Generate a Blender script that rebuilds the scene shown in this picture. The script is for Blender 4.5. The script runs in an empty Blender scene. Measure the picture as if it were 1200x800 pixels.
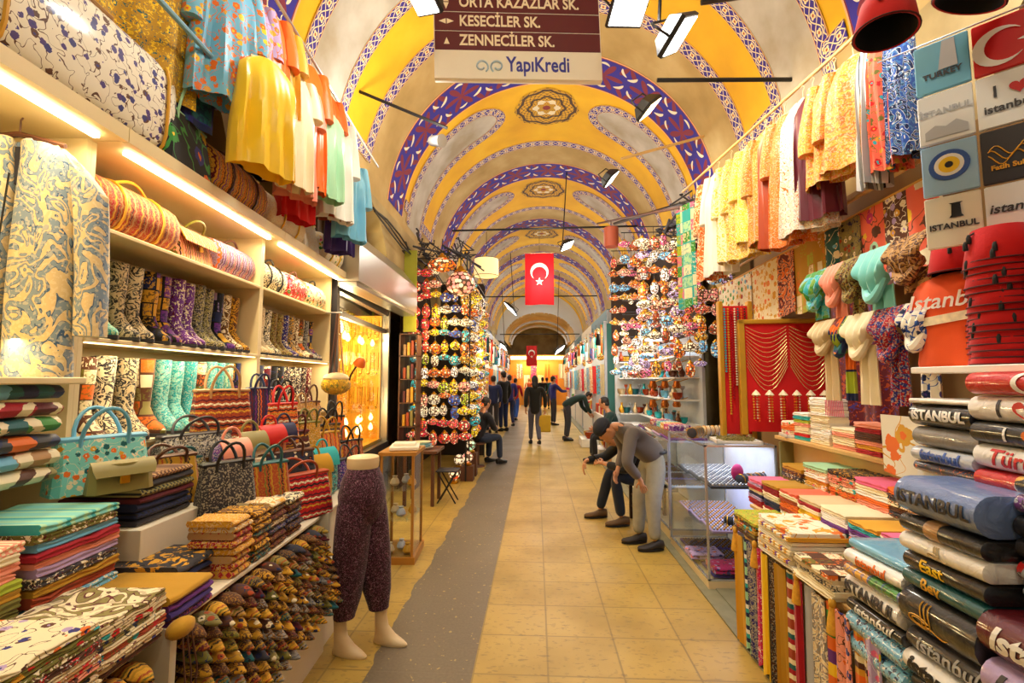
import bpy, bmesh, math, random
from mathutils import Vector, Matrix, Euler, noise
PI = math.pi
rnd = random.Random(7)
SC = bpy.context.scene
COL = SC.collection
# ---------------------------------------------------------------- camera model (1200x800 frame)
F, H = 555.0, 1.6
PIT, YAW = math.atan(45/F), math.atan(28/F)
_f = Vector((-math.sin(YAW)*math.cos(PIT), math.cos(YAW)*math.cos(PIT), math.sin(PIT)))
_r = Vector((math.cos(YAW), math.sin(YAW), 0))
_u = Vector((math.sin(YAW)*math.sin(PIT), -math.cos(YAW)*math.sin(PIT), math.cos(PIT)))
AL = math.radians(3.4)                       # the left-hand shop is turned a little
def ray(px, py): return _f*F + _r*(px-600) + _u*(400-py)
def onX(px, py, X): r = ray(px, py); t = X/r.x; return Vector((X, r.y*t, H+r.z*t))
def onY(px, py, Y): r = ray(px, py); t = Y/r.y; return Vector((r.x*t, Y, H+r.z*t))
def onZ(px, py, Z): r = ray(px, py); t = (Z-H)/r.z; return Vector((r.x*t, r.y*t, Z))
RL = Matrix.Rotation(AL, 4, 'Z')
RLi = RL.inverted()
def LX(px, py, X):                           # point on plane x'=X of the left shop's frame, in that frame
    r = RLi @ ray(px, py); t = X/r.x; return Vector((X, r.y*t, H+r.z*t))
def LZ(px, py, Z):
    r = RLi @ ray(px, py); t = (Z-H)/r.z; return Vector((r.x*t, r.y*t, Z))
def LY(px, py, Y):
    r = RLi @ ray(px, py); t = Y/r.y; return Vector((r.x*t, Y, H+r.z*t))
def T(x, y, z): return Matrix.Translation((x, y, z))
def Rz(a): return Matrix.Rotation(a, 4, 'Z')
def Rx(a): return Matrix.Rotation(a, 4, 'X')
def Ry(a): return Matrix.Rotation(a, 4, 'Y')
def S(x, y=None, z=None):
    if y is None: y = z = x
    return Matrix.Diagonal((x, y, z, 1))
# ---------------------------------------------------------------- mesh builder
class MB:
    def __init__(s): s.v = []; s.f = []; s.mi = []; s.uv = {}; s.M = Matrix.Identity(4)
    def add(s, vs, fs, mi=0, M=None):
        M = s.M @ M if M else s.M
        b = len(s.v); s.v += [M @ Vector(v) for v in vs]
        s.f += [[b+i for i in f] for f in fs]; s.mi += [mi]*len(fs); return s
    def box(s, c, d, mi=0, M=None, bv=0):
        x, y, z = c; a, b, h = d[0]/2, d[1]/2, d[2]/2
        if bv <= 0:
            vs = [(x+i*a, y+j*b, z+k*h) for k in (-1, 1) for j in (-1, 1) for i in (-1, 1)]
            return s.add(vs, [(0,2,3,1),(4,5,7,6),(0,1,5,4),(2,6,7,3),(0,4,6,2),(1,3,7,5)], mi, M)
        bv = min(bv, a*.9, b*.9, h*.9)
        rings = []
        for zz, ins in ((-h, bv), (-h+bv, 0), (h-bv, 0), (h, bv)):
            A, B = a-ins, b-ins; q = bv*.6
            rings.append([(x+p, y+r, z+zz) for p, r in ((A-q,-B),(A,-B+q),(A,B-q),(A-q,B),(-A+q,B),(-A,B-q),(-A,-B+q),(-A+q,-B))])
        return s.loft(rings, mi=mi, M=M)
    def b2(s, p, q, mi=0, M=None, bv=0):     # box from corner to corner
        return s.box([(p[i]+q[i])/2 for i in range(3)], [abs(q[i]-p[i]) for i in range(3)], mi, M, bv)
    def loft(s, rings, close=True, caps=True, mi=0, M=None):
        n = len(rings[0]); vs = [v for r in rings for v in r]; fs = []
        for k in range(len(rings)-1):
            for i in range(n if close else n-1):
                j = (i+1) % n; fs.append((k*n+i, k*n+j, (k+1)*n+j, (k+1)*n+i))
        if caps and close:
            fs.append(tuple(range(n))[::-1]); fs.append(tuple((len(rings)-1)*n+i for i in range(n)))
        return s.add(vs, fs, mi, M)
    def lathe(s, prof, n=12, mi=0, M=None, sx=1, sy=1, caps=True):
        return s.loft([[(r*math.cos(2*PI*i/n)*sx, r*math.sin(2*PI*i/n)*sy, z) for i in range(n)] for r, z in prof], mi=mi, M=M, caps=caps)
    def tube(s, pts, r, n=6, mi=0, M=None, close=False):
        pts = [Vector(p) for p in pts]; rr = r if isinstance(r, (list, tuple)) else [r]*len(pts)
        rings = []; up = Vector((0, 0, 1)); N = len(pts)
        for k, p in enumerate(pts):
            t = (pts[(k+1) % N if close else min(k+1, N-1)]-pts[(k-1) % N if close else max(k-1, 0)])
            t = t.normalized() if t.length > 1e-9 else Vector((0, 0, 1))
            if abs(t.dot(up)) > .97: up = Vector((1, 0, 0)) if abs(t.x) < .9 else Vector((0, 1, 0))
            a = up.cross(t).normalized(); b = t.cross(a); up = b
            rings.append([p+a*(rr[k]*math.cos(2*PI*i/n))+b*(rr[k]*math.sin(2*PI*i/n)) for i in range(n)])
        if close: rings.append(rings[0])
        return s.loft(rings, mi=mi, M=M, caps=not close)
    def sphere(s, c, r, n=10, m=6, mi=0, M=None):
        if not isinstance(r, (tuple, list)): r = (r, r, r)
        rg = []
        for k in range(m+1):
            t = PI*k/m; st = max(math.sin(t), .02)
            rg.append([(c[0]+r[0]*st*math.cos(2*PI*i/n), c[1]+r[1]*st*math.sin(2*PI*i/n), c[2]-r[2]*math.cos(t)) for i in range(n)])
        return s.loft(rg, mi=mi, M=M)
    def prism(s, pts, h, mi=0, M=None):      # polygon in xy, extruded along z
        n = len(pts); return s.loft([[(x, y, 0) for x, y in pts], [(x, y, h) for x, y in pts]], mi=mi, M=M)
    def sheet(s, fn, nu, nv, th, mi=0, M=None):   # closed thin slab from fn(u,v)->point
        P = [[Vector(fn(i/nu, j/nv)) for i in range(nu+1)] for j in range(nv+1)]
        N = [[None]*(nu+1) for _ in range(nv+1)]
        for j in range(nv+1):
            for i in range(nu+1):
                a = P[j][min(i+1, nu)]-P[j][max(i-1, 0)]; b = P[min(j+1, nv)][i]-P[max(j-1, 0)][i]
                c = a.cross(b); N[j][i] = c.normalized() if c.length > 1e-12 else Vector((0, 0, 1))
        W = nu+1; vs = [P[j][i]+N[j][i]*th/2 for j in range(nv+1) for i in range(W)]+[P[j][i]-N[j][i]*th/2 for j in range(nv+1) for i in range(W)]
        o = W*(nv+1); fs = []
        for j in range(nv):
            for i in range(nu):
                a = j*W+i; fs.append((a, a+1, a+W+1, a+W)); fs.append((o+a, o+a+W, o+a+W+1, o+a+1))
        for i in range(nu):
            fs.append((i, o+i, o+i+1, i+1)); a = nv*W+i; fs.append((a, a+1, o+a+1, o+a))
        for j in range(nv):
            a = j*W; fs.append((a, a+W, o+a+W, o+a)); a = j*W+nu; fs.append((a, o+a, o+a+W, a+W))
        return s.add(vs, fs, mi, M)
    def data(s, name, mats, smooth=True):
        me = bpy.data.meshes.new(name); me.from_pydata([tuple(v) for v in s.v], [], s.f)
        if not isinstance(mats, (list, tuple)): mats = [mats]
        for m in mats: me.materials.append(getattr(m, "m", m))
        me.polygons.foreach_set('material_index', [min(i, len(mats)-1) for i in s.mi])
        if smooth:
            me.polygons.foreach_set('use_smooth', [True]*len(s.f))
            try: me.set_sharp_from_angle(angle=math.radians(40))
            except Exception: pass
        me.update(); return me
    def build(s, name, mats, parent=None, smooth=True, loc=None, M=None):
        return put(name, s.data(name, mats, smooth), parent, M=M, loc=loc)
def put(name, me, parent=None, M=None, loc=None, color=None):
    o = bpy.data.objects.new(name, me); COL.objects.link(o)
    if parent: o.parent = parent
    if M is not None: o.matrix_basis = M
    if loc is not None: o.location = loc
    if color: o.color = (*color[:3], 1)
    return o
def tag(o, label=None, cat=None, group=None, kind=None):
    if label: o['label'] = label
    if cat: o['category'] = cat
    if group: o['group'] = group
    if kind: o['kind'] = kind
    return o
def struct(name, mb, mats, smooth=False, label=None):
    o = mb.build(name, mats, smooth=smooth); o['kind'] = 'structure'
    if label: o['label'] = label
    return o
def thing(name, label, cat, M=None, group=None):
    o = bpy.data.objects.new(name, None); COL.objects.link(o); o.empty_display_size = .1
    if M is not None: o.matrix_basis = M
    return tag(o, label, cat, group)
# kits: a kit is {'name':..., 'parts':[(part name, mesh, takes colour, children)]}
def place(kit, M, label, cat, group=None, color=None, color2=None):
    ps = kit['parts']
    if len(ps) == 1:
        r = put(kit['name'], ps[0][1], M=M, color=color); tag(r, label, cat, group)
        for q in (ps[0][3] if len(ps[0]) > 3 else ()): put(q[0], q[1], r, color=color if q[2] == 1 else color2)
        return r
    r = thing(kit['name'], label, cat, M, group)
    for p in ps:
        c = put(p[0], p[1], r, color=(color if p[2] == 1 else color2 if p[2] == 2 else None))
        for q in (p[3] if len(p) > 3 else ()): put(q[0], q[1], c, color=color if q[2] == 1 else color2)
    return r
ORD = 'first second third fourth fifth sixth seventh eighth ninth tenth eleventh twelfth thirteenth fourteenth fifteenth sixteenth seventeenth eighteenth nineteenth twentieth'.split()
def od(i, n=None, near='near', far='far'):
    if n is not None and i == n-1: return far+'most' if far == 'top' else 'last'
    return ORD[i] if i < 20 else 'twenty-'+ORD[i-20]
# ---------------------------------------------------------------- colours
def hx(h): 
    c = [int(h[i:i+2], 16)/255 for i in (0, 2, 4)]
    return tuple(((x+.055)/1.055)**2.4 if x > .04045 else x/12.92 for x in c)
PAL = {k: hx(v) for k, v in dict(white='f2efe8', cream='f0e2bc', ivory='ede6d2', yellow='f2c81e', gold='d9a02a', mustard='b98a1c', orange='e8701e', rust='a5421c',
    red='cc1a1a', crimson='a80f24', maroon='5e1320', pink='e86a94', magenta='c4246c', salmon='ef9a80', purple='6a2f86', violet='45307c', lilac='b49cc8', navy='1a2550',
    blue='2f55a4', sky='6fb6d8', turquoise='2fa9ae', aqua='7fd0c8', teal='1c5e62', green='3f8f3c', lime='a9b82e', olive='6f6a24', mint='a5d8b0', brown='5a3420',
    tan='b58a58', beige='d8c298', grey='8d8a86', charcoal='36343a', black='131214', silver='b8bcc4', coral='ee6a4c', indigo='2c2d7a', khaki='8d8248').items()}
# ---------------------------------------------------------------- node materials
class NM:
    def __init__(s, name):
        s.m = bpy.data.materials.new(name); s.m.use_nodes = True; s.t = s.m.node_tree; s.t.nodes.clear()
        s.out = s.t.nodes.new('ShaderNodeOutputMaterial'); s.b = s.t.nodes.new('ShaderNodeBsdfPrincipled')
        s.t.links.new(s.b.outputs[0], s.out.inputs[0])
    def n(s, typ, props=None, **inp):
        x = s.t.nodes.new('ShaderNode'+typ)
        for k, v in (props or {}).items(): setattr(x, k, v)
        for k, v in inp.items():
            k = k.replace('_', ' '); s.set(x.inputs[k], v)
        return x
    def set(s, sock, v):
        if hasattr(v, 'is_output') or isinstance(v, bpy.types.NodeSocket): s.t.links.new(v, sock)
        elif isinstance(v, (tuple, list)) and sock.type == 'RGBA': sock.default_value = (*v[:3], 1)
        else: sock.default_value = v
    def math(s, op, a, b=0.0, c=None, clamp=False):
        x = s.t.nodes.new('ShaderNodeMath'); x.operation = op; x.use_clamp = clamp
        s.set(x.inputs[0], a); s.set(x.inputs[1], b)
        if c is not None: s.set(x.inputs[2], c)
        return x.outputs[0]
    def lt(s, a, b): return s.math('LESS_THAN', a, b)
    def gt(s, a, b): return s.math('GREATER_THAN', a, b)
    def mix(s, f, a, b, mode='MIX'):
        x = s.t.nodes.new('ShaderNodeMix'); x.data_type = 'RGBA'; x.blend_type = mode
        s.set(x.inputs[0], f); s.set(x.inputs[6], a); s.set(x.inputs[7], b); return x.outputs[2]
    def ramp(s, f, stops, const=False):
        x = s.t.nodes.new('ShaderNodeValToRGB'); r = x.color_ramp; r.interpolation = 'CONSTANT' if const else 'LINEAR'
        while len(r.elements) < len(stops): r.elements.new(.5)
        for e, (p, c) in zip(r.elements, stops): e.position = p; e.color = (*c[:3], 1)
        s.set(x.inputs[0], f); return x.outputs[0]
    def pal(s, f, cols):
        sk = [c for c in cols if isinstance(c, bpy.types.NodeSocket)]; n = len(cols)
        col = s.ramp(f, [(i/n, (0, 0, 0) if isinstance(c, bpy.types.NodeSocket) else c) for i, c in enumerate(cols)], True)
        if not sk: return col
        mask = s.ramp(f, [(i/n, (1, 1, 1) if isinstance(c, bpy.types.NodeSocket) else (0, 0, 0)) for i, c in enumerate(cols)], True)
        return s.mix(mask, col, sk[0])
    def sep(s, v): x = s.n('SeparateXYZ'); s.set(x.inputs[0], v); return x.outputs
    def vec(s, scale=1.0, rand=True, kind='Object'):
        tc = s.n('TexCoord'); v = tc.outputs[kind]
        mp = s.n('VectorMath', {'operation': 'SCALE'}); s.set(mp.inputs[0], v); mp.inputs['Scale'].default_value = scale; v = mp.outputs[0]
        if rand:
            oi = s.n('ObjectInfo'); k = s.math('MULTIPLY', oi.outputs['Random'], 17.3)
            a = s.n('VectorMath', {'operation': 'ADD'}); s.set(a.inputs[0], v); s.set(a.inputs[1], k); v = a.outputs[0]
        return v
    def objcol(s): return s.n('ObjectInfo').outputs['Color']
    def noise(s, v, scale=5, detail=2, dist=0): 
        x = s.n('TexNoise', Scale=scale, Detail=detail, Distortion=dist); s.set(x.inputs['Vector'], v); return x.outputs[0]
    def bump(s, h, strength=.3, dist=.01):
        x = s.n('Bump', Strength=strength, Distance=dist); s.set(x.inputs['Height'], h); s.t.links.new(x.outputs[0], s.b.inputs['Normal'])
    def fin(s, col, rough=.6, metal=0, emit=None, es=0, spec=None, sheen=0, trans=0, alpha=None):
        s.set(s.b.inputs['Base Color'], col); s.set(s.b.inputs['Roughness'], rough); s.set(s.b.inputs['Metallic'], metal)
        if emit is not None: s.set(s.b.inputs['Emission Color'], emit); s.set(s.b.inputs['Emission Strength'], es)
        if spec is not None: s.b.inputs['Specular IOR Level'].default_value = spec
        if sheen: s.b.inputs['Sheen Weight'].default_value = sheen
        if trans: s.b.inputs['Transmission Weight'].default_value = trans
        if alpha is not None: s.b.inputs['Alpha'].default_value = alpha
        return s.m
def C(c): return PAL[c] if isinstance(c, str) else c
_plain = {}
def plain(c, rough=.55, metal=0, var=.12, name=None, scale=9, bump=0, spec=None):
    key = (c, rough, metal, var, scale, bump)
    if key in _plain: return _plain[key]
    m = NM(name or ('paint_%s' % c if isinstance(c, str) else 'paint')); v = m.vec(1, False)
    base = m.objcol() if c == 'OBJ' else C(c)
    if var:
        nz = m.noise(v, scale, 3); k = m.math('MULTIPLY_ADD', nz, var*2, 1-var)
        x = m.n('VectorMath', {'operation': 'SCALE'}); m.set(x.inputs[0], base); m.set(x.inputs['Scale'], k); base = x.outputs[0]
        if bump: m.bump(nz, bump, .01)
    _plain[key] = m.fin(base, rough, metal, spec=spec); return _plain[key]
def glow(c, strength, name='glowing', sample=False):
    m = NM(name); base = m.objcol() if c == 'OBJ' else C(c)
    r = m.fin(base, .4, emit=base, es=strength)
    if not sample: r.cycles.emission_sampling = 'NONE'
    return r
def glassm(name='clear_glass', tint=(.95, .98, 1), rough=.02, k=.06):
    m = NM(name); t = m.n('BsdfTransparent', Color=tint); g = m.n('BsdfGlossy', Color=(1, 1, 1), Roughness=rough)
    fr = m.n('Fresnel', IOR=1.45); mx = m.n('MixShader'); m.set(mx.inputs[0], m.math('MULTIPLY', fr.outputs[0], .3))
    m.t.links.new(t.outputs[0], mx.inputs[1]); m.t.links.new(g.outputs[0], mx.inputs[2]); m.t.links.new(mx.outputs[0], m.out.inputs[0]); return m.m
_cl = {}
def cloth(kind, base='OBJ', cols=('red', 'cream', 'navy'), sc=1.0, rough=.8, ax=0, sheen=.15, coat=0, spec=.3):
    key = (kind, base, tuple(cols), sc, rough, ax, coat)
    if key in _cl: return _cl[key]
    m = NM('%s_cloth' % kind); B = m.objcol() if base == 'OBJ' else C(base); cs = [C(c) for c in cols]
    v = m.vec(sc, kind not in ('stripe', 'kilim')); col = B
    if kind == 'floral':
        vo = m.n('TexVoronoi', {'feature': 'F1'}, Scale=13.0, Randomness=.85); m.set(vo.inputs['Vector'], v)
        d = vo.outputs['Distance']; r = m.sep(vo.outputs['Color'])
        dd = m.math('ADD', d, m.math('MULTIPLY', m.math('SUBTRACT', m.noise(v, 60, 1), .5), .28))
        vine = m.lt(m.math('ABSOLUTE', m.math('SUBTRACT', m.noise(v, 11, 1, .6), .5)), .014)
        col = m.mix(vine, B, cs[-1]); col = m.mix(m.lt(dd, .36), col, m.pal(r[0], cs)); col = m.mix(m.lt(dd, .13), col, m.pal(r[1], cs[::-1]))
    elif kind == 'damask':
        a = m.noise(v, 7, 1.5, 1.6); w = m.math('SINE', m.math('MULTIPLY', a, 34)); bnd = m.noise(v, 60, 1)
        col = m.mix(m.gt(w, .15), B, cs[0]); col = m.mix(m.lt(m.math('ABSOLUTE', m.math('SUBTRACT', w, .15)), .22), col, cs[1])
        col = m.mix(m.math('MULTIPLY', m.gt(bnd, .56), .35), col, cs[-1])
    elif kind in ('kilim', 'stripe'):
        q = m.sep(v); x = q[ax]
        if kind == 'kilim':
            z = m.math('PINGPONG', m.math('MULTIPLY', q[(ax+1) % 3], 1), .03); z2 = m.math('PINGPONG', q[(ax+2) % 3], .03)
            x = m.math('ADD', x, m.math('MULTIPLY', m.math('ADD', z, z2), .35))
        oi = m.n('ObjectInfo'); x = m.math('ADD', x, oi.outputs['Random'])
        f = m.math('FRACT', m.math('MULTIPLY', x, 7.0)); st = [B]; 
        for c in cs: st += [c, B] if kind == 'kilim' else [c]
        if kind == 'stripe': st = st+[st[1], B]
        col = m.pal(f, st[:12])
        if kind == 'kilim': col = m.mix(m.math('MULTIPLY', m.gt(m.noise(m.vec(sc), 80, 2), .55), .6), col, cs[-1])
    elif kind == 'patch':
        vo = m.n('TexVoronoi', {'feature': 'F1', 'distance': 'CHEBYCHEV'}, Scale=9.0, Randomness=.12); m.set(vo.inputs['Vector'], v)
        r = m.sep(vo.outputs['Color']); col = m.pal(r[0], cs+[B]); n2 = m.gt(m.noise(v, 45, 1, .5), .55)
        col = m.mix(m.math('MULTIPLY', n2, .7), col, m.pal(r[1], cs+[B])); col = m.mix(m.gt(vo.outputs['Distance'], .46), col, cs[-1])
    elif kind == 'ikat':
        q = m.sep(v); n0 = m.noise(v, 30, 2); x = m.math('ADD', m.math('MULTIPLY', q[0], 1), m.math('MULTIPLY', n0, .05)); y = m.math('ADD', q[1], q[2])
        w = m.math('SINE', m.math('MULTIPLY', m.math('ADD', x, m.math('MULTIPLY', m.math('SINE', m.math('MULTIPLY', y, 30)), .03)), 60))
        col = m.mix(m.gt(w, .25), B, cs[0]); col = m.mix(m.gt(m.math('SINE', m.math('MULTIPLY', x, 23)), .7), col, cs[1])
    elif kind == 'weave':
        c1 = m.math('SINE', m.math('MULTIPLY', m.sep(v)[0], 300)); c2 = m.math('SINE', m.math('MULTIPLY', m.sep(v)[2], 300))
        col = m.mix(m.gt(m.math('MULTIPLY', c1, c2), .1), B, cs[0])
    elif kind == 'speck':
        col = m.mix(m.gt(m.noise(v, 40, 2, 1), .57), B, cs[0]); col = m.mix(m.gt(m.noise(v, 32, 2, 2), .62), col, cs[1])
    else:
        n0 = m.noise(v, 3, 3); k = m.math('MULTIPLY_ADD', n0, .3, .85); x = m.n('VectorMath', {'operation': 'SCALE'}); m.set(x.inputs[0], B); m.set(x.inputs['Scale'], k); col = x.outputs[0]
    m.bump(m.noise(v, 130, 2), .15, .003)
    if coat: m.b.inputs['Coat Weight'].default_value = coat; m.b.inputs['Coat Roughness'].default_value = .12
    _cl[key] = m.fin(col, rough, sheen=sheen, spec=spec); return _cl[key]
BRASS = plain('gold', .28, .9, .05, 'brass'); STEEL = plain('silver', .3, .9, .05, 'steel'); BLK = plain('black', .45, 0, .05, 'black_metal')
WOODL = plain(hx('e9d6a6'), .45, 0, .05, 'pale_maple', 4); GLASS = glassm()
def rod(name, p, q, r, mat, label, cat, group=None, n=8):
    p = Vector(p); q = Vector(q); d = q-p; M = Matrix.Translation(p) @ d.to_track_quat('Z', 'Y').to_matrix().to_4x4()
    o = MB().lathe([(r, 0), (r, d.length)], n).build(name, mat, M=M); return tag(o, label, cat, group)
# lettering laid flat (x right, y up, z out), as mesh data
def textmesh(txt, size, mat, ext=.001, shear=0, align='CENTER', bold=0, wx=1.0, cuts=0, name='lettering'):
    cu = bpy.data.curves.new('lettering', 'FONT'); cu.body = txt; cu.size = size; cu.extrude = ext; cu.shear = shear; cu.offset = bold
    cu.align_x = align; cu.align_y = 'CENTER'; cu.resolution_u = 3
    o = bpy.data.objects.new('lettering', cu); COL.objects.link(o)
    dg = bpy.context.evaluated_depsgraph_get(); dg.update(); me = bpy.data.meshes.new_from_object(o.evaluated_get(dg))
    bpy.data.objects.remove(o); bpy.data.curves.remove(cu)
    if cuts:
        bm = bmesh.new(); bm.from_mesh(me)
        for k in range(-cuts, cuts+1):
            bmesh.ops.bisect_plane(bm, geom=bm.verts[:]+bm.edges[:]+bm.faces[:], plane_co=(0, k*size/(cuts+.5)/1.6, 0), plane_no=(0, 1, 0))
        bm.to_mesh(me); bm.free()
    for v in me.vertices: v.co.x *= wx
    me.materials.clear(); me.materials.append(mat); me.name = name; return me
# ================================================================ the hall: floor, vault, walls
XC, ZS, R = .2, 3.97, 2.28
YB, YE = -2.5, 25.2
# floor slabs
def floor_mat():
    m = NM('worn_stone_slabs'); v = m.vec(1, False); q = m.sep(v)
    br = m.n('TexBrick', {'offset': 0.0, 'squash': 1.0}, Scale=1.0, Mortar_Size=.006, Mortar_Smooth=.15, Bias=0.0, Brick_Width=.41, Row_Height=.402)
    mp = m.n('Mapping'); m.set(mp.inputs[0], v); mp.inputs['Location'].default_value = (.35, .1, 0); m.set(br.inputs['Vector'], mp.outputs[0])
    m.set(br.inputs['Color1'], hx('bf9f4c')); m.set(br.inputs['Color2'], hx('ab8d40')); m.set(br.inputs['Mortar'], hx('57482a'))
    tint = m.ramp(m.noise(v, .6, 3), [(.35, hx('b08e3c')), (.65, hx('c2a456'))])
    col = m.mix(.5, br.outputs['Color'], tint); n1 = m.noise(v, 1.7, 4); n2 = m.noise(v, 22, 4)
    col = m.mix(m.math('MULTIPLY', m.gt(n2, .62), .35), col, hx('8a7438')); col = m.mix(m.math('MULTIPLY', m.math('SUBTRACT', n1, .42, clamp=True), 2.2, clamp=True), col, hx('8f7434'))
    mp2 = m.n('Mapping'); m.set(mp2.inputs[0], v); mp2.inputs['Scale'].default_value = (14, 45, 1); pit = m.gt(m.noise(mp2.outputs[0], 1, 2), .64)
    col = m.mix(m.math('MULTIPLY', pit, .5), col, hx('6f5d3a'))
    # dark concrete strip with a ragged edge along the left of the walkway
    e = m.math('ADD', q[0], m.math('MULTIPLY', m.math('SUBTRACT', m.noise(v, 3, 3), .5), .12))
    strip = m.math('MULTIPLY', m.gt(e, -.94), m.lt(q[0], -.354)); sc = m.mix(m.noise(v, 60, 3), hx('5d5243'), hx('7c6f5a'))
    sc = m.mix(m.gt(m.noise(v, 26, 2), .68), sc, hx('a7925c')); col = m.mix(strip, col, sc)
    h = m.math('SUBTRACT', m.math('MULTIPLY', n2, .3), br.outputs['Fac']); m.bump(h, .25, .006)
    return m.fin(col, m.math('MULTIPLY_ADD', n1, .3, .3))
fl = MB(); NX, NY = 2, 2
fl.b2((-4.5, YB, -.1), (4.5, 34, 0)); struct('floor', fl, floor_mat())
# vault
STONE = NM('tan_plaster'); _v = STONE.vec(1, False)
STONE.fin(STONE.ramp(STONE.noise(_v, 1.6, 5), [(.3, hx('a58a52')), (.5, hx('b89c64')), (.7, hx('c8b07c'))]), .85)
GREYP = NM('grey_plaster'); _v = GREYP.vec(1, False)
GREYP.fin(GREYP.ramp(GREYP.noise(_v, 2.2, 5), [(.3, hx('a89c86')), (.5, hx('b9b3a8')), (.7, hx('cdc8bf'))]), .85); 
YEL = NM('yellow_paint'); _v = YEL.vec(1, False)
YEL.fin(YEL.ramp(YEL.noise(_v, 1.3, 5), [(.3, hx('dca404')), (.55, hx('ecb80c')), (.75, hx('f4ca28'))]), .7)
def vpt(a, y, off=0.0):                      # a = angle round the vault (radians, 0 = right springing)
    r = R-off; return (XC+r*math.cos(a), y, ZS+r*math.sin(a))
def border_mat():
    m = NM('painted_arabesque_border'); uv = m.n('UVMap').outputs[0]; q = m.sep(uv); u = m.math('FRACT', q[0]); w = m.math('SUBTRACT', q[1], .5)
    s1 = m.math('MULTIPLY', m.math('SINE', m.math('MULTIPLY', u, 2*PI)), .27); c1 = m.lt(m.math('ABSOLUTE', m.math('SUBTRACT', w, s1)), .036); c2 = m.lt(m.math('ABSOLUTE', m.math('ADD', w, s1)), .036)
    s3 = m.math('MULTIPLY', m.math('COSINE', m.math('MULTIPLY', u, 8*PI)), .06); leaf = m.lt(m.math('ABSOLUTE', m.math('SUBTRACT', m.math('ABSOLUTE', w), m.math('ADD', .36, s3))), .035)
    def flower(cx, rad):
        dx = m.math('MULTIPLY', m.math('SUBTRACT', u, cx), 1.6); r = m.math('SQRT', m.math('ADD', m.math('MULTIPLY', dx, dx), m.math('MULTIPLY', w, w)))
        th = m.math('ARCTAN2', w, dx); return r, m.lt(r, m.math('MULTIPLY', m.math('ADD', .8, m.math('MULTIPLY', m.math('ABSOLUTE', m.math('SINE', m.math('MULTIPLY', th, 2))), .5)), rad))
    col = hx('33208e'); r1, f1 = flower(.25, .15); r2, f2 = flower(.75, .15)
    col = m.mix(m.math('MAXIMUM', m.math('MAXIMUM', c1, c2), leaf), col, hx('f0dcae')); col = m.mix(m.math('MAXIMUM', f1, f2), col, hx('efd9a6'))
    col = m.mix(m.math('MAXIMUM', m.lt(r1, .07), m.lt(r2, .07)), col, hx('b0512c'))
    aw = m.math('ABSOLUTE', w); col = m.mix(m.gt(aw, .43), col, hx('6e2230')); col = m.mix(m.gt(aw, .47), col, hx('eebf86'))
    return m.fin(col, .7)
def blue_mat():
    m = NM('painted_blue_leaf_band'); uv = m.n('UVMap').outputs[0]; q = m.sep(uv); w = m.math('SUBTRACT', q[1], .5); u = m.math('FRACT', q[0])
    dx = m.math('MULTIPLY', m.math('SUBTRACT', u, .5), 1.0); r = m.math('SQRT', m.math('ADD', m.math('MULTIPLY', dx, dx), m.math('MULTIPLY', w, w))); th = m.math('ARCTAN2', w, dx)
    star = m.lt(r, m.math('MULTIPLY_ADD', m.math('POWER', m.math('ABSOLUTE', m.math('COSINE', m.math('MULTIPLY', th, 3))), 2.0), .36, .06))
    u2 = m.math('FRACT', m.math('ADD', q[0], .5)); dx2 = m.math('SUBTRACT', u2, .5); w2 = m.math('SUBTRACT', m.math('ABSOLUTE', w), .5)
    r2 = m.math('SQRT', m.math('ADD', m.math('MULTIPLY', dx2, dx2), m.math('MULTIPLY', w2, w2))); th2 = m.math('ARCTAN2', w2, dx2)
    star2 = m.lt(r2, m.math('MULTIPLY_ADD', m.math('POWER', m.math('ABSOLUTE', m.math('COSINE', m.math('MULTIPLY', th2, 3))), 2.0), .3, .05))
    col = m.mix(m.math('MAXIMUM', star, star2), hx('2c1f94'), hx('7c2238'))
    def leaf(cu, cw, ang, L, W):
        a = m.math('SUBTRACT', u, cu); b = m.math('SUBTRACT', w, cw); ca, sa = math.cos(ang), math.sin(ang)
        x = m.math('ADD', m.math('MULTIPLY', a, ca/L), m.math('MULTIPLY', b, sa/L)); y = m.math('ADD', m.math('MULTIPLY', a, -sa/W), m.math('MULTIPLY', b, ca/W))
        y = m.math('ADD', y, m.math('MULTIPLY', m.math('MULTIPLY', x, x), 1.1)); return m.lt(m.math('ADD', m.math('MULTIPLY', x, x), m.math('MULTIPLY', y, y)), 1.0)
    L = leaf(.12, .18, .7, .13, .035)
    for a in ((.88, -.2, .7, .13, .035), (.12, -.28, -1.0, .11, .03), (.9, .26, -.9, .11, .03), (.5, .34, .1, .1, .03), (.5, -.36, 3.0, .1, .03)): L = m.math('MAXIMUM', L, leaf(*a))
    col = m.mix(L, col, hx('f0e4c8')); aw = m.math('ABSOLUTE', w); col = m.mix(m.gt(aw, .455), col, hx('7a2030')); col = m.mix(m.gt(aw, .475), col, hx('f0b080'))
    return m.fin(col, .7)
BORD, BLUEB = border_mat(), blue_mat()
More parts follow.
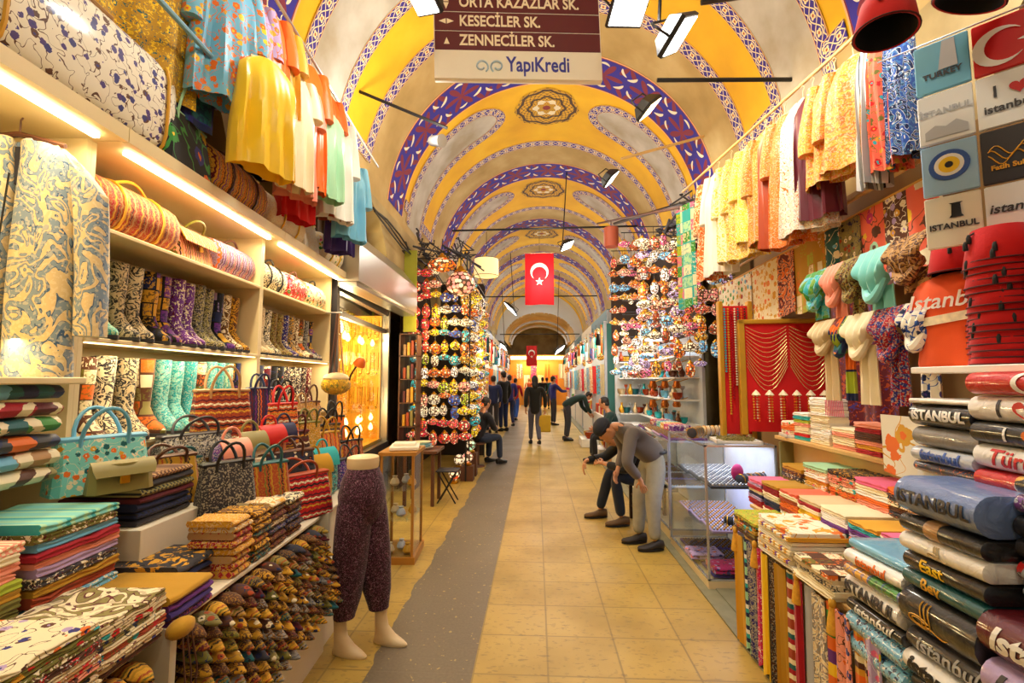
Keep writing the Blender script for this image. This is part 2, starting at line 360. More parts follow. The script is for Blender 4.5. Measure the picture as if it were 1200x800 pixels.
def ribbon(name, path, w, mat, off=.006, per=.5, wall=False, label=None):
    """flat painted strip along path of (angle, y) on the vault, width w metres"""
    P = [Vector((a*R, y)) for a, y in path]; L = [0]
    for i in range(1, len(P)): L.append(L[-1]+(P[i]-P[i-1]).length)
    vs, uvs = [], []
    for i, p in enumerate(P):
        t = (P[min(i+1, len(P)-1)]-P[max(i-1, 0)]).normalized(); nrm = Vector((-t.y, t.x))
        for sgn, vv in ((-.5, 0), (.5, 1)):
            q = p+nrm*(w*sgn); vs.append(vpt(q.x/R, q.y, off)); uvs.append((L[i]/per, vv))
    n = len(P); fs = [(2*i, 2*i+1, 2*i+3, 2*i+2) for i in range(n-1)]
    base = len(vs); vs += [vpt(math.atan2(z-ZS, x-XC), y, off-.005) if 0 else (x, y, z) for x, y, z in vs]
    me = bpy.data.meshes.new(name)
    # give the strip a hair's thickness towards the vault
    for i in range(base):
        x, y, z = vs[i]; d = Vector((x-XC, 0, z-ZS)).normalized()*.005; vs[base+i] = (x+d.x, y, z+d.z)
    fs2 = fs+[tuple(base+k for k in f[::-1]) for f in fs]+[(2*i, 2*i+2, base+2*i+2, base+2*i) for i in range(n-1)]+[(2*i+3, 2*i+1, base+2*i+1, base+2*i+3) for i in range(n-1)]
    me.from_pydata(vs, [], fs2); ul = me.uv_layers.new(name='UVMap')
    alluv = uvs+uvs
    for lp in me.loops: ul.data[lp.index].uv = alluv[lp.vertex_index]
    me.materials.append(getattr(mat, "m", mat)); o = put(name, me); o['kind'] = 'structure'
    return o
rad = math.radians
def arc(y, a0=0, a1=180, n=64): return [(rad(a0+(a1-a0)*i/n), y) for i in range(n+1)]
# yellow / tan shell by bay
vb = MB(); NA = 72
ys = [YB]
k0 = -1
for k in range(-1, 8):
    b = .1+3.5*k
    for d in (0.0, 1.9, 2.0): ys.append(b+d)
ys = sorted(y for y in ys if YB <= y <= YE)+[YE]
yy = []
for i in range(len(ys)-1):
    m_ = max(1, int((ys[i+1]-ys[i])/1.2)); yy += [ys[i]+(ys[i+1]-ys[i])*j/m_ for j in range(m_)]
yy.append(ys[-1])
def isyellow(y):
    t = (y-.1) % 3.5; return t < 1.9
for i in range(len(yy)-1):
    mid = (yy[i]+yy[i+1])/2; mi = 0 if isyellow(mid) else 1
    for j0, j1, m_ in ((0, 3, 1), (3, NA-3, mi), (NA-3, NA, 1)):
        vb.loft([[vpt(PI*j/NA, y) for j in range(j0, j1+1)] for y in (yy[i], yy[i+1])], close=False, mi=m_)
vb.loft([[vpt(PI*j/NA, y, -.3) for j in range(NA+1)] for y in (YB, YE)], close=False, mi=1)
struct('ceiling', vb, [YEL, STONE], smooth=True)
tn = 1
def trim(path, w, mat, per=.5, off=.008):
    global tn; ribbon('trim_%d' % tn, path, w, mat, off, per); tn += 1
for k in range(0, 7):
    b = .1+3.5*k                              # far edge of the blue band
    if b > YE: break
    if b > 1: trim(arc(b-.37, 4, 176), .74, BLUEB, .74)
    if b+1.9 < YE: trim(arc(b+1.9, 8, 172), .21, BORD, .36)
    # loops: painted lunettes rising from each side
    for s in (0, 1):
        def mir(pth): return [(PI-a, y) for a, y in pth] if s else pth
        y0, y1 = b+.3, b+1.1; yc = (y0+y1)/2; hw = (y1-y0)/2; at_ = rad(56)
        body = [(rad(4), y0+.0)]+[(rad(4)+(at_-rad(4))*i/14, y0) for i in range(1, 15)]
        topc = [(at_+(.55/R)*math.sin(PI*i/12), yc-hw*math.cos(PI*i/12)) for i in range(1, 12)]
        back = [(at_-(at_-rad(4))*i/14, y1) for i in range(0, 15)]
        path = body+topc+back
        # grey field of the lunette
        fld = MB(); rows = 20; amax = at_+.55/R
        def edge(a):
            if a <= at_: return hw
            t = math.asin(min(1, (a-at_)/(.55/R))); return hw*math.cos(t)
        rg = []
        for i in range(rows+1):
            a = rad(3)+(amax-.004-rad(3))*i/rows; e = edge(a)
            rg.append([vpt(PI-a if s else a, yc-e+2*e*j/4, .004) for j in range(5)])
        fld.loft(rg, close=False); struct('trim_%d' % tn, fld, GREYP, True); tn += 1
        trim(mir(path), .17, BORD, .32, .012)
        for ya, yb_ in ((b+.03, y0-.0), (y1, b+1.9)):
            trim(mir([(rad(9.5), ya), (rad(9.5), (ya+yb_)/2), (rad(9.5), yb_)]), .17, BORD, .32, .014)
# crown medallions
def medal_mat():
    m = NM('painted_rosette'); uv = m.n('UVMap').outputs[0]; q = m.sep(uv); x = q[0]; y = q[1]
    r = m.math('SQRT', m.math('ADD', m.math('MULTIPLY', x, x), m.math('MULTIPLY', y, y))); th = m.math('ARCTAN2', y, x)
    sw = m.math('SINE', m.math('ADD', m.math('MULTIPLY', th, 12), m.math('MULTIPLY', r, 22))); sw2 = m.math('SINE', m.math('SUBTRACT', m.math('MULTIPLY', th, 12), m.math('MULTIPLY', r, 22)))
    l = m.lt(m.math('ABSOLUTE', m.math('MULTIPLY', sw, sw2)), .16); n = m.math('COSINE', m.math('MULTIPLY', th, 8))
    ring = m.lt(m.math('ABSOLUTE', m.math('SUBTRACT', r, m.math('MULTIPLY_ADD', n, .04, .55))), .04)
    ring2 = m.lt(m.math('ABSOLUTE', m.math('SUBTRACT', r, m.math('MULTIPLY_ADD', n, .04, .86))), .045)
    col = m.mix(l, hx('d8a51c'), hx('4b3a22')); col = m.mix(m.math('MAXIMUM', ring, ring2), col, hx('4a3420')); vx = m.math('COSINE', m.math('MULTIPLY', th, 6))
    col = m.mix(m.lt(m.math('ABSOLUTE', m.math('SUBTRACT', r, .33)), m.math('MULTIPLY_ADD', vx, .05, .06)), col, hx('e9dfc0')); col = m.mix(m.lt(r, .12), col, hx('8c2f2a'))
    return m.fin(col, .7)
MED = medal_mat()
for k in range(0, 6):
    yc = .1+3.5*k+.68; n = 48; vs = []; uvs = []; fs = []; NR = 5
    for j in range(NR+1):
        for i in range(n):
            t = 2*PI*i/n; rr = (j/NR)*(.52+.035*abs(math.cos(4*t)))+.001; vs.append(vpt(PI/2+rr*math.cos(t)/R, yc+rr*math.sin(t), .008)); uvs.append((rr*math.cos(t)/.55, rr*math.sin(t)/.55))
    for j in range(NR):
        for i in range(n): i2 = (i+1) % n; fs.append((j*n+i, j*n+i2, (j+1)*n+i2, (j+1)*n+i))
    me = bpy.data.meshes.new('trim'); me.from_pydata(vs, [], fs); ul = me.uv_layers.new(name='UVMap')
    for lp in me.loops: ul.data[lp.index].uv = uvs[lp.vertex_index]
    me.materials.append(MED); o = put('trim_%d' % tn, me); o['kind'] = 'structure'; tn += 1
# side walls
WALLP = NM('stained_wall_plaster'); _v = WALLP.vec(1, False)
WALLP.fin(WALLP.ramp(WALLP.noise(_v, 1.8, 5), [(.3, hx('8d7850')), (.5, hx('ab9668')), (.7, hx('bca878'))]), .85)
XLW, XRW = XC-R, XC+R
def wall_arch(name, x, thick, bays, zlo, skip=()):
    """upper wall with a round-headed recess in every bay"""
    mb = MB(); sx = 1 if thick > 0 else -1
    for (y0, y1) in bays:
        yc = (y0+y1)/2+(.4 if x < 0 else 0); w = 1.2; zc = 2.75
        for ya, yb_ in ((y0, yc-w), (yc+w, y1)): mb.b2((x, ya, 3.45 if x < 0 and ya < 4 else zlo), (x+thick, yb_, 4.05))
        N = 12
        for i in range(N):
            t0, t1 = PI*i/N, PI*(i+1)/N
            ya, yb_ = yc-w*math.cos(t0), yc-w*math.cos(t1); za, zb = zc+w*math.sin(t0), zc+w*math.sin(t1)
            vs = [(xx, q, z) for xx in (x, x+thick) for q, z in ((ya, za), (yb_, zb), (yb_, 4.05), (ya, 4.05))]
            mb.add(vs, [(0,1,2,3),(4,7,6,5),(0,4,5,1),(1,5,6,2),(2,6,7,3),(3,7,4,0)])
    return struct(name, mb, WALLP)
bays = [(.1+3.5*k-.37, .1+3.5*(k+1)-.37) for k in range(0, 7)]
wall_arch('wall_left', XLW, -.5, bays, 2.75)
wall_arch('wall_right', XRW, .5, bays, 2.75)
SHUT = plain(hx('4b3620'), .6, 0, .2, 'dark_shutter_wood', 6)
wn = 1
for sx, x in ((-1, XLW), (1, XRW)):
    for (y0, y1) in bays:
        yc = (y0+y1)/2+(.4 if sx < 0 else 0); mb = MB(); N = 14
        pts = [(yc-1.21*math.cos(PI*i/N), 2.75+1.21*math.sin(PI*i/N)) for i in range(N+1)]
        vs = [(xx, a, b) for xx in (x+sx*.28, x+sx*.33) for a, b in pts]; n = len(pts)
        mb.add(vs, [tuple(range(n)), tuple(range(2*n-1, n-1, -1))]+[(i, (i+1) % n, n+(i+1) % n, n+i) for i in range(n)])
        for i in range(13): yy_ = yc-1.08+i*.18; h = 2.75+math.sqrt(max(0, 1.2**2-(yy_-yc)**2)); mb.b2((x+sx*.24, yy_-.012, 2.75), (x+sx*.29, yy_+.012, h))
        struct('window_%d' % wn, mb, SHUT); wn += 1
# shop back walls, behind the goods
bw = MB(); bw.b2((-3.4, YB, 0), (-3.3, 26, 3.5)); bw.b2((-3.3, YB, 3.45), (XLW-.02, 5.3, 3.5)); bw.b2((-3.3, 5.3, 2.98), (XLW-.5, 26, 3.06)); bw.b2((-3.3, 5.3, 2.98), (XLW-.5, 5.35, 3.5)); struct('wall_back_left', bw, WALLP)
bw = MB(); bw.b2((3.3, YB, 0), (3.4, 26, 3.0)); bw.b2((XRW+.5, YB, 2.98), (3.3, 26, 3.06)); struct('wall_back_right', bw, WALLP)
# kerb along the right
kb = MB(); kb.b2((1.24, -1, 0), (1.36, 12, .012)); kb.b2((1.36, -1, 0), (3.3, 26, .02)); struct('trim_%d' % tn, kb, plain(hx('7e7a5e'), .6, 0, .3, 'kerb_stone', 12)); tn += 1
# end wall with the arch into the next vault
WHT = plain(hx('c9cdd2'), .9, 0, .08, 'white_plaster', 2)
ew = MB(); yE = 25.2; N = 32; aw_, zs_ = 1.55, 3.75
ew.b2((-3.4, yE, 0), (XC-aw_-.35, yE+.4, 6.6)); ew.b2((XC+aw_+.35, yE, 0), (3.4, yE+.4, 6.6))
for i in range(N):
    t0, t1 = PI*i/N, PI*(i+1)/N; ax0 = aw_+.35
    xa, xb = XC-ax0*math.cos(t0), XC-ax0*math.cos(t1); za, zb = zs_+1.45*math.sin(t0), zs_+1.45*math.sin(t1)
    vs = [(q, y, z) for y in (yE, yE+.4) for q, z in ((xa, za), (xb, zb), (xb, 6.6), (xa, 6.6))]
    ew.add(vs, [(0,1,2,3),(4,7,6,5),(0,4,5,1),(1,5,6,2),(2,6,7,3),(3,7,4,0)])
struct('wall_far', ew, WHT)
v2 = MB(); v2.loft([[(XC+1.9*math.cos(PI*j/24), y, zs_+1.45*math.sin(PI*j/24)) for j in range(25)] for y in (yE, 28, 31, 33.5)], close=False)
struct('ceiling_far', v2, STONE, True)
ed = MB(); ed.b2((-3.4, 33.5, 0), (3.4, 33.7, 5.4)); ed.b2((-3.4, yE+.4, 0), (-2.2, 33.5, 3.8)); ed.b2((2.4, yE+.4, 0), (3.4, 33.5, 3.8)); struct('wall_end', ed, WALLP)
for (yy_, zz) in ((27, 5.05), (29, 5.0)):
    a_ = MB(); a_.tube([(XC+1.7*math.cos(PI*j/20), yy_, zs_+(zz-zs_-.1)*math.sin(PI*j/20)) for j in range(21)], .07, 6); struct('trim_%d' % tn, a_, WHT); tn += 1
# ---------------------------------------------------------------- camera
cam = bpy.data.cameras.new('camera'); co = bpy.data.objects.new('camera', cam); COL.objects.link(co); SC.camera = co
cam.sensor_width = 36; cam.lens = 36*F/1200; cam.clip_start = .05
co.matrix_world = Matrix(((_r.x, _u.x, -_f.x, 0), (_r.y, _u.y, -_f.y, 0), (_r.z, _u.z, -_f.z, H), (0, 0, 0, 1)))
vs_ = SC.view_settings; SC.display_settings.display_device = 'sRGB'; vs_.view_transform = 'Standard'; vs_.look = 'None'; vs_.gamma = 1; vs_.use_curve_mapping = False; vs_.exposure = 0.0
w = bpy.data.worlds.new('world'); SC.world = w; w.use_nodes = True; w.node_tree.nodes['Background'].inputs[0].default_value = (1, .93, .82, 1); w.node_tree.nodes['Background'].inputs[1].default_value = .2
SC.cycles.max_bounces = 6; SC.cycles.diffuse_bounces = 4; SC.cycles.glossy_bounces = 3; SC.cycles.transparent_max_bounces = 12; SC.cycles.use_denoising = True
SC.cycles.sample_clamp_indirect = 6; SC.cycles.caustics_reflective = False; SC.cycles.caustics_refractive = False
def light(kind, loc, power, color=(1, .85, .6), size=.3, target=None, spot=None, name='lamp_light', sy=None):
    l = bpy.data.lights.new(name, kind); l.energy = power; l.color = color
    if kind == 'AREA':
        l.size = size
        if sy: l.shape = 'RECTANGLE'; l.size_y = sy
    elif kind == 'POINT' or kind == 'SPOT': l.shadow_soft_size = size
    if spot: l.spot_size = spot; l.spot_blend = .6
    o = bpy.data.objects.new(name, l); COL.objects.link(o); o.location = loc
    if target is not None: o.rotation_euler = (Vector(target)-Vector(loc)).to_track_quat('-Z', 'Y').to_euler()
    return o
# ================================================================ shared kits
def fold_mesh(w, d, h, seed=0, layers=2, mat=None, name='folded_cloth', sag=.013):
    """folded cloth: front (-y) shows rounded folds; x = width; origin at base centre"""
    r = random.Random(seed); n = 4; prof = []
    lh = h/layers
    for k in range(layers):                          # front lobes
        for t in (-.42, -.2, 0, .2, .42): prof.append((-d/2-.5*lh*math.cos(t*PI)+lh*.35, lh*(k+.5+t)))
    for t in (.9, .5, .1): prof.append((d/2-(.004 if t == .5 else .01), h*t))
    rings = []; nx = 7
    for i in range(nx):
        x = -w/2+w*i/(nx-1); e = .012 if i in (0, nx-1) else 0; dz = sag*(r.random()-.5); dy = .008*(r.random()-.5)
        rings.append([(x, y*(1-e*2)+dy, max(z*(1-e)+(dz if z > h*.6 else 0)+e*h*.3, 0)) for y, z in prof])
    return MB().loft([ri[::-1] for ri in rings])
def boot_mesh(hgt=.4, s=1):
    b = MB(); rg = []; n = 14
    for z, cx, rx, ry in ((.0, .055, .125, .043), (.018, .055, .128, .046), (.05, .05, .12, .045), (.075, .03, .095, .042), (.1, .005, .062, .038), (.14, -.012, .047, .037), (.2, -.015, .05, .041), (.28, -.013, .056, .046), (.36, -.012, .058, .048), (hgt, -.012, .059, .049), (hgt, -.012, .05, .04), (hgt-.06, -.012, .046, .036)):
        ring = []
        for i in range(n):
            a = 2*PI*i/n; x = math.cos(a); y = math.sin(a)
            px = cx+rx*x; py = ry*y*(1-.25*max(0, x)**2 if z < .09 else 1); zz = z
            if z < .09 and z > .02: zz = z*(1-.35*max(0, x)**1.5)
            ring.append((px*s, py*s, zz*s))
        rg.append(ring)
    return b.loft(rg)
def sole_mesh(s=1):
    b = MB(); n = 14
    return b.loft([[((.055+.131*math.cos(2*PI*i/n))*s, .049*math.sin(2*PI*i/n)*(1-.25*max(0, math.cos(2*PI*i/n))**2)*s, z*s) for i in range(n)] for z in (-.012, .006)]).box((-.045*s, 0, -.004*s), (.05*s, .06*s, .02*s))
def slipper_mesh():
    b = MB(); n = 10; rg = []     # toe at +x
    for x, w, h, z0 in ((-.115, .012, .02, .004), (-.11, .028, .034, 0), (-.07, .036, .04, 0), (-.02, .036, .03, 0), (.0, .038, .045, 0), (.04, .041, .05, 0), (.08, .034, .042, .002), (.115, .016, .026, .006), (.135, .004, .012, .016)):
        rg.append([(x, w*math.cos(2*PI*i/n), z0+h/2+h/2*math.sin(2*PI*i/n)) for i in range(n)])
    return b.loft(rg)
def duffel_kit(L, rad_, mat, trim, name='duffel_bag', nb=2):
    b = MB(); n = 16; rg = []     # axis along x, base z=0
    for x, k in ((-.5, .72), (-.49, .88), (-.46, .98), (-.25, 1.0), (0, 1.03), (.25, 1.0), (.46, .98), (.49, .88), (.5, .72)):
        rg.append([(x*L, rad_*.88*k*math.cos(2*PI*i/n), rad_+rad_*k*max(-.86, math.sin(2*PI*i/n))*1.0) for i in range(n)])
    body = b.loft(rg).data('bag_body', mat)
    p = [('bag_body', body, 1)]
    for s in [(-.22, .22), (-.3, 0, .3)][nb > 2] if nb else ():
        t = MB(); t.tube([(s*L, rad_*.93*math.cos(a), rad_+rad_*1.03*max(-.86, math.sin(a))) for a in [2*PI*i/16 for i in range(16)]], .007, 5, close=True, M=None)
        p.append(('strap', t.data('strap', trim), 2))
    for sy in (-.03, .03):
        t = MB(); t.tube([(-.2*L+.4*L*i/8, sy*(1+.6*math.sin(PI*i/8)), 1.92*rad_+.32*rad_*math.sin(PI*i/8)) for i in range(9)], .008, 6); p.append(('handle', t.data('handle', trim), 2))
    return dict(name=name, parts=p)
def tote_kit(w, h, d, mat, trim, name='handbag', flap=False, hh=.16, pocket=False, closed=True, band=True):
    b = MB(); rg = []; n = 7      # faces -y, base z=0
    for k in range(n+1):
        t = k/n; W = w*(1-.1*t)/2; D = d*(1-.6*t)/2*(1+.2*math.sin(PI*t)); q = min(.02, D*.5)
        rg.append([(W-q, -D, t*h), (W, -D+q, t*h), (W, D-q, t*h), (W-q, D, t*h), (0, D*1.08, t*h), (-W+q, D, t*h), (-W, D-q, t*h), (-W, -D+q, t*h), (-W+q, -D, t*h), (0, -D*1.12, t*h)][::-1])
    p = [('bag_body', b.loft(rg).data('bag_body', mat), 1)]
    if band: p.append(('top_trim', MB().box((0, 0, h), (w*.92, d*.44, .022), bv=.006).data('top_trim', trim), 2))
    for sy in (-1, 1):
        t = MB(); t.tube([(-.24*w, sy*d*.24, h*.86), (-.24*w, sy*d*.25, h)]+[(-.24*w*math.cos(PI*i/10), sy*d*(.25+.3*math.sin(PI*i/10)), h+hh*math.sin(PI*i/10)) for i in range(1, 10)]+[(.24*w, sy*d*.25, h), (.24*w, sy*d*.24, h*.86)], .0075, 6)
        p.append(('handle', t.data('handle', trim), 2))
    if flap:
        f = MB(); f.sheet(lambda u, v: ((u-.5)*w*.96*(1-.2*max(0, v-.6)), -d*.2-.02*math.sin(min(v*2, 1)*PI/2)-d*.35*v, h*1.02-h*.5*v**1.2+.01), 8, 6, .006); p.append(('flap', f.data('flap', mat), 1))
        p.append(('buckle', MB().box((0, -d*.6, h*.5), (.03, .012, .04), bv=.003).data('buckle', BRASS), 0))
    return dict(name=name, parts=p)
def pack_kit(w, h, d, mat, trim):
    b = MB(); rg = []; n = 12
    for z, k in ((0, .86), (.03, 1), (.3, 1.04), (.6, 1.0), (.8, .86), (.92, .55), (.98, .3)):
        rg.append([(w/2*k*math.copysign(abs(math.cos(a))**.6, math.cos(a)), d/2*k*math.copysign(abs(math.sin(a))**.6, math.sin(a)), z*h) for a in [2*PI*i/n for i in range(n)]])
    p = [('bag_body', b.loft(rg).data('bag_body', mat), 1)]
    f = MB(); f.sheet(lambda u, v: ((u-.5)*w*.8, -d*.1-d*.5*math.sin(v*PI*.5), h*(1.0-.38*v**1.5)), 8, 6, .008); p.append(('flap', f.data('flap', trim), 2))
    p.append(('pocket', MB().box((0, -d*.55, h*.28), (w*.6, d*.22, h*.36), bv=.015).data('pocket', mat), 1))
    t = MB(); t.tube([(-.05*math.cos(PI*i/8), 0, h*.97+.07*math.sin(PI*i/8)) for i in range(9)], .007, 6); p.append(('handle', t.data('handle', trim), 2))
    return dict(name='backpack', parts=p)
def garment_kit(w, h, mat, name='hanging_kaftan', sleeve=.5, flare=1.1, seed=0, dep=.12, hanger=True, slv_mat=None, trim=None):
    """hangs from z=0 down to -h, faces -y"""
    r = random.Random(seed); ph = r.random()*6; b = MB(); rg = []; n = 48
    for k in range(17):
        t = min(k, 15)/15; z = -.02-h*t
        W = w/2*(.34 if k == 0 else .72 if k == 1 else (.92+(flare-.92)*t)); D = dep/2*(.35+.65*min(1, t*4)); amp = .03*min(1, t*1.6)
        ring = []
        for i in range(n):
            a = 2*PI*i/n; rip = amp*math.sin(6*a+ph+2*t)*(.6+.4*math.sin(2*a+ph))+amp*.5*math.sin(11*a+ph*2-3*t)
            if k == 16: W_, D_ = W*.9, D*.55; ring.append((W_*math.cos(a), D_*math.sin(a), z+.2*h)); continue
            ring.append((W*math.cos(a)*(1+rip*.6), D*math.sin(a)+rip*(1 if abs(math.sin(a)) > .2 else .3), z+.012*math.sin(3*a+ph)*t))
        rg.append(ring[::-1])
    p = [('garment_body', b.loft(rg, caps=True).data('garment_body', mat), 1)]
    if sleeve:
        for s in (-1, 1):
            L = h*sleeve; t = MB(); rg = []
            for k in range(7):
                q = k/6; cx = s*(w*.34+w*.17*math.sin(q*PI/2)); z = -.05-L*q; rr = .055+.02*q
                rg.append([(cx+rr*.75*math.cos(2*PI*i/10)*(1+.1*math.sin(3*i+q*4)), rr*.8*math.sin(2*PI*i/10)-.01, z-s*.0) for i in range(10)][::-1])
            p.append(('sleeve', t.loft(rg).data('sleeve', slv_mat or mat), 1))
    if trim:
        t = MB(); t.box((0, -dep*.52, -h*.3), (.035, .02, h*.5), bv=.004); p.append(('front_trim', t.data('front_trim', trim), 2))
    if hanger:
        t = MB(); t.tube([(-w*.3, 0, -.045), (0, 0, -.005), (w*.3, 0, -.045)], .008, 5); t.tube([(0, 0, -.005), (0, 0, .045), (.014, 0, .07), (.0, 0, .088), (-.014, 0, .075)], .003, 5)
        p.append(('hanger', t.data('hanger', WOODL), 0))
    return dict(name=name, parts=p)
def drape_mesh(w, h, amp=.02, nf=4, seed=0, th=.004, taper=1.0, nu=26, nv=10, hem=.01):
    """flat cloth hanging from z=0 to -h in the xz plane with vertical folds"""
    r = random.Random(seed); ph = r.random()*6
    return MB().sheet(lambda u, v: ((u-.5)*w*(1+(taper-1)*v), amp*(.4+.6*v)*(math.sin(2*PI*nf*u+ph+.8*v)+.4*math.sin(2*PI*nf*2.3*u+ph)), -h*v-hem*math.sin(2*PI*nf*u)*v), nu, nv, th)
def lamp_kit(style=0):
    """hanging mosaic lamp; origin at the top of its chain (z=0), hangs down"""
    c = MB().tube([(0, 0, 0), (0, 0, -.12)], .0035, 5)
    cap = MB().lathe([(.004, -.115), (.014, -.12), (.02, -.135), (.04, -.15), (.042, -.158), (.02, -.16)], 10)
    g = MB()
    prof = [[(.02, -.155), (.055, -.17), (.082, -.2), (.09, -.235), (.078, -.27), (.045, -.297), (.008, -.305)],
            [(.02, -.155), (.05, -.165), (.1, -.19), (.115, -.215), (.1, -.24), (.05, -.262), (.008, -.27)],
            [(.02, -.155), (.045, -.17), (.06, -.21), (.062, -.26), (.05, -.31), (.02, -.335), (.005, -.34)]][style]
    g.lathe(prof, 14)
    return c, cap, g
def mosaic_mat(strength, name='mosaic_glass', sc=26, pale=.35):
    m = NM(name); v = m.vec(1, True); vo = m.n('TexVoronoi', {'feature': 'F1'}, Scale=float(sc), Randomness=.6); m.set(vo.inputs['Vector'], v)
    r = m.sep(vo.outputs['Color']); base = m.objcol(); hs = m.n('HueSaturation'); m.set(hs.inputs['Color'], base); m.set(hs.inputs['Hue'], m.math('MULTIPLY_ADD', r[0], .05, .475)); m.set(hs.inputs['Value'], m.math('MULTIPLY_ADD', r[1], 1.0, .5)); hs.inputs['Saturation'].default_value = 1.0
    col = m.mix(m.gt(r[2], 1-pale), hs.outputs[0], (1, .8, .5)); col = m.mix(m.gt(vo.outputs['Distance'], .5), col, (.08, .04, .02))
    x = m.fin(col, .25, emit=col, es=strength); x.cycles.emission_sampling = 'NONE'; return x
MOS = mosaic_mat(.6, sc=38, pale=.16)
MOS2 = mosaic_mat(.7, 'pale_mosaic_glass', 18, .6)
LK = []
for i_ in range(3):
    c_, k_, g_ = lamp_kit(i_)
    LK.append(dict(name='mosaic_lamp', parts=[('glass_globe', g_.data('glass_globe', MOS), 1), ('cap', k_.data('cap', BRASS), 0), ('chain', c_.data('chain', BLK), 0)]))
LDROP = [.235, .215, .25]
KILIM = [cloth('kilim', 'OBJ', c, 1.8) for c in (('crimson', 'gold', 'maroon', 'tan'), ('rust', 'olive', 'black', 'mustard'), ('purple', 'tan', 'orange', 'maroon'))]
KH = [cloth('kilim', 'OBJ', c, 1.5, .8, 2) for c in (('gold', 'black', 'cream', 'maroon'), ('olive', 'cream', 'rust', 'black'), ('navy', 'mustard', 'tan', 'crimson'))]
FLOR = [cloth('floral', 'OBJ', c, 1.9) for c in (('red', 'turquoise', 'gold', 'olive'), ('indigo', 'lilac', 'orange', 'brown'), ('black', 'rust', 'cream', 'navy'), ('yellow', 'pink', 'green', 'white'))]
DAM = [cloth('damask', 'OBJ', c, 2.1) for c in (('indigo', 'navy', 'cream'), ('brown', 'black', 'gold'), ('gold', 'rust', 'cream'), ('cream', 'white', 'gold'), ('turquoise', 'teal', 'cream'), ('charcoal', 'black', 'cream'))]
PATCH = [cloth('patch', 'OBJ', c, 1.5) for c in (('crimson', 'gold', 'cream', 'black'), ('olive', 'cream', 'orange', 'brown'), ('purple', 'navy', 'gold', 'black'))]
SPECK = [cloth('speck', 'OBJ', c, 1.6) for c in (('cream', 'maroon'), ('gold', 'brown'), ('red', 'white'), ('black', 'orange'))]
STRP = [cloth('stripe', 'OBJ', c, 1.0, .8, 2) for c in (('cream', 'crimson', 'teal'), ('gold', 'brown', 'cream'), ('navy', 'turquoise', 'white'))]
STRX = [cloth('stripe', 'OBJ', c, 1.3, .8, 0) for c in (('cream', 'crimson', 'teal'), ('gold', 'purple', 'cream'), ('rust', 'lime', 'turquoise'))]
PLN = cloth('plain', 'OBJ', ('white',)); LEATH = plain('OBJ', .4, 0, .1, 'leather'); SILK = cloth('plain', 'OBJ', ('cream',), 1, .35)
def LM(x, y, z, rz=0, rx=0, ry=0): return RL @ T(x, y, z) @ Rz(rz) @ Rx(rx) @ Ry(ry)
FOLD = {}
def fold_kit(w, d, h, mat, seed=0, layers=2, name='folded_scarf'):
    k = (w, d, h, id(mat), seed, layers)
    if k not in FOLD: FOLD[k] = fold_mesh(w, d, h, seed, layers).data('folded_cloth', mat)
    return dict(name=name, parts=[('cloth', FOLD[k], 1)])
def stack(where, M0, n, w, d, h, cols, mats, what, cat, group, lay=2, jitter=.012, top=None, name='folded_scarf', seed=0):
    """n folded cloths one above the other; front faces -y of M0. where: words that find the stack"""
    r = random.Random(seed*13+n); z = 0
    for i in range(n):
        c = cols[(i*1+r.randrange(2)) % len(cols)]; m = mats[r.randrange(len(mats))]
        if i == n-1 and top: c, m = top
        hh = h*(.85+.3*r.random()); k = fold_kit(w, d, round(hh, 3), m, r.randrange(3), lay, name)
        M = M0 @ T(jitter*(r.random()-.5), jitter*(r.random()-.5), z) @ Rz((r.random()-.5)*.05); z += hh
        pos = 'top of' if i == n-1 else 'bottom of' if i == 0 else '%s up in' % ORD[i]
        place(k, M, '%s %s, %s the %s' % (c, what, pos, where), cat, group, C(c))
    return z
# ================================================================ left-hand shop (frame turned by AL)
Q = PI/2
XF, XB_ = -1.85, -2.22
SHELFZ = [1.30, 1.79, 2.30]
def cabinet(y0, y1, label, first):
    r = thing('shelf_cabinet', label, 'cabinet', LM(0, 0, 0), 'pale wooden shelf cabinets')
    for i, y in enumerate((y0, y1)):
        MB().b2((XB_, y-.012, .9), (XF, y+.012, 2.66)).build('side_panel', WOODL, r)
    MB().b2((XB_-.02, y0, .9), (XB_, y1, 2.66)).build('back_panel', WOODL, r)
    for z in (SHELFZ if first >= 0 else [1.30]): MB().b2((XB_, y0+.012, z-.022), (XF+.01, y1-.012, z), bv=.004).build('shelf', WOODL, r)
    MB().b2((XB_, y0-.01, 2.66), (-1.70, y1+.01, 2.69)).build('top_board', WOODL, r)
    MB().b2((-1.72, y0-.01, 2.655), (-1.69, y1+.01, 2.72)).build('front_rail', WOODL, r)
    LEDM = glow(hx('ffe9b8'), 14, 'led_strip_light', True)
    MB().b2((-1.79, y0+.08, 2.642), (-1.765, y1-.05, 2.656)).build('light_strip', LEDM, r)
    LED2 = glow(hx('ffdc9a'), 6, 'led_tape', True)
    if first >= 0: MB().b2((XF-.014, y0+.03, 1.762), (XF-.004, y1-.03, 1.767)).build('led_tape', LED2, r)
    lo = RL @ Vector((-1.79, (y0+y1)/2, 2.63)); l = light('AREA', lo, 8, (1, .8, .5), .03, name='shelf_strip_light', sy=(y1-y0)*.9); l.rotation_euler = (0, 0, AL)
    lo = RL @ Vector((XF-.03, (y0+y1)/2, 1.757)); l = light('AREA', lo, 5, (1, .8, .5), .03, name='shelf_strip_light', sy=(y1-y0)*.9); l.rotation_euler = (0, 0, AL)
    return r
cabinet(2.06, 3.52, 'pale wooden shelf cabinet holding bags and boots, nearer full bay', 1)
cabinet(3.545, 4.92, 'pale wooden shelf cabinet beside the gold shop window', 0)
cabinet(.6, 2.035, 'pale wooden cabinet behind the hanging brocade jacket', -1)
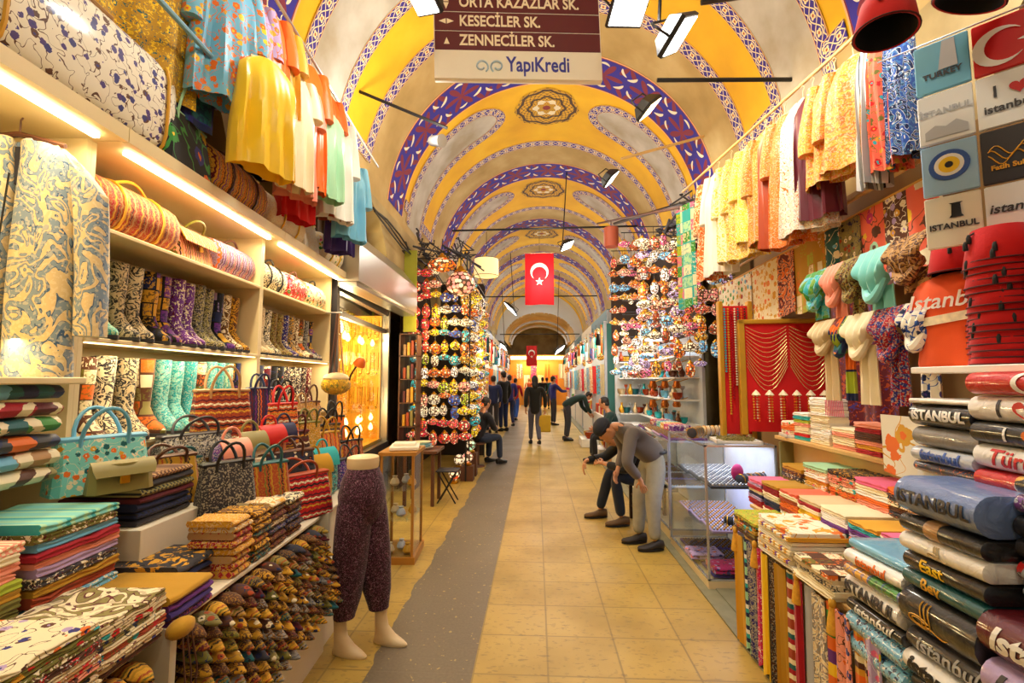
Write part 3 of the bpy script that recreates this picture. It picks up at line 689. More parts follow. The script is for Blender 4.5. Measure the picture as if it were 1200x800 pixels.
# boots
BM, SO = boot_mesh().data('shaft', DAM[2]), sole_mesh().data('sole', plain('charcoal', .5))
BMS = {}
def boots(zrow, ylist, mats, where, grp, sc=1.0):
    for i, (y, c, mi) in enumerate(ylist):
        if id(mats[mi]) not in BMS: BMS[id(mats[mi])] = boot_mesh().data('boot_shaft', mats[mi])
        place(dict(name='boot', parts=[('boot_shaft', BMS[id(mats[mi])], 1), ('sole', SO, 0)]), LM(-1.99, y, zrow+.013, -.35+.06*rnd.random(), 0, 0) @ S(sc*(.98+.04*rnd.random())),
              '%s patterned knee boot, %s from the near end of the %s' % (c, od(i), where), 'boot', grp, C(c))
BTM = [DAM[5], DAM[1], PATCH[2], FLOR[2], DAM[4], SPECK[0], PATCH[1]]
up = [(2.17, 'aqua', 4), (2.27, 'mint', 4), (2.40, 'beige', 0), (2.50, 'beige', 0), (2.62, 'gold', 2), (2.71, 'gold', 2), (2.83, 'purple', 5), (2.92, 'purple', 5), (3.02, 'khaki', 0), (3.11, 'khaki', 0), (3.22, 'lilac', 2), (3.31, 'cream', 1), (3.41, 'gold', 1)]
boots(1.79, up, BTM, 'upper boot shelf', 'boots on the upper boot shelf', .98)
up2 = [(3.68+.105*i, c, m) for i, (c, m) in enumerate([('beige', 5), ('beige', 5), ('cream', 0), ('khaki', 1), ('khaki', 1), ('indigo', 5), ('gold', 0), ('cream', 1), ('mustard', 6), ('grey', 0), ('beige', 2)])]
boots(1.79, up2, BTM, 'farther upper boot shelf', 'boots on the farther upper boot shelf', .92)
lo_ = [(2.12, 'khaki', 0), (2.25, 'cream', 6), (2.36, 'cream', 0), (2.50, 'beige', 0), (2.62, 'khaki', 6), (2.75, 'aqua', 4), (2.86, 'aqua', 4), (2.98, 'turquoise', 4), (3.07, 'aqua', 6), (3.18, 'aqua', 4), (3.27, 'turquoise', 4), (3.37, 'mint', 4), (3.46, 'indigo', 2)]
boots(1.30, lo_, BTM, 'lower boot shelf', 'boots on the lower boot shelf', 1.0)
lo2 = [(3.68+.115*i, c, m) for i, (c, m) in enumerate([('navy', 3), ('charcoal', 3), ('maroon', 3), ('black', 3), ('black', 3), ('charcoal', 5), ('black', 5), ('charcoal', 5), ('black', 5), ('maroon', 5)])]
boots(1.30, lo2, BTM, 'farther lower boot shelf', 'boots on the farther lower shelf', 1.0)
# bags on the bag shelf and on top of the cabinets
def duf(y0, y1, x, z, r_, mat, trim, c, c2, label, grp=None, name='duffel_bag', nb=2):
    k = duffel_kit(y1-y0, r_, mat, trim, name, nb); return place(k, LM(x, (y0+y1)/2, z, Q), label, 'bag', grp, C(c), C(c2))
g_ = 'bags on the top shelf inside the cabinets'
duf(2.09, 2.66, -1.97, 2.30, .135, KILIM[0], LEATH, 'rust', 'gold', 'large red and gold kilim duffel bag with yellow handles', g_)
place(tote_kit(.34, .2, .16, KILIM[1], LEATH, flap=True, hh=.07), LM(-1.98, 2.87, 2.30, Q), 'small brown kilim handbag with olive flap and handles', 'bag', g_, C('salmon'), C('olive'))
duf(3.06, 3.5, -1.98, 2.30, .12, KILIM[2], LEATH, 'lilac', 'brown', 'lilac and gold striped duffel bag beside the shelf divider', g_, nb=0)
duf(3.6, 4.02, -1.98, 2.30, .12, DAM[5], LEATH, 'cream', 'black', 'cream brocade duffel bag with black handles', g_, nb=2)
duf(4.05, 4.4, -1.97, 2.30, .12, FLOR[3], LEATH, 'red', 'brown', 'red floral embroidered round bag', g_, nb=0)
duf(4.43, 4.85, -1.97, 2.30, .12, FLOR[0], LEATH, 'cream', 'black', 'cream bag with pink and yellow roundels at far end of shelf', g_, nb=0)
g_ = 'bags lined up on top of the cabinets'
duf(2.72, 3.35, -1.87, 2.70, .17, KILIM[2], LEATH, 'gold', 'brown', 'gold and purple striped kilim duffel bag on cabinet top', g_)
duf(3.42, 3.98, -1.86, 2.70, .16, DAM[3], LEATH, 'cream', 'yellow', 'cream brocade duffel bag with yellow straps on cabinet top', g_)
place(tote_kit(.36, .33, .16, DAM[3], LEATH, hh=.12), LM(-1.84, 4.2, 2.70, Q), 'cream tote bag with gold printing on cabinet top', 'bag', g_, C('ivory'), C('yellow'))
duf(4.42, 4.86, -1.84, 2.70, .16, FLOR[3], LEATH, 'cream', 'yellow', 'cream duffel bag dotted with colours on cabinet top', g_)
duf(4.9, 5.2, -1.86, 2.70, .13, plain('OBJ', .45, 0, .2), LEATH, 'rust', 'brown', 'ribbed orange-brown leather bag at far end of cabinet top', g_, nb=3)
# white and violet floral suitcase, near end
r = thing('suitcase', 'white suitcase printed with violet flowers above the near shelf', 'suitcase', LM(-1.88, 1.93, 2.72, Q))
b = MB(); rg = []
for x, k in ((-.46, .9), (-.44, 1), (.3, 1.0), (.42, .96), (.46, .84)):
    rg.append([(x, .17*k*math.copysign(abs(math.cos(a))**.45, math.cos(a)), .24+.24*k*math.copysign(abs(math.sin(a))**.45, math.sin(a))) for a in [2*PI*i/20 for i in range(20)]])
b.loft(rg).build('case_body', cloth('floral', 'ivory', ('indigo', 'violet', 'violet', 'brown'), 1.8, .55, coat=.3), r)
for x in (-.4, .36): MB().tube([(x, .175*math.copysign(abs(math.cos(a))**.45, math.cos(a)), .24+.245*math.copysign(abs(math.sin(a))**.45, math.sin(a))) for a in [2*PI*i/20 for i in range(20)]], .008, 5, close=True).build('piping', plain('gold', .5), r)
MB().tube([(-.1, -.1, .46), (-.09, -.1, .5), (.09, -.1, .5), (.1, -.1, .46)], .009, 6).build('handle', plain('tan', .5), r)
# black embroidered bag with green handles
k = tote_kit(.42, .32, .14, cloth('floral', 'black', ('orange', 'yellow', 'indigo', 'green'), .55), LEATH, name='embroidered_bag', hh=.26)
place(k, LM(-1.78, 2.5, 2.70, Q+.1), 'black bag embroidered with large bright flowers and green tube handles', 'bag', None, C('black'), C('mint'))
# hanging crochet shawl, dark patchwork coat, silk scarves (hang from the rail above)
def drape(w, h, M, mat, label, cat, name='hanging_scarf', color=None, group=None, **kw):
    o = drape_mesh(w, h, **kw).build(name, mat, M=M); 
    if color: o.color = (*C(color), 1)
    return tag(o, label, cat, group)
drape(.7, .95, LM(-1.82, 2.15, 4.0, Q-.4), cloth('speck', 'mustard', ('yellow', 'teal'), 1.4), 'long gold and teal crochet shawl at the top of the shop', 'shawl', 'hanging_shawl', seed=3, nf=2, amp=.03)
drape(.4, .95, LM(-1.78, 2.45, 3.95, Q-.5), cloth('patch', 'navy', ('teal', 'olive', 'violet', 'indigo'), .8), 'dark navy and green patchwork throw', 'throw', 'patchwork_throw', seed=5, nf=1.5, amp=.02)
rod('hanging_rail', RL @ Vector((-1.5, 1.6, 4.05)), RL @ Vector((-1.5, 5.3, 4.05)), .012, STEEL, 'thin metal rail carrying the dresses over the left shop', 'rail')
rod('hanging_rail', RL @ Vector((-1.62, 1.6, 3.36)), RL @ Vector((-1.62, 4.9, 3.36)), .014, plain(hx('7fb0c8'), .4), 'pale blue pipe behind the hanging dresses', 'rail')
g_ = 'garments hanging over the left shop'
def garL(y, x, z, w, h, mat, c, label, sleeve=.45, rz=Q-.55, name='hanging_dress', seed=0, dep=.13, flare=1.1, c2='cream', trim=None):
    k = garment_kit(w, h, mat, name, sleeve, flare, seed, dep, True, None, trim); return place(k, LM(x, y, z, rz), label, 'garment', g_, C(c), C(c2))
FS = cloth('floral', 'OBJ', ('orange', 'yellow', 'gold', 'orange'), 1.5, .4)
garL(2.56, -1.6, 3.98, 0.36, 0.82, FS, 'sky', 'silk kaftan splashed with orange flowers on blue', .5, seed=1)
garL(2.76, -1.58, 3.98, 0.3, 0.78, FS, 'lilac', 'pale lilac silk tunic with yellow flowers', .4, seed=11)
garL(2.86, -1.54, 3.98, 0.34, 0.95, SILK, 'orange', 'bright orange silk tunic behind the yellow dress', .3, seed=2)
garL(2.68, -1.42, 3.5, 0.36, 0.68, SILK, 'yellow', 'bright yellow sleeveless dress on wooden hanger', 0, seed=3)
garL(3.0, -1.52, 3.98, 0.3, 0.6, SILK, 'gold', 'golden tunic hung high beside the yellow dress', .4, seed=14)
garL(3.12, -1.47, 3.72, 0.32, 0.8, SILK, 'cream', 'cream and blush satin dress', .3, seed=4)
garL(3.28, -1.5, 3.75, 0.3, 0.84, SILK, 'salmon', 'pale salmon dress tucked behind the cream dress', .3, seed=5)
garL(3.42, -1.5, 3.98, 0.3, 0.95, SILK, 'orange', 'plain orange long tunic between the salmon and green ones', .35, seed=6)
garL(3.64, -1.43, 3.74, 0.3, 0.7, SILK, 'mint', 'glossy mint green halter dress', 0, seed=7)
garL(3.78, -1.5, 3.98, 0.28, 0.6, SILK, 'orange', 'short orange top above the green dress', .4, seed=8)
garL(3.92, -1.45, 3.85, 0.32, 0.88, SILK, 'white', 'plain white cotton dress', .5, seed=9)
garL(4.06, -1.5, 3.85, 0.28, 0.85, SILK, 'rust', 'rust coloured tunic behind the white dress', .4, seed=10)
garL(4.2, -1.42, 3.6, 0.32, 0.72, SILK, 'sky', 'sky blue dress at the far end of the rail', .5, seed=12)
garL(3.6, -1.64, 3.35, 0.3, 0.5, SILK, 'red', 'red top hanging low under the orange tunic', .4, seed=13)
garL(4.36, -1.58, 3.5, 0.3, 0.7, SILK, 'violet', 'dark violet tunic behind the sky blue dress', .4, seed=15)
# brocade jacket near left
JM = cloth('damask', hx('dcc594'), (hx('7f93a6'), hx('3f5d84'), hx('f0e2c0')), 1.05, .7)
r = thing('hanging_jacket', 'long collarless cream and blue brocade jacket hanging open', 'jacket', LM(-1.975, 1.86, 2.60, .2) @ S(.80, .93, .97))
for sx in (-1, 1):
    b = MB(); rg = []
    for k in range(11):
        t = (0, .025, .05, .09, .14, .25, .4, .55, .7, .85, 1.0)[k]; z = -.03-1.0*t; wi = (.09, .15, .21, .25, .265, .26, .262, .266, .27, .28, .285)[k]; x0 = sx*(.012+.05*max(0, .18-t)*5*.25); n = 16; ring = []
        for i in range(n):
            a = 2*PI*i/n; cx = x0+sx*wi/2; ring.append((cx+wi/2*math.copysign(abs(math.cos(a))**.6, math.cos(a)), .065*math.sin(a)*(1 if k else .4)+.008*math.sin(6*t+sx), z if k or sx*math.cos(a) < .2 else z-.03))
        rg.append(ring[::-1])
    b.loft(rg).build('front_panel', JM, r)
    b = MB(); rg = []
    for k in range(9):
        q = k/8; cx = sx*(.17, .235, .285, .31, .325, .335, .345, .35, .355)[k]; zz_ = -(.075, .10, .16, .25, .36, .48, .6, .73, .85)[k]; rr_ = (.04, .07, .082, .08, .076, .073, .07, .068, .066)[k]; rg.append([(cx+rr_*math.cos(2*PI*i/12)*(1+.05*math.sin(3*i+5*q)), .065*rr_/.08*math.sin(2*PI*i/12)+.02, zz_-sx*math.cos(2*PI*i/12)*rr_*(.9 if k < 3 else 0)) for i in range(12)][::-1])
    b.loft(rg).build('sleeve', JM, r)
MB().tube([(.085*math.cos(t_), .05*math.sin(t_)*1.2-.01, -.045-.03*(1-math.sin(t_))) for t_ in [-.35+(PI+.7)*i/14 for i in range(15)]], .022, 6).build('collar', JM, r)
MB().tube([(.02, -.06, -.2), (.0, -.07, -.6), (0, -.07, -1.02)], .004, 5).build('front_edge', plain('black', .5), r)
MB().sheet(lambda u, v: ((u-.5)*.22, .02, -.06-.16*v), 4, 3, .02).build('lining', plain('charcoal', .7), r)
MB().tube([(-.2, 0, -.045), (0, 0, -.01), (.2, 0, -.045)], .012, 6).tube([(0, 0, 0), (0, 0, .05), (.02, 0, .08)], .004, 5).build('hanger', plain('brown', .5), r)
# ikat bolts
sh = MB().b2((-2.2, .9, 1.585), (-1.58, 1.80, 1.61), bv=.004).build('display_board', WOODL, M=LM(0, 0, 0)); tag(sh, 'thin pale board above the folded ikat cloths', 'board')
z = 1.24
for i, (c, cc) in enumerate([('cream', ('brown', 'khaki', 'cream')), ('tan', ('cream', 'sky', 'brown')), ('charcoal', ('navy', 'orange', 'cream')), ('green', ('cream', 'teal', 'olive')), ('crimson', ('cream', 'maroon', 'white')), ('teal', ('navy', 'sky', 'blue'))]):
    m = cloth('ikat', 'OBJ', cc, 1.0, .45); k = dict(name='ikat_cloth', parts=[('cloth', fold_mesh(.62, .36, .056, i, 1).data('cloth', m), 1)])
    place(k, LM(-1.80, 1.44, z, Q), ('%s ikat patterned folded cloth, ' % c)+('topmost' if i == 5 else 'bottom one' if i == 0 else od(i)+' from the bottom')+' of the pile under the board', 'cloth', 'folded ikat cloths', C(c)); z += .058
# ---------------------------------------------------------------- the counter
CW = plain(hx('e6dcc4'), .5, 0, .06, 'off_white_board', 3)
r = thing('display_counter', 'long off-white counter with slanted slipper rack along the left shop', 'counter', LM(0, 0, 0))
MB().b2((-1.75, .5, 0), (-1.09, 2.95, .32)).build('base', CW, r)
MB().b2((-1.75, 2.955, 0), (-1.11, 4.15, .45)).build('base', CW, r)
MB().b2((-1.95, .5, .32), (-1.32, 2.95, .77)).build('carcass', CW, r)
MB().b2((-1.95, 2.95, .45), (-1.15, 4.15, .78)).build('carcass', CW, r)
MB().b2((-1.95, .5, .77), (-1.12, 4.15, .79), bv=.004).build('counter_top', CW, r)
ROWS = 10
def rackpt(i): t = (i+.0)/ROWS; return (-1.065-.11*t, .345+.42*t)
for i in range(ROWS):
    x, z = rackpt(i); MB().b2((x-.16, .5, z-.008), (x-.03, 2.93, z)).build('rack_ledge', CW, r)
for i, y in enumerate((1.60, 2.94)): MB().b2((-1.36, y, .32), (-1.08, y+.03, .80)).build('upright', CW, r)
MB().b2((-2.0, 1.9, .79), (-1.42, 4.15, 1.02), bv=.003).build('raised_step', CW, r)
SLM = slipper_mesh(); SLB = [SLM.data('slipper_upper', m) for m in (DAM[1], FLOR[2], KILIM[1])]
ins = MB(); ins.sphere((-.05, 0, .034), (.055, .024, .006), 8, 4); INS = ins.data('insole', plain('maroon', .7))
sc_ = ['brown', 'mustard', 'gold', 'charcoal', 'olive', 'teal', 'grey', 'khaki', 'maroon', 'tan']
rows_c = [['teal', 'grey', 'charcoal'], ['gold', 'brown', 'olive'], ['brown', 'maroon', 'khaki'], ['charcoal', 'grey', 'brown'], ['charcoal', 'teal', 'grey'], ['maroon', 'brown', 'mustard'], ['olive', 'gold', 'mustard'], ['teal', 'grey', 'olive'], ['brown', 'maroon', 'tan'], ['charcoal', 'brown', 'khaki']]
for i in range(ROWS):
    x, z = rackpt(i); n = 0; y = 1.10
    while y < 2.9:
        if not (1.54 < y < 1.67):
            c = rows_c[i][rnd.randrange(3)] if rnd.random() < .8 else 'gold'
            place(dict(name='slipper', parts=[('slipper_upper', SLB[(i+n) % 3], 1), ('insole', INS, 0)]), LM(x+.02+.012*rnd.random(), y, z+.002, (rnd.random()-.5)*.12-.25, 0, .12) @ S(.8, .86, .72),
                  '%s pointed slipper, %s from the near end, %s' % (c, od(n), 'bottom row of the rack' if i == 0 else 'top row of the rack' if i == ROWS-1 else 'row %s up on the rack' % ORD[i]), 'slipper', 'pointed slippers on the counter rack', C(c)); n += 1
        y += .079
# stacks on the counter: front row, then behind
XS = -1.26
CR = ['cream', 'beige', 'gold', 'ivory', 'tan']
MIX = ['olive', 'orange', 'cream', 'brown', 'sky', 'rust', 'mustard', 'charcoal', 'beige', 'lilac', 'salmon']
DK = ['charcoal', 'brown', 'navy', 'black', 'maroon', 'khaki']
def stk(y, x, z, n, w, d, h, cols, mats, where, grp, top=None, what='folded scarf', seed=0, lay=2, rz=0, name='folded_scarf'):
    return stack(where, LM(x, y, z, Q+rz), n, w, d, h, cols, mats, what, 'scarf' if 'scarf' in what else 'cloth' if 'cloth' in what else 'pouch', grp, lay, .014, top, name, seed)
GS = 'scarves stacked on the left counter'
stk(.93, XS+.05, .79, 10, .25, .3, .017, ['tan', 'brown', 'grey', 'maroon', 'cream'], FLOR[:3]+SPECK, 'stack at the near corner of the counter', GS, ('cream', FLOR[0]), seed=1)
stk(1.2, XS+.03, .79, 10, .25, .3, .017, ['tan', 'beige', 'brown', 'olive', 'salmon'], FLOR[:3]+SPECK, 'second front stack on the counter', GS, ('cream', FLOR[1]), seed=2)
stk(1.46, XS+.02, .79, 9, .25, .3, .017, ['khaki', 'brown', 'beige', 'rust', 'cream'], FLOR[:3]+SPECK, 'stack topped by the cream paisley scarf', GS, ('cream', cloth('damask', 'OBJ', ('khaki', 'maroon', 'brown'), .8)), seed=3)
stk(1.72, XS+.0, .79, 4, .22, .34, .027, ['purple', 'violet', 'purple', 'maroon'], [PLN, SPECK[3]], 'purple stack beside the rack upright', GS, ('mustard', PLN), seed=4, lay=1)
stk(1.0, -1.55, .79, 14, .28, .3, .026, ['mustard', 'yellow', 'lime', 'orange', 'salmon', 'grey', 'olive', 'lilac', 'pink'], [PLN, PLN, STRX[0]], 'tall yellow and pink stack', GS, ('salmon', cloth('weave', 'OBJ', ('cream',))), seed=5)
stk(1.3, -1.56, .79, 13, .27, .3, .027, ['mustard', 'orange', 'lime', 'salmon', 'cream', 'grey', 'olive'], [PLN, PLN], 'mustard stack left of the turquoise one', GS, ('salmon', cloth('weave', 'OBJ', ('cream',))), seed=25)
stk(1.62, -1.56, .79, 14, .3, .32, .026, MIX+['crimson', 'sky'], [PLN, PLN, SPECK[0]], 'tall turquoise topped stack', GS, ('aqua', cloth('stripe', 'OBJ', ('mint', 'aqua', 'turquoise'), 1.5, .6, 0)), seed=6)
stk(1.96, -1.36, .79, 4, .27, .3, .03, DK, [PLN, SPECK[1]], 'low gold flecked black stack', GS, ('charcoal', cloth('speck', 'OBJ', ('gold', 'black'), .6)), seed=7, lay=1)
stk(2.08, -1.62, 1.02, 7, .3, .34, .03, DK, [cloth('weave', 'OBJ', ('black',)), PLN], 'dark knitted stack below the tote', GS, ('brown', cloth('weave', 'OBJ', ('tan',))), seed=8, lay=1)
GP = 'folded pouches stacked at the counter edge'
stk(2.08, -1.22, .79, 8, .13, .2, .028, ['gold', 'crimson', 'mustard', 'beige'], [DAM[2], KILIM[0]], 'red edged column beside purple scarves', GP, ('gold', DAM[2]), 'folded brocade pouch', 10, 1, name='brocade_pouch')
stk(2.24, -1.22, .79, 8, .13, .2, .028, ['khaki', 'teal', 'gold', 'rust'], [DAM[1], KILIM[1]], 'second column along the counter edge', GP, ('gold', DAM[1]), 'folded brocade pouch', 11, 1, name='brocade_pouch')
stk(2.41, -1.23, .79, 7, .15, .2, .032, ['beige', 'maroon', 'charcoal'], [DAM[1], DAM[0]], 'third column along the counter edge', GP, ('cream', DAM[2]), 'folded brocade pouch', 12, 1, name='brocade_pouch')
stk(2.6, -1.23, .79, 6, .15, .2, .034, ['khaki', 'maroon', 'navy'], [DAM[1], DAM[0]], 'fourth column along the counter edge', GP, ('cream', DAM[5]), 'folded brocade pouch', 13, 1, name='brocade_pouch')
stk(1.2, -1.82, 1.10, 3, .5, .34, .05, ['brown', 'olive', 'rust'], FLOR[:3], 'loose bundle under the ikat cloths', 'bundled cloths under the ikat pile', ('cream', cloth('speck', 'OBJ', ('pink', 'white'))), 'folded cloth', 14, 2, name='folded_cloth')
# yellow pouch hung on the upright
r = thing('drawstring_pouch', 'mustard yellow pouch with long brown cords hung over white upright', 'pouch', LM(-1.07, 1.615, .79, Q))
MB().sphere((0, -.01, .01), (.055, .035, .03), 12, 8).build('pouch_body', cloth('plain', 'mustard'), r)
for s in (-1, 0, 1): MB().tube([(s*.02, -.03, 0), (s*.03, -.05, -.12), (s*.015+.02, -.045, -.3)], .003, 5).build('cord', plain('brown', .6), r)
# handbags
GB = 'handbags crowded on the left counter'
def hb(y, x, z, k, label, c, c2, rz=0, sc=1.0, cat='bag'):
    return place(k, LM(x, y, z, Q+rz) @ S(sc), label, cat, GB, C(c), C(c2))
tk = tote_kit; FT = cloth('floral', 'OBJ', ('gold', 'orange', 'teal', 'cream'), 2.6)
hb(1.93, -1.62, 1.17, tk(.32, .2, .13, FT, LEATH, hh=.12), 'turquoise floral handbag with blue and red tube handles', 'aqua', 'sky', -.5)
hb(1.82, -1.45, 1.19, tk(.2, .1, .08, LEATH, LEATH, 'clutch_bag', True, .0, band=False), 'olive leather clutch with curved flap in front of turquoise bag', 'khaki', 'khaki', -.6)
hb(2.28, -1.6, 1.02, tk(.26, .22, .14, KILIM[1], LEATH, hh=.05), 'brown bag with yellow piping beside turquoise bag', 'mustard', 'brown', -.5)
hb(2.35, -1.36, .96, tk(.26, .24, .12, DAM[5], LEATH, hh=.1), 'black and cream embroidered tote with black handles', 'charcoal', 'black', -.55)
hb(2.66, -1.72, 1.18, tk(.4, .12, .16, DAM[5], LEATH, hh=.1), 'long low grey bag with dark handles in front of boots', 'grey', 'charcoal', -.5)
hb(2.5, -1.74, 1.02, tk(.36, .17, .2, DAM[5], LEATH, hh=.07), 'olive green bag lying under the boot shelf', 'olive', 'teal', -.4)
hb(2.92, -1.74, 1.22, tk(.32, .3, .14, KH[0], LEATH, hh=.14), 'tall rust kilim tote with brown leather handles', 'rust', 'tan', -.6, 1.05)
hb(3.28, -1.7, 1.22, tk(.2, .32, .1, KILIM[2], LEATH, hh=.1), 'narrow navy and orange shoulder bag', 'navy', 'navy', -.6)
hb(3.2, -1.5, 1.18, tk(.22, .26, .1, KH[0], LEATH, hh=.12), 'orange kilim shoulder bag with red rolled handles', 'orange', 'red', -.5)
hb(2.62, -1.5, 1.04, pack_kit(.2, .24, .12, DAM[0], LEATH), 'purple leather drawstring backpack', 'purple', 'salmon', -.5)
hb(2.8, -1.5, 1.04, pack_kit(.2, .26, .12, DAM[3], LEATH), 'cream brocade backpack with grey flap', 'cream', 'khaki', -.5)
hb(2.98, -1.48, 1.04, pack_kit(.2, .28, .13, KILIM[0], LEATH), 'orange striped backpack with red flap', 'orange', 'red', -.5)
hb(3.13, -1.46, 1.04, pack_kit(.16, .28, .1, KH[2], LEATH), 'navy striped backpack behind the orange one', 'navy', 'navy', -.5)
hb(2.62, -1.3, .93, tk(.24, .22, .12, KILIM[1], LEATH, hh=.1), 'green and rust kilim bag beside black tote', 'rust', 'teal', -.55)
hb(2.86, -1.24, .80, tk(.42, .24, .15, KH[0], LEATH, hh=.09), 'large red and orange kilim handbag at the counter front', 'red', 'rust', -.6)
hb(2.95, -1.36, .92, tk(.4, .24, .13, FLOR[2], LEATH, hh=.1), 'dark floral bag with brown handles behind large red bag', 'charcoal', 'brown', -.6)
hb(3.22, -1.3, .80, pack_kit(.26, .3, .14, KILIM[1], PLN), 'yellow-orange kilim backpack with buckled flap', 'gold', 'mustard', -.6)
hb(3.42, -1.32, .80, pack_kit(.24, .32, .13, DAM[4], PLN), 'teal backpack beside the yellow-orange one', 'teal', 'turquoise', -.5)
hb(3.35, -1.48, 1.02, tk(.22, .22, .12, KH[0], LEATH, hh=.12), 'small brown kilim bag with looped handles', 'brown', 'maroon', -.5)
hb(3.5, -1.45, 1.05, tk(.2, .24, .1, DAM[2], LEATH, hh=.1), 'mustard leather bag with folded flap', 'mustard', 'olive', -.5)
hb(3.5, -1.66, 1.2, tk(.26, .24, .12, KILIM[2], LEATH, hh=.16), 'rust bag with tall black looped handles', 'rust', 'black', -.5)
hb(3.68, -1.62, 1.12, tk(.24, .24, .1, KH[1], LEATH, hh=.14), 'brown tapestry bag in front of gold window', 'brown', 'tan', -.5)
hb(3.66, -1.38, .98, tk(.24, .22, .12, KILIM[0], LEATH, hh=.12), 'orange and gold bag behind teal backpack', 'orange', 'mustard', -.5)
hb(3.86, -1.45, 1.02, tk(.26, .22, .12, KH[2], LEATH, hh=.13), 'green and orange striped bag near counter end', 'olive', 'black', -.5)
hb(3.98, -1.3, .80, tk(.26, .3, .12, KILIM[0], LEATH, hh=.12), 'rust and cream kilim tote at the far end of counter', 'rust', 'black', -.5)
hb(3.72, -1.22, .80, tk(.24, .2, .12, DAM[0], LEATH, hh=.1), 'plum coloured tapestry bag behind mannequin', 'purple', 'charcoal', -.5)
hb(3.9, -1.62, 1.2, tk(.22, .22, .1, DAM[2], LEATH, hh=.14), 'tan leather shoulder bag beneath gold window', 'tan', 'brown', -.5)
hb(4.05, -1.46, 1.05, tk(.2, .24, .1, PLN, LEATH, hh=.13), 'plain orange bag with thin black handles', 'orange', 'black', -.5)
# slouchy yellow shoulder bag with long straps, hanging at the cabinet end
r = thing('shoulder_bag', 'slouchy mustard fringed bag with long striped straps hanging', 'bag', LM(-1.72, 4.78, 1.55, Q-.6))
MB().sphere((0, 0, .0), (.17, .08, .1), 14, 8).build('bag_body', cloth('speck', 'mustard', ('olive', 'yellow')), r)
MB().sphere((.0, 0, .07), (.15, .07, .055), 12, 6).build('bag_flap', plain('beige', .7), r)
for s in (-1.5, -.5, .5, 1.5): MB().tube([(s*.06, 0, .08), (s*.03, 0, .4), (s*.008, 0, .72)], .009, 5).build('strap', plain('brown' if s < 0 else 'tan', .6), r)
rod('bag_hook', RL @ Vector((-1.85, 4.78, 2.28)), RL @ Vector((-1.68, 4.78, 2.28)), .006, STEEL, 'small steel hook on cabinet edge holding slouchy bag', 'hook')
# mannequin legs
MANN = plain(hx('e2c79a'), .4, 0, .03, 'mannequin_skin', 2)
def skin_body(name, joints, edges, mat, parent=None, sub=2, root=0, M=None):
    me = bpy.data.meshes.new(name); bm = bmesh.new(); L = bm.verts.layers.skin.verify(); vs = []
    for i, j in enumerate(joints):
        v = bm.verts.new(j[:3]); v[L].radius = (j[3], j[4] if len(j) > 4 else j[3]); v[L].use_root = (i == root); vs.append(v)
    for a, b in edges: bm.edges.new((vs[a], vs[b]))
    bm.to_mesh(me); bm.free()
    o = bpy.data.objects.new(name, me); COL.objects.link(o); me.materials.append(getattr(mat, 'm', mat))
    md = o.modifiers.new('skin', 'SKIN'); md.use_smooth_shade = True
    if sub: s = o.modifiers.new('sub', 'SUBSURF'); s.levels = sub; s.render_levels = sub
    dg = bpy.context.evaluated_depsgraph_get(); dg.update(); m2 = bpy.data.meshes.new_from_object(o.evaluated_get(dg)); bpy.data.objects.remove(o)
    m2.name = name; m2.polygons.foreach_set('use_smooth', [True]*len(m2.polygons)); return put(name, m2, parent, M=M)
mp = onZ(413, 760, 0); r = thing('mannequin', 'cream half mannequin wearing plum patterned harem trousers beside the counter', 'mannequin', T(mp.x+.03, mp.y+.02, 0) @ Rz(-.25))
for s, fy in ((-1, -.06), (1, .1)):
    b = MB(); n = 14; rg = []
    for z, cx, rx, ry in ((0, .06, .115, .038), (.012, .06, .118, .042), (.04, .055, .105, .04), (.065, .035, .08, .036), (.1, .0, .045, .034), (.16, -.008, .038, .036), (.3, -.008, .05, .048), (.42, -.005, .05, .05)):
        rg.append([(fy+cx+rx*math.cos(a), s*.09+ry*math.sin(a)*(1-.2*max(0, math.cos(a))), z*(1-.4*max(0, math.cos(a)) if .02 < z < .08 else 1)) for a in [2*PI*i/n for i in range(n)]])
    b.loft(rg).build('leg', MANN, r)
TRM = cloth('speck', hx('2c0f1e'), (hx('6a3850'), hx('a07a88')), 3.2, .9)
for s, fy in ((-1, -.06), (1, .1)):
    b = MB(); rg = []; n = 16
    for z, rx, ry in ((.2, .05, .05), (.205, .062, .064), (.225, .064, .066), (.24, .068, .07), (.32, .085, .09), (.5, .1, .105), (.7, .105, .11), (.85, .1, .11), (.92, .08, .08)):
        t = z/.95; rg.append([(fy*(1-t)+rx*math.cos(a)*(1+.06*math.sin(5*a+s)*min(1, (z-.2)*6)), s*(.09-.03*t)+ry*math.sin(a)*(1+.05*math.cos(4*a+2*z)), z) for a in [2*PI*i/n for i in range(n)]])
    b.loft(rg).build('trouser_leg', TRM, r)
b = MB(); b.lathe([(.1, .72), (.15, .8), (.16, .9), (.135, 1.0), (.105, 1.06), (.1, 1.065)], 20, sx=.85); b.build('trouser_seat', TRM, r)
MB().lathe([(.098, 1.05), (.104, 1.07), (.106, 1.1), (.103, 1.125), (.09, 1.13), (.01, 1.13)], 20, sx=.88).build('waist', MANN, r)
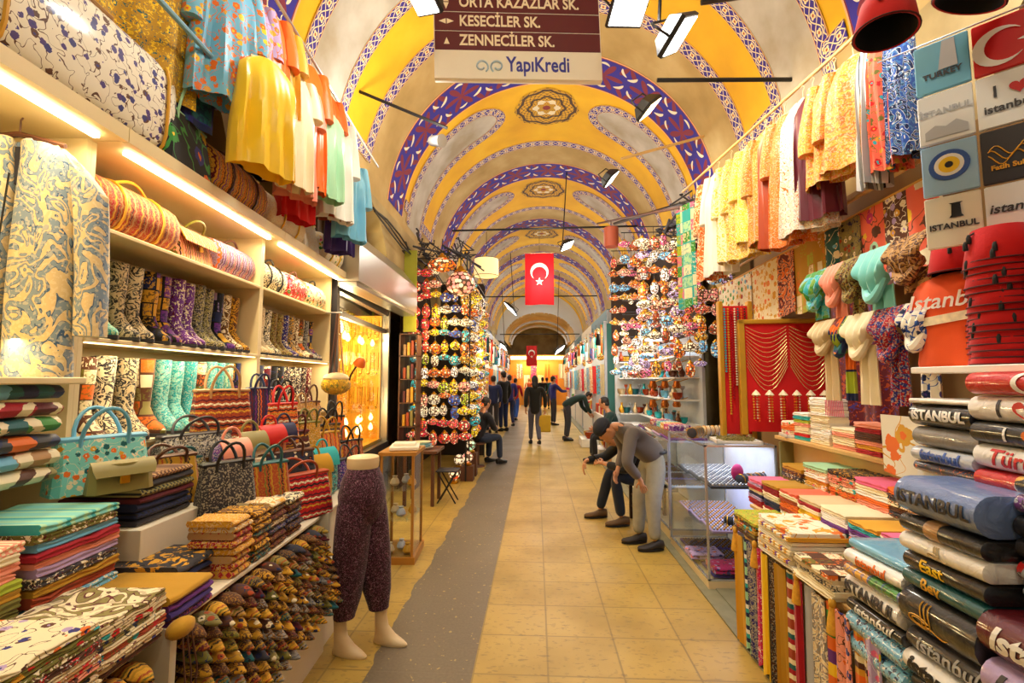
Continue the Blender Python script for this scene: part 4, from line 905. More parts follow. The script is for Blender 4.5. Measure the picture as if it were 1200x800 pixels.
# ================================================================ right-hand shop (faces -x)
def RM(x, y, z, rz=0, rx=0, ry=0): return T(x, y, z) @ Rz(-Q+rz) @ Rx(rx) @ Ry(ry)
PALW = plain(hx('d9b272'), .5, 0, .1, 'honey_wood', 5); WHB = plain(hx('efece4'), .45, 0, .04, 'white_board', 3)
r = thing('display_shelving', 'stepped wooden display shelving of the right-hand textile shop', 'shelving', T(0, 0, 0))
MB().b2((1.31, .7, .0), (2.1, 3.15, .66)).build('lower_base', PALW, r)
MB().b2((1.27, .7, .655), (1.62, 3.12, .675), bv=.003).build('shelf', PALW, r)
MB().b2((1.48, 1.9, .72), (2.2, 3.45, .745), bv=.003).build('shelf', PALW, r)
MB().b2((1.7, 1.9, .745), (2.2, 3.5, .78), bv=.003).build('shelf', PALW, r)
MB().b2((1.86, 1.9, 1.145), (2.4, 3.85, 1.17), bv=.003).build('shelf', PALW, r)
MB().b2((1.96, 1.9, .78), (2.4, 3.85, 1.145)).build('riser', PALW, r)
MB().b2((1.28, .7, .38), (1.75, 1.93, .42)).build('towel_shelf', WHB, r)
MB().b2((1.62, .7, .42), (1.8, 1.93, 1.24)).build('riser', PALW, r)
MB().b2((1.5, .9, 1.625), (2.1, 1.98, 1.65), bv=.003).build('fez_shelf', WHB, r)
MB().b2((2.38, .7, .0), (2.42, 5.2, 3.0)).build('back_panel', plain(hx('8a6a3c'), .7, 0, .15, 'brown_panel', 3), r)
GR = 'folded scarves on the right-hand shelves'
def rst(x, y, z, n, w, d, h, cols, mats, where, top=None, what='folded scarf', lay=2, seed=0, grp=GR, name='folded_scarf', cat='scarf'):
    return stack(where, RM(x+d/2, y, z), n, w, d, h, cols, mats, what, cat, grp, lay, .01, top, name, seed)
BR = ['pink', 'cream', 'orange', 'lime', 'crimson', 'white', 'purple', 'turquoise', 'yellow', 'brown', 'lilac']
WORDS = ['farthest', 'second farthest', 'third', 'fourth', 'fifth', 'nearest']
fr = [(3.42, 'pink', ['cream', 'crimson', 'lilac', 'white', 'navy']), (3.2, 'mustard', ['white', 'cream', 'crimson', 'navy', 'pink']), (2.98, 'coral', ['cream', 'orange', 'white', 'rust']), (2.77, 'beige', ['yellow', 'black', 'cream', 'crimson', 'lime']),
      (2.55, 'cream', ['purple', 'white', 'brown', 'mint', 'cream', 'teal']), (2.33, 'gold', ['lilac', 'purple', 'turquoise', 'orange', 'salmon']), (2.11, 'pink', ['crimson', 'cream', 'lime', 'purple', 'sky', 'maroon'])]
for i, (y, t, cs) in enumerate(fr): rst(1.5, y, .745, 9 if i else 8, .205, .24, .021, cs, [PLN], '%s topped stack, %s along the front shelf' % (t, od(i)), (t, PLN), seed=i+30)
bk = [(3.4, 'mustard', ['brown', 'olive', 'charcoal', 'khaki'], SPECK), (3.12, 'mint', ['cream', 'salmon', 'gold', 'red', 'white'], [FLOR[3], SPECK[2], PLN]), (2.86, 'black', ['cream', 'salmon', 'orange', 'pink'], [SPECK[1], FLOR[0]]),
      (2.62, 'pink', ['cream', 'salmon', 'sky', 'orange', 'white'], [SPECK[2], PLN]), (2.38, 'orange', ['brown', 'cream', 'charcoal', 'salmon'], [PLN, SPECK[3]]), (2.14, 'salmon', ['beige', 'brown', 'grey', 'salmon'], [PLN, SPECK[3]])]
for i, (y, t, cs, ms) in enumerate(bk): rst(1.74, y, .78, 11 - (i == 0)*2, .245, .24, .026, cs, ms, '%s topped stack, %s on the back shelf' % (t, od(i)), (t, ms[0] if t == 'black' else PLN), seed=i+50)
tp = [(3.72, 'orange', ['salmon', 'beige', 'orange'], 4), (3.55, 'white', ['lime', 'turquoise', 'red', 'cream', 'salmon'], 8), (3.32, 'white', ['white', 'cream', 'ivory'], 13), (3.08, 'cream', ['salmon', 'white', 'cream'], 5), (2.86, 'salmon', ['brown', 'crimson', 'gold', 'salmon'], 7), (2.62, 'beige', ['cream', 'white', 'tan'], 7), (2.4, 'orange', ['orange', 'cream'], 6)]
for i, (y, t, cs, n) in enumerate(tp): rst(1.9, y, 1.17, n, .2 if i < 2 else .225, .26, .024, cs, [PLN], '%s topped stack, %s on the high shelf' % (t, od(i)), (t, PLN), seed=i+70)
# front: heap of cream and ochre scarves and the hanging row
GH = 'folded scarves heaped on the front ledge'
OC = cloth('floral', 'OBJ', ('orange', 'orange', 'gold'), 1.0)
def heap(y, z, n, w, cols, mats, where, top, seed): return stack(where, RM(1.40, y, z), n, w, .34, .022, cols, mats, 'fringed scarf', 'scarf', GH, 2, .02, top, 'fringed_scarf', seed)
heap(2.98, .675, 5, .3, ['brown', 'khaki', 'mustard', 'teal'], FLOR[:2]+SPECK[:1], 'dark patterned heap beside the glass case', ('lime', SPECK[1]), 1)
heap(2.62, .675, 8, .34, ['cream', 'ivory', 'beige'], [PLN, STRX[1]], 'cream heap with orange ogee print', ('ivory', OC), 2)
heap(2.27, .675, 5, .3, ['khaki', 'cream', 'grey', 'beige'], [PLN, DAM[5]], 'striped grey and cream heap', ('cream', PATCH[1]), 3)
for i, (y, z) in enumerate([(3.1, .66), (2.84, .66), (2.4, .66), (2.13, .66)]):
    r = thing('tassel', 'gold %s on the front ledge, %s from the glass case' % (['double tassel', 'tassel', 'knotted tassel', 'fat tassel'][i], od(i)), 'tassel', RM(1.235, y, z), 'gold tassels on the front ledge')
    MB().lathe([(.004, .03), (.014, .02), (.016, .0), (.01, -.008)], 8).build('knot', plain('gold', .5), r)
    MB().lathe([(.012, -.008), (.022, -.06), (.028, -.11), (.024, -.115)], 10).build('tassel_skirt', plain('gold', .6, 0, .4, scale=60), r)
hs = [('gold', PLN, 'plain bronze-gold'), ('mint', STRP[2], 'pale green striped'), ('grey', DAM[0], 'dark blue-grey damask'), ('magenta', SPECK[2], 'bright pink dotted'), ('yellow', PLN, 'bright yellow'), ('brown', DAM[5], 'brown and cream patterned'), ('mustard', PLN, 'mustard'), ('rust', STRP[0], 'rust red banded'),
      ('crimson', PLN, 'dark red'), ('silver', PLN, 'pale grey'), ('grey', DAM[3], 'silver grey brocade'), ('green', cloth('stripe', 'OBJ', ('orange', 'yellow', 'purple'), .45, .8, 2), 'green yellow and purple banded'), ('salmon', FLOR[1], 'pink and violet flowered'), ('orange', STRP[1], 'orange striped'), ('lilac', FLOR[3], 'lilac flowered')]
for i, (c, m, wds) in enumerate(hs):
    y = 3.06-i*.083; drape(.088, .63, RM(1.235+.012*(i % 2), y, .655), m, '%s scarf hanging nearly to the floor, %s from the glass case' % (wds, od(i)), 'scarf', color=c, group='scarves hanging along the front of the right stall', seed=i, nf=1.5, amp=.012, nu=12, nv=5, th=.006)
# printed bag hanging under the towels
r = thing('printed_bag', 'grey bag printed with coloured balls hanging under the blue towels', 'bag', RM(1.235, 1.72, .02))
MB().box((0, .0, .2), (.26, .03, .4), bv=.012).build('bag_body', plain('silver', .35), r)
b = MB(); rr_ = random.Random(4); cc = ['red', 'yellow', 'blue', 'green', 'orange']
mats5 = [plain(c, .4) for c in cc]
for k in range(34): b.lathe([(.016+.008*rr_.random(), 0), (.002, .004)], 10, mi=k % 5, M=T(-.11+.22*rr_.random(), -.0155, .05+.2*rr_.random()**1.5) @ Rx(Q))
b.build('ball_print', mats5, r)
put('lettering', textmesh('istanbul', .05, plain('white', .5), .001, 0, bold=.001), r, M=T(0, -.021, .09) @ Rx(Q))
tag(MB().box((0, .0, .2), (.22, .03, .4), bv=.012).build('printed_bag', cloth('speck', 'green', ('lime', 'yellow')), M=RM(1.235, 1.44, .02)), 'glossy green bag hanging under the near towels', 'bag')
# wrapped printed towels
def towel_mesh(L, d, h):
    n = 9; prof = [(-d/2+h*.3-h*.5*math.cos(-Q+PI*i/n), h/2+h/2*math.sin(-Q+PI*i/n)) for i in range(n+1)]+[(d/2, h*.97), (d/2, h*.03)]
    rg = []
    for x, k in ((-.5, .86), (-.485, .97), (-.3, 1.0), (-.1, .985), (.15, 1.0), (.32, .985), (.485, .97), (.5, .86)):
        rg.append([(x*L, y*(1 if y > 0 else .4+.6*k), h/2+(z-h/2)*k) for y, z in prof])
    return MB().loft(rg)
TWM = {}
def wrapmat(c, kind=None, cols=()):
    key = (c, kind)
    if key not in TWM:
        if kind: TWM[key] = cloth(kind, c, cols, 1.6, .3, coat=.6, spec=.6)
        else:
            m = NM('wrapped_terry'); v = m.vec(1); nz = m.noise(v, 16, 4, 1.2); m.bump(nz, .7, .012); x = m.n('VectorMath', {'operation': 'SCALE'}); m.set(x.inputs[0], C(c)); m.set(x.inputs['Scale'], m.math('MULTIPLY_ADD', nz, .3, .82))
            m.b.inputs['Coat Weight'].default_value = .8; m.b.inputs['Coat Roughness'].default_value = .08; TWM[key] = m.fin(x.outputs[0], .45)
    return TWM[key]
INK = {c: plain(c, .4, 0, .05, 'print_ink') for c in ('white', 'black', 'red', 'gold', 'blue', 'charcoal', 'silver', 'yellow', 'beige', 'orange')}
TMS = {}
def wraptext(me, d, h):
    for v in me.vertices:
        a = v.co.y/(h*.5); a = max(-1.45, min(1.45, a)); o = .0012+v.co.z
        v.co = Vector((v.co.x, -d/2+h*.3-(h*.5+o)*math.cos(a), h/2+(h*.5+o)*math.sin(a)))
    return me
def heartmesh(s, mat):
    pts = []
    for i in range(24):
        t = 2*PI*i/24; pts.append((s*.06*16*math.sin(t)**3/1.9, s*.06*(13*math.cos(t)-5*math.cos(2*t)-2*math.cos(3*t)-math.cos(4*t))/1.9))
    b = MB().prism(pts, .0012); return b.data('printed_heart', mat)
def crescent_parts(s):
    out = [(s*.5*math.cos(a), s*.5*math.sin(a)) for a in [math.radians(38)+(2*PI-math.radians(76))*i/20 for i in range(21)]]
    inn = [(s*.125+s*.4*math.cos(a), s*.4*math.sin(a)) for a in [2*PI-math.radians(50)-(2*PI-math.radians(100))*i/20 for i in range(21)]]
    n = 21; v = [(x, y, z) for z in (0, .0012) for x, y in out+inn[::1]]
    # quads between matching samples
    vs = [(x, y, z) for z in (0, .0012) for x, y in out]+[(x, y, z) for z in (0, .0012) for x, y in inn[::-1]]
    fs = []
    for i in range(n-1): fs += [(n+i, n+i+1, 3*n+i+1, 3*n+i), (i, 2*n+i, 2*n+i+1, i+1), (i, i+1, n+i+1, n+i), (2*n+i, 3*n+i, 3*n+i+1, 2*n+i+1)]
    st = [( s*.56+s*.24*(1 if k % 2 == 0 else .38)*math.cos(PI+2*PI*k/10), s*.24*(1 if k % 2 == 0 else .38)*math.sin(PI+2*PI*k/10)) for k in range(10)]
    return MB().add(vs, fs).prism(st, .0012)
def towel(x, y, z, h, c, label, grp, txt=None, ink='white', size=.05, shear=0, kind=None, cols=(), L=.3, heart=None, flag=False, tx=0, wx=1, bold=.001, band=None, emblem=None):
    d = .26; key = (L, h)
    if key not in TMS: TMS[key] = towel_mesh(L, d, h)
    r = thing('wrapped_towel', label, 'towel', RM(x+d/2+.02*(rnd.random()-.5), y+.015*(rnd.random()-.5), z, (rnd.random()-.5)*.07, 0, .02*(rnd.random()-.5)), grp)
    put('terry_roll', TMS[key].data('terry_roll', wrapmat(c, kind, cols)), r)
    if band: put('printed_band', towel_mesh(L*.18, d+.004, h+.004).data('printed_band', wrapmat(band)), r, M=T(tx*0-.02, 0, -.002))
    if txt: put('lettering', wraptext(textmesh(txt, size, INK[ink], .0006, shear, bold=bold, cuts=3, wx=wx), d, h), r, M=T(tx, 0, 0))
    if emblem:
        b = MB(); e = emblem
        for k in (-1, 0, 1): b.tube([(e*.16*k+e*.06*math.sin(q*.7), e*(-.3+.1*q), .0004) for q in range(9)], .0022, 4)
        for k in (1, .65): b.tube([(-e*.25+e*.42*k*math.cos(a), -e*.18+e*.17*k*math.sin(a), .0004) for a in [.3+5.4*q/18 for q in range(19)]], .0022, 4)
        b.tube([(-e*.1+e*.9*q/8, -e*.3+e*.08*math.sin(q*.8), .0004) for q in range(9)], .002, 4); put('printed_emblem', wraptext(b.data('printed_emblem', INK[ink]), d, h), r, M=T(tx, 0, 0))
    if heart is not None:
        me = heartmesh(h*.8, INK[heart[0]]); 
        r2 = put('printed_heart', wraptext(me, d, h), r, M=T(heart[1], 0, 0))
    if flag: put('printed_crescent_and_star', wraptext(crescent_parts(h*.95).data('printed_crescent_and_star', INK['white']), d, h), r, M=T(tx, 0, 0))
    return r
def col(x, y, z, grp, items, L=.3):
    for it in items:
        h = it[0]; towel(x+it[2].get('dx', 0), y, z, h-.002, it[1], it[3], grp, L=L, **{k: v for k, v in it[2].items() if k != 'dx'}); z += h
    return z
G1 = 'wrapped printed towels on the right stall'
col(1.25, 1.90, .50, G1, [
 (.03, 'salmon', dict(kind='stripe', cols=('white', 'cream', 'white')), 'thin pink and white towel under the two blue printed towels'),
 (.08, 'sky', dict(kind='speck', cols=('navy', 'white')), 'blue skyline printed towel, lower of two in the far column'),
 (.08, 'sky', dict(kind='speck', cols=('navy', 'silver')), 'blue skyline printed towel, upper of two in the far column'),
 (.05, 'black', dict(txt='istanbul', ink='white', size=.05, shear=.3, wx=1.3), 'black towel with white script under the large ISTANBUL one'),
 (.088, 'white', dict(txt='iSTANBUL', ink='charcoal', size=.062, bold=.0025), 'white towel with large dark ISTANBUL lettering'),
 (.045, 'black', dict(kind='patch', cols=('red', 'gold', 'green', 'blue')), 'dark towel with small coloured mosaic print'),
 (.055, 'white', dict(txt='istanbul', ink='orange', size=.05), 'white towel with orange lettering in the far column'),
 (.04, 'sky', dict(dx=.03), 'plain sky blue towel topping the far column')])
col(1.25, 1.59, .42, G1, [
 (.07, 'brown', dict(kind='speck', cols=('black', 'tan')), 'brown picture towel at the bottom of the second column'),
 (.085, 'white', dict(txt='I    ist', ink='black', size=.05, heart=('red', -.03), tx=-.01), 'white towel with red heart near bottom of second column'),
 (.055, 'black', dict(txt='istanbul', ink='white', size=.06, shear=.3, wx=1.2, bold=.002), 'black towel with bold white script in second column'),
 (.075, 'white', dict(txt='istanbul', ink='black', size=.075, shear=.3, wx=1.1, bold=.003), 'white towel with bold black script in second column'),
 (.075, 'charcoal', dict(txt='istanbul', ink='silver', size=.07, shear=.3), 'charcoal towel with grey script below the big black roll'),
 (.135, 'black', dict(emblem=.1, ink='gold', tx=-.03), 'fat glossy black towel with gold calligraphic emblem'),
 (.055, 'teal', dict(txt='Bey', ink='gold', size=.05, tx=-.03), 'dark green towel with gold lettering above big black roll'),
 (.06, 'black', dict(txt='East', ink='yellow', size=.055, tx=-.03), 'black towel with yellow East lettering'),
 (.062, 'white', dict(emblem=.045, ink='beige'), 'white towel with small tan emblem'),
 (.06, 'black', dict(band='tan'), 'black towel with a tan band under the blue one'),
 (.125, hx('6a82b4'), dict(txt='ISTANBUL', ink='charcoal', size=.058, wx=1.0, flag=False, bold=.0015), 'fat slate blue towel with dark ISTANBUL lettering topping second column')])
col(1.24, 1.27, .42, G1, [
 (.1, 'teal', dict(txt='Istanbul', ink='white', size=.085, shear=.3, wx=.95), 'teal towel with white script at the bottom of near column'),
 (.11, 'red', dict(txt='Istanbul', ink='white', size=.09, shear=.3, wx=.95, bold=.003), 'bright red towel with white script in near column'),
 (.11, 'black', dict(txt='Istanbul', ink='white', size=.09, shear=.3, wx=.95, bold=.003), 'black towel with white script in near column'),
 (.11, 'lilac', dict(txt='Istanbul', ink='charcoal', size=.09, shear=.3, wx=.95, bold=.003), 'pale lilac towel with dark script in near column'),
 (.12, 'maroon', dict(txt='Istanbul', ink='white', size=.09, shear=.3, wx=.95, bold=.003), 'maroon towel with white script topping near column')], L=.34)
tag(MB().b2((1.37, 1.0, .985), (1.6, 1.44, 1.0)).build('display_board', WHB), 'white board under the silver printed towels', 'board')
col(1.34, 1.25, 1.0, G1, [
 (.045, 'teal', dict(kind='speck', cols=('silver', 'black')), 'teal speckled towel on top of the maroon one'),
 (.06, 'brown', dict(kind='floral', cols=('red', 'cream', 'silver')), 'brown towel with red picture print on upper step'),
 (.06, 'charcoal', dict(txt='ISTANBUL', ink='silver', size=.05), 'charcoal towel with silver ISTANBUL print, lower on step'),
 (.065, 'black', dict(txt='ISTANBUL', ink='silver', size=.055, bold=.002), 'black towel with bold silver ISTANBUL print'),
 (.055, 'purple', dict(kind='speck', cols=('silver', 'black')), 'purple and silver speckled towel on upper step'),
 (.05, 'black', dict(kind='floral', cols=('silver', 'gold', 'grey')), 'black and silver picture towel topping the step')], L=.36)
tag(MB().b2((1.47, 1.36, 1.235), (1.8, 1.94, 1.255)).build('display_board', WHB), 'white board carrying the highest towels', 'board')
col(1.44, 1.78, 1.258, G1, [
 (.04, 'navy', dict(kind='speck', cols=('black', 'orange')), 'navy picture towel under the blue lettered one'),
 (.055, 'silver', dict(txt='istanbul', ink='blue', size=.055, bold=.002), 'silvery towel with blue istanbul lettering'),
 (.075, 'grey', dict(), 'plain grey glossy towel under black ISTANBUL one'),
 (.085, 'black', dict(txt='iSTANBUL', ink='white', size=.05, bold=.002, heart=None), 'black towel with white ISTANBUL print topping high column'),
 (.02, 'white', dict(), 'thin white folded towel above black ISTANBUL one')], L=.27)
col(1.43, 1.48, 1.258, G1, [
 (.06, 'red', dict(flag=True), 'red towel with white crescent, lower of the near high column'),
 (.08, 'white', dict(txt='Türkiye', ink='red', size=.075, shear=.3), 'white towel with red script in near high column'),
 (.07, 'black', dict(txt='I', ink='white', size=.06, tx=-.05, heart=('orange', .03)), 'black towel with orange heart in near high column'),
 (.085, 'white', dict(txt='I', ink='charcoal', size=.08, tx=-.06, heart=('red', .02)), 'white towel with large red heart in near high column'),
 (.075, 'red', dict(flag=True, tx=.02), 'red flag towel with crescent topping near high column')], L=.34)
# fezzes
FZ = MB().lathe([(.07, .112), (.088, .003), (.092, 0), (.094, .004), (.075, .118), (.072, .122), (.01, .122)], 24).data('felt_cone', cloth('plain', hx('c01414'), (), 1, .85))
FZR = MB().lathe([(.0935, .001), (.097, .003), (.0965, .006), (.0925, .007)], 24, caps=False).data('shaded_rim_band', plain(hx('4a0508'), .7))  # rim coloured dark to stand for the shaded gap between stacked fezzes
FZT = MB().tube([(0, 0, .123), (.03, -.05, .122), (.035, -.075, .105), (.035, -.083, .1)], .003, 5).lathe([(.003, .105), (.007, .095), (.008, .075), (.006, .072)], 8, M=T(.035, -.083, 0)).data('tassel', plain('black', .6))
FZI = MB().lathe([(.0865, .002), (.066, .108), (.01, .109)], 24, caps=False).data('lining', plain('black', .9))
FK = dict(name='fez', parts=[('lining', FZI, 0), ('felt_cone', FZ, 0), ('shaded_rim_band', FZR, 0), ('tassel', FZT, 0)])
def fezstack(x, y, z, n, where):
    for i in range(n):
        place(FK, RM(x+.004*math.sin(i*2), y+.004*math.cos(i*1.7), z+i*.0225, rnd.random()*1.6-.8), 'red fez with black tassel, %s %s' % ('top of' if i == n-1 else 'bottom of' if i == 0 else od(i)+' up in', where), 'fez', 'fezzes stacked on the white shelf')
fezstack(1.63, 1.72, 1.65, 17, 'the left tall fez stack')
fezstack(1.66, 1.5, 1.65, 18, 'the near fez stack')
fezstack(1.76, 1.88, 1.65, 8, 'the low stack behind the T-shirt')
place(FK, T(1.22, 1.62, 2.80) @ Rz(-1.2) @ Rx(-.12) @ S(1.0), 'large red fez hanging open side down at the top right', 'fez', 'hanging fezzes')
place(FK, T(1.5, 1.62, 2.9) @ Rz(-1.0) @ Ry(.5) @ S(1.1), 'red fez hanging above the printed bags', 'fez', 'hanging fezzes')
# orange T-shirt on a bust
r = thing('tshirt', 'orange short-sleeved T-shirt with white script under a red fez', 'shirt', RM(1.74, 2.02, 1.652, .35) @ S(.9))
OT = cloth('plain', hx('ee5a22'), (), 1, .7)
b = MB(); n = 22; rg = []
for z, w, d in ((0, .17, .085), (.02, .172, .09), (.14, .155, .085), (.26, .16, .095), (.36, .175, .09), (.405, .15, .07), (.43, .07, .05)):
    rg.append([(w*math.copysign(abs(math.cos(a))**.8, math.cos(a)), d*math.sin(a)+.004*math.sin(7*a), z) for a in [2*PI*i/n for i in range(n)]])
b.loft(rg).build('shirt_body', OT, r)
for s in (-1, 1):
    b = MB(); rg = []
    for q in range(5): t = q/4; rg.append([(s*(.13+.075*t)+.055*math.cos(a)*(1 if q else .8), .055*math.sin(a), .36-.15*t+.045*math.cos(a)*-s*(1-t)) for a in [2*PI*i/12 for i in range(12)]])
    b.loft(rg if s > 0 else rg).build('sleeve', OT, r)
put('lettering', textmesh('Istanbul', .1, INK['white'], .001, .25, bold=.001), r, M=T(0, -.097, .3) @ Rx(Q))
MB().sheet(lambda u, v: ((u-.45)*.2, -.096+.004*u, .23-.04*v+.02*u), 6, 3, .003).build('brush_stroke_print', plain('cream', .7, 0, .4, scale=40), r)
place(FK, RM(1.72, 2.0, 2.035, .3) @ S(.95), 'single red fez sitting on the orange T-shirt bust', 'fez')
# panel of wrapped printed bags, top right
WR = plain(hx('eceff2'), .25, 0, .05, 'glossy_white_print', spec=.8)
G2 = 'wrapped printed bags hanging at the top right'
def art(r, w, h, i):
    def txt(s, size, ink, z, shear=0, x=0): put('lettering', textmesh(s, size, INK[ink], .0008, shear, bold=.0008), r, M=T(x, -.0125, z) @ Rx(Q))
    if i == 0:
        MB().prism([(-.02, -.02), (-.005, .09), (.03, .09), (.035, -.02)], .001).build('printed_tower', INK['silver'], r, M=T(.01, -.011, -h*.5) @ Rx(Q)); txt('TURKEY', .03, 'charcoal', -h*.68)
    if i == 1: crescent_parts(.14).build('printed_crescent_and_star', INK['white'], r, M=T(-.01, -.012, -h*.55) @ Rx(Q))
    if i == 2: txt('istanbul', .04, 'charcoal', -h*.45, .3)
    if i == 3: txt('İSTANBUL', .032, 'silver', -h*.4); MB().prism([(-.06, 0), (-.03, .02), (0, .008), (.03, .025), (.06, 0), (.06, -.03), (-.06, -.03)], .001).build('printed_skyline', INK['silver'], r, M=T(0, -.011, -h*.75) @ Rx(Q))
    if i == 4: txt('I', .06, 'charcoal', -h*.36, x=-.03); txt('istanbul', .04, 'charcoal', -h*.66); put('printed_heart', heartmesh(.05, INK['red']), r, M=T(.03, -.0125, -h*.36) @ Rx(Q))
    if i == 5: txt('I', .05, 'blue', -h*.5)
    if i == 6:
        for q, (rr, c) in enumerate(((.058, 'blue'), (.042, 'white'), (.03, 'yellow'), (.012, 'black'))): MB().lathe([(rr, 0), (rr*.98, .001)], 24).build('printed_ring', INK[c], r, M=T(0, -.0112-.0012*q, -h*.45) @ Rx(Q))
    if i == 7: txt('Fatih Sultan', .024, 'gold', -h*.72); [MB().tube([(-.06+.12*k/14, 0, .02*math.sin(k*.7+p)) for k in range(15)], .0018, 4).build('gold_line', INK['gold'], r, M=T(0, -.012, -h*.42-.015*p)) for p in range(3)]
    if i == 8: txt('istanbul', .035, 'red', -h*.5)
    if i == 9: txt('ISTANBUL', .03, 'charcoal', -h*.6); MB().lathe([(.02, 0), (.014, .01), (.012, .05), (.02, .055)], 10, sy=.05).build('printed_tower', INK['black'], r, M=T(.01, -.012, -h*.45))
    if i == 10: txt('istanbul', .045, 'charcoal', -h*.45, .2)
    if i == 11: txt('istanbul', .035, 'gold', -h*.5)
bgc = [plain('sky', .3), plain('red', .3), WR, WR, WR, plain('sky', .3), plain(hx('9cc4e8'), .3), plain('charcoal', .3), plain('coral', .3), plain('ivory', .3), WR, plain('charcoal', .3)]
desc = ['blue bag printed with a pale tower', 'red flag bag with white crescent', 'white bag with dark script at the frame edge', 'white bag with silver ISTANBUL lettering', 'white bag reading I heart istanbul', 'light blue bag with large dark letter', 'light blue bag with round eye charm',
        'dark bag with gold looped calligraphy', 'coral red bag at the right edge', 'ivory bag with small black tower', 'blank white bag with grey brush script', 'dark bag with gold lettering at bottom edge']
for i in range(12):
    rr, cc_ = divmod(i, 3); w, h = .16, .2; u = cc_*.163
    px_, py_ = 1.50+u*.72, 1.86-u*.70
    r = thing('printed_bag', desc[i]+' in the hanging panel', 'bag', T(px_, py_, 2.90-rr*.203+cc_*.0) @ Rz(-.78) @ T(w/2, 0, 0), G2)
    MB().box((0, 0, -h/2), (w-.004, .016, h-.004), bv=.004).build('bag_panel', bgc[i], r); art(r, w, h, i)
rod('hanging_wire', (1.42, 1.94, 2.91), (1.95, 1.42, 2.91), .003, STEEL, 'thin wire holding the wrapped printed bags', 'wire')
# rails and hanging clothes
p1, p2 = onX(800, 225, 1.7), onX(1060, -10, 1.86)
rod('hanging_rail', p1, p2, .012, PALW, 'long wooden rail high over the right stall carrying kaftans', 'rail')
q1, q2 = onX(835, 330, 2.0), onX(1090, 181, 2.0)
rod('hanging_rail', q1, q2, .012, PALW, 'lower round wooden rail in front of patterned cushion covers', 'rail')
rod('hanging_rail', q1+Vector((.06, 0, -.08)), q2+Vector((.06, 0, -.08)), .016, plain('gold', .4), 'flat yellow rail right under the round one', 'rail')
G3 = 'garments on the high right rail'
def railpt(px): 
    t = 0
    for k in range(60):
        t = k/59; p = p1.lerp(p2, t); d = p-Vector((0, 0, H)); X = 600+F*d.dot(_r)/d.dot(_f)
        if X >= px: break
    return p
def garR(px, w, h, mat, c, label, sleeve=.5, rz=.45, name='hanging_kaftan', seed=0, dz=-.1, flare=1.12, dx=0, **kw):
    p = railpt(px); return place(garment_kit(w, h, mat, name, sleeve, flare, seed, .12, True, **kw), RM(p.x+dx, p.y, p.z+dz, rz), label, 'garment', G3, C(c), C('gold'))
GK = [cloth('damask', 'OBJ', c, 1.6, .5) for c in (('yellow', 'cream', 'white'), ('orange', 'gold', 'cream'), ('cream', 'orange', 'brown'))]
for i, (c, y) in enumerate((('lime', 5.35), ('mint', 5.22))):
    drape(.2, 1.15, RM(1.68, y, 3.55, .5), cloth('patch', 'OBJ', ('green', 'pink', 'cream', 'turquoise'), .9), ('green patchwork scarf with pink squares' if i == 0 else 'pale green patchwork strip')+' at far end of the high rail', 'scarf', color=c, seed=20+i, nf=1, amp=.01)
garR(829, .3, 1.0, GK[2], 'orange', 'orange and cream kaftan beside the green patchwork', .5, seed=31)
garR(841, .34, .98, PLN, 'white', 'plain white tunic on the high right rail', .45, seed=32)
garR(856, .34, .9, GK[0], 'cream', 'cream and pale gold kaftan next to the white tunic', .5, seed=33)
garR(868, .36, .92, GK[0], 'gold', 'gold embroidered kaftan with ragged hem', .5, seed=34)
garR(880, .34, .8, GK[0], 'yellow', 'yellow gold kaftan in the middle of the rail', .5, seed=35)
garR(893, .34, .86, GK[1], 'mustard', 'mustard kaftan with orange pattern', .5, seed=36)
garR(905, .3, .92, SILK, 'rust', 'narrow plain rust dress before the white medallion cloth', 0, seed=37)
garR(917, .3, .95, GK[1], 'orange', 'slim orange patterned kaftan', .4, seed=38)
garR(936, .36, .9, GK[2], 'ivory', 'white kaftan with tan medallions', 0, seed=39)
garR(950, .28, .85, SILK, 'maroon', 'thin dark red garment beside white medallion kaftan', 0, seed=40)
garR(972, .36, .66, GK[1], 'gold', 'large gold brocade kaftan with wide sleeves', .62, seed=41, flare=1.2)
garR(998, .38, .62, GK[1], 'gold', 'second gold brocade kaftan nearer the fez', .62, seed=42, flare=1.2)
garR(1012, .12, .8, cloth('stripe', 'OBJ', ('white', 'black', 'white'), 3, .7, 0), 'grey', 'black and white striped garment', 0, seed=43)
garR(1028, .16, .75, FLOR[0], 'coral', 'red flowered kaftan beside the striped one', 0, seed=44)
garR(1048, .14, .72, cloth('damask', 'OBJ', ('navy', 'white', 'sky'), 1.2), 'blue', 'bright blue kaftan with white ornaments', 0, seed=45)
# cushion covers and cloths on the lower rail
G4 = 'patterned covers on the lower right rail'
def cov(pxa, pxb, mat, c, label, L=.5, dz=-.09):
    def lp(px): t = 0; return [q1.lerp(q2, k/80) for k in range(81) if True]
    best = []
    for px in (pxa, pxb):
        best.append(min((abs(600+F*(q1.lerp(q2, k/120)-Vector((0, 0, H))).dot(_r)/(q1.lerp(q2, k/120)-Vector((0, 0, H))).dot(_f)-px), k/120) for k in range(121))[1])
    a, b_ = q1.lerp(q2, best[0]), q1.lerp(q2, best[1]); m_ = (a+b_)/2
    drape(abs(a.y-b_.y)*1.0, L, RM(m_.x+.04, m_.y, m_.z+dz), mat, label, 'cover', 'cushion_cover', c, G4, seed=int(pxa), nf=1, amp=.008, th=.006)
cov(838, 875, cloth('floral', 'OBJ', ('crimson', 'green', 'sky', 'gold'), 1.2), 'ivory', 'cream cloth with small coloured buds at the far end', .6)
cov(873, 905, cloth('floral', 'OBJ', ('orange', 'gold', 'gold', 'gold'), 1.2), 'cream', 'cream and gold embroidered cloth', .52)
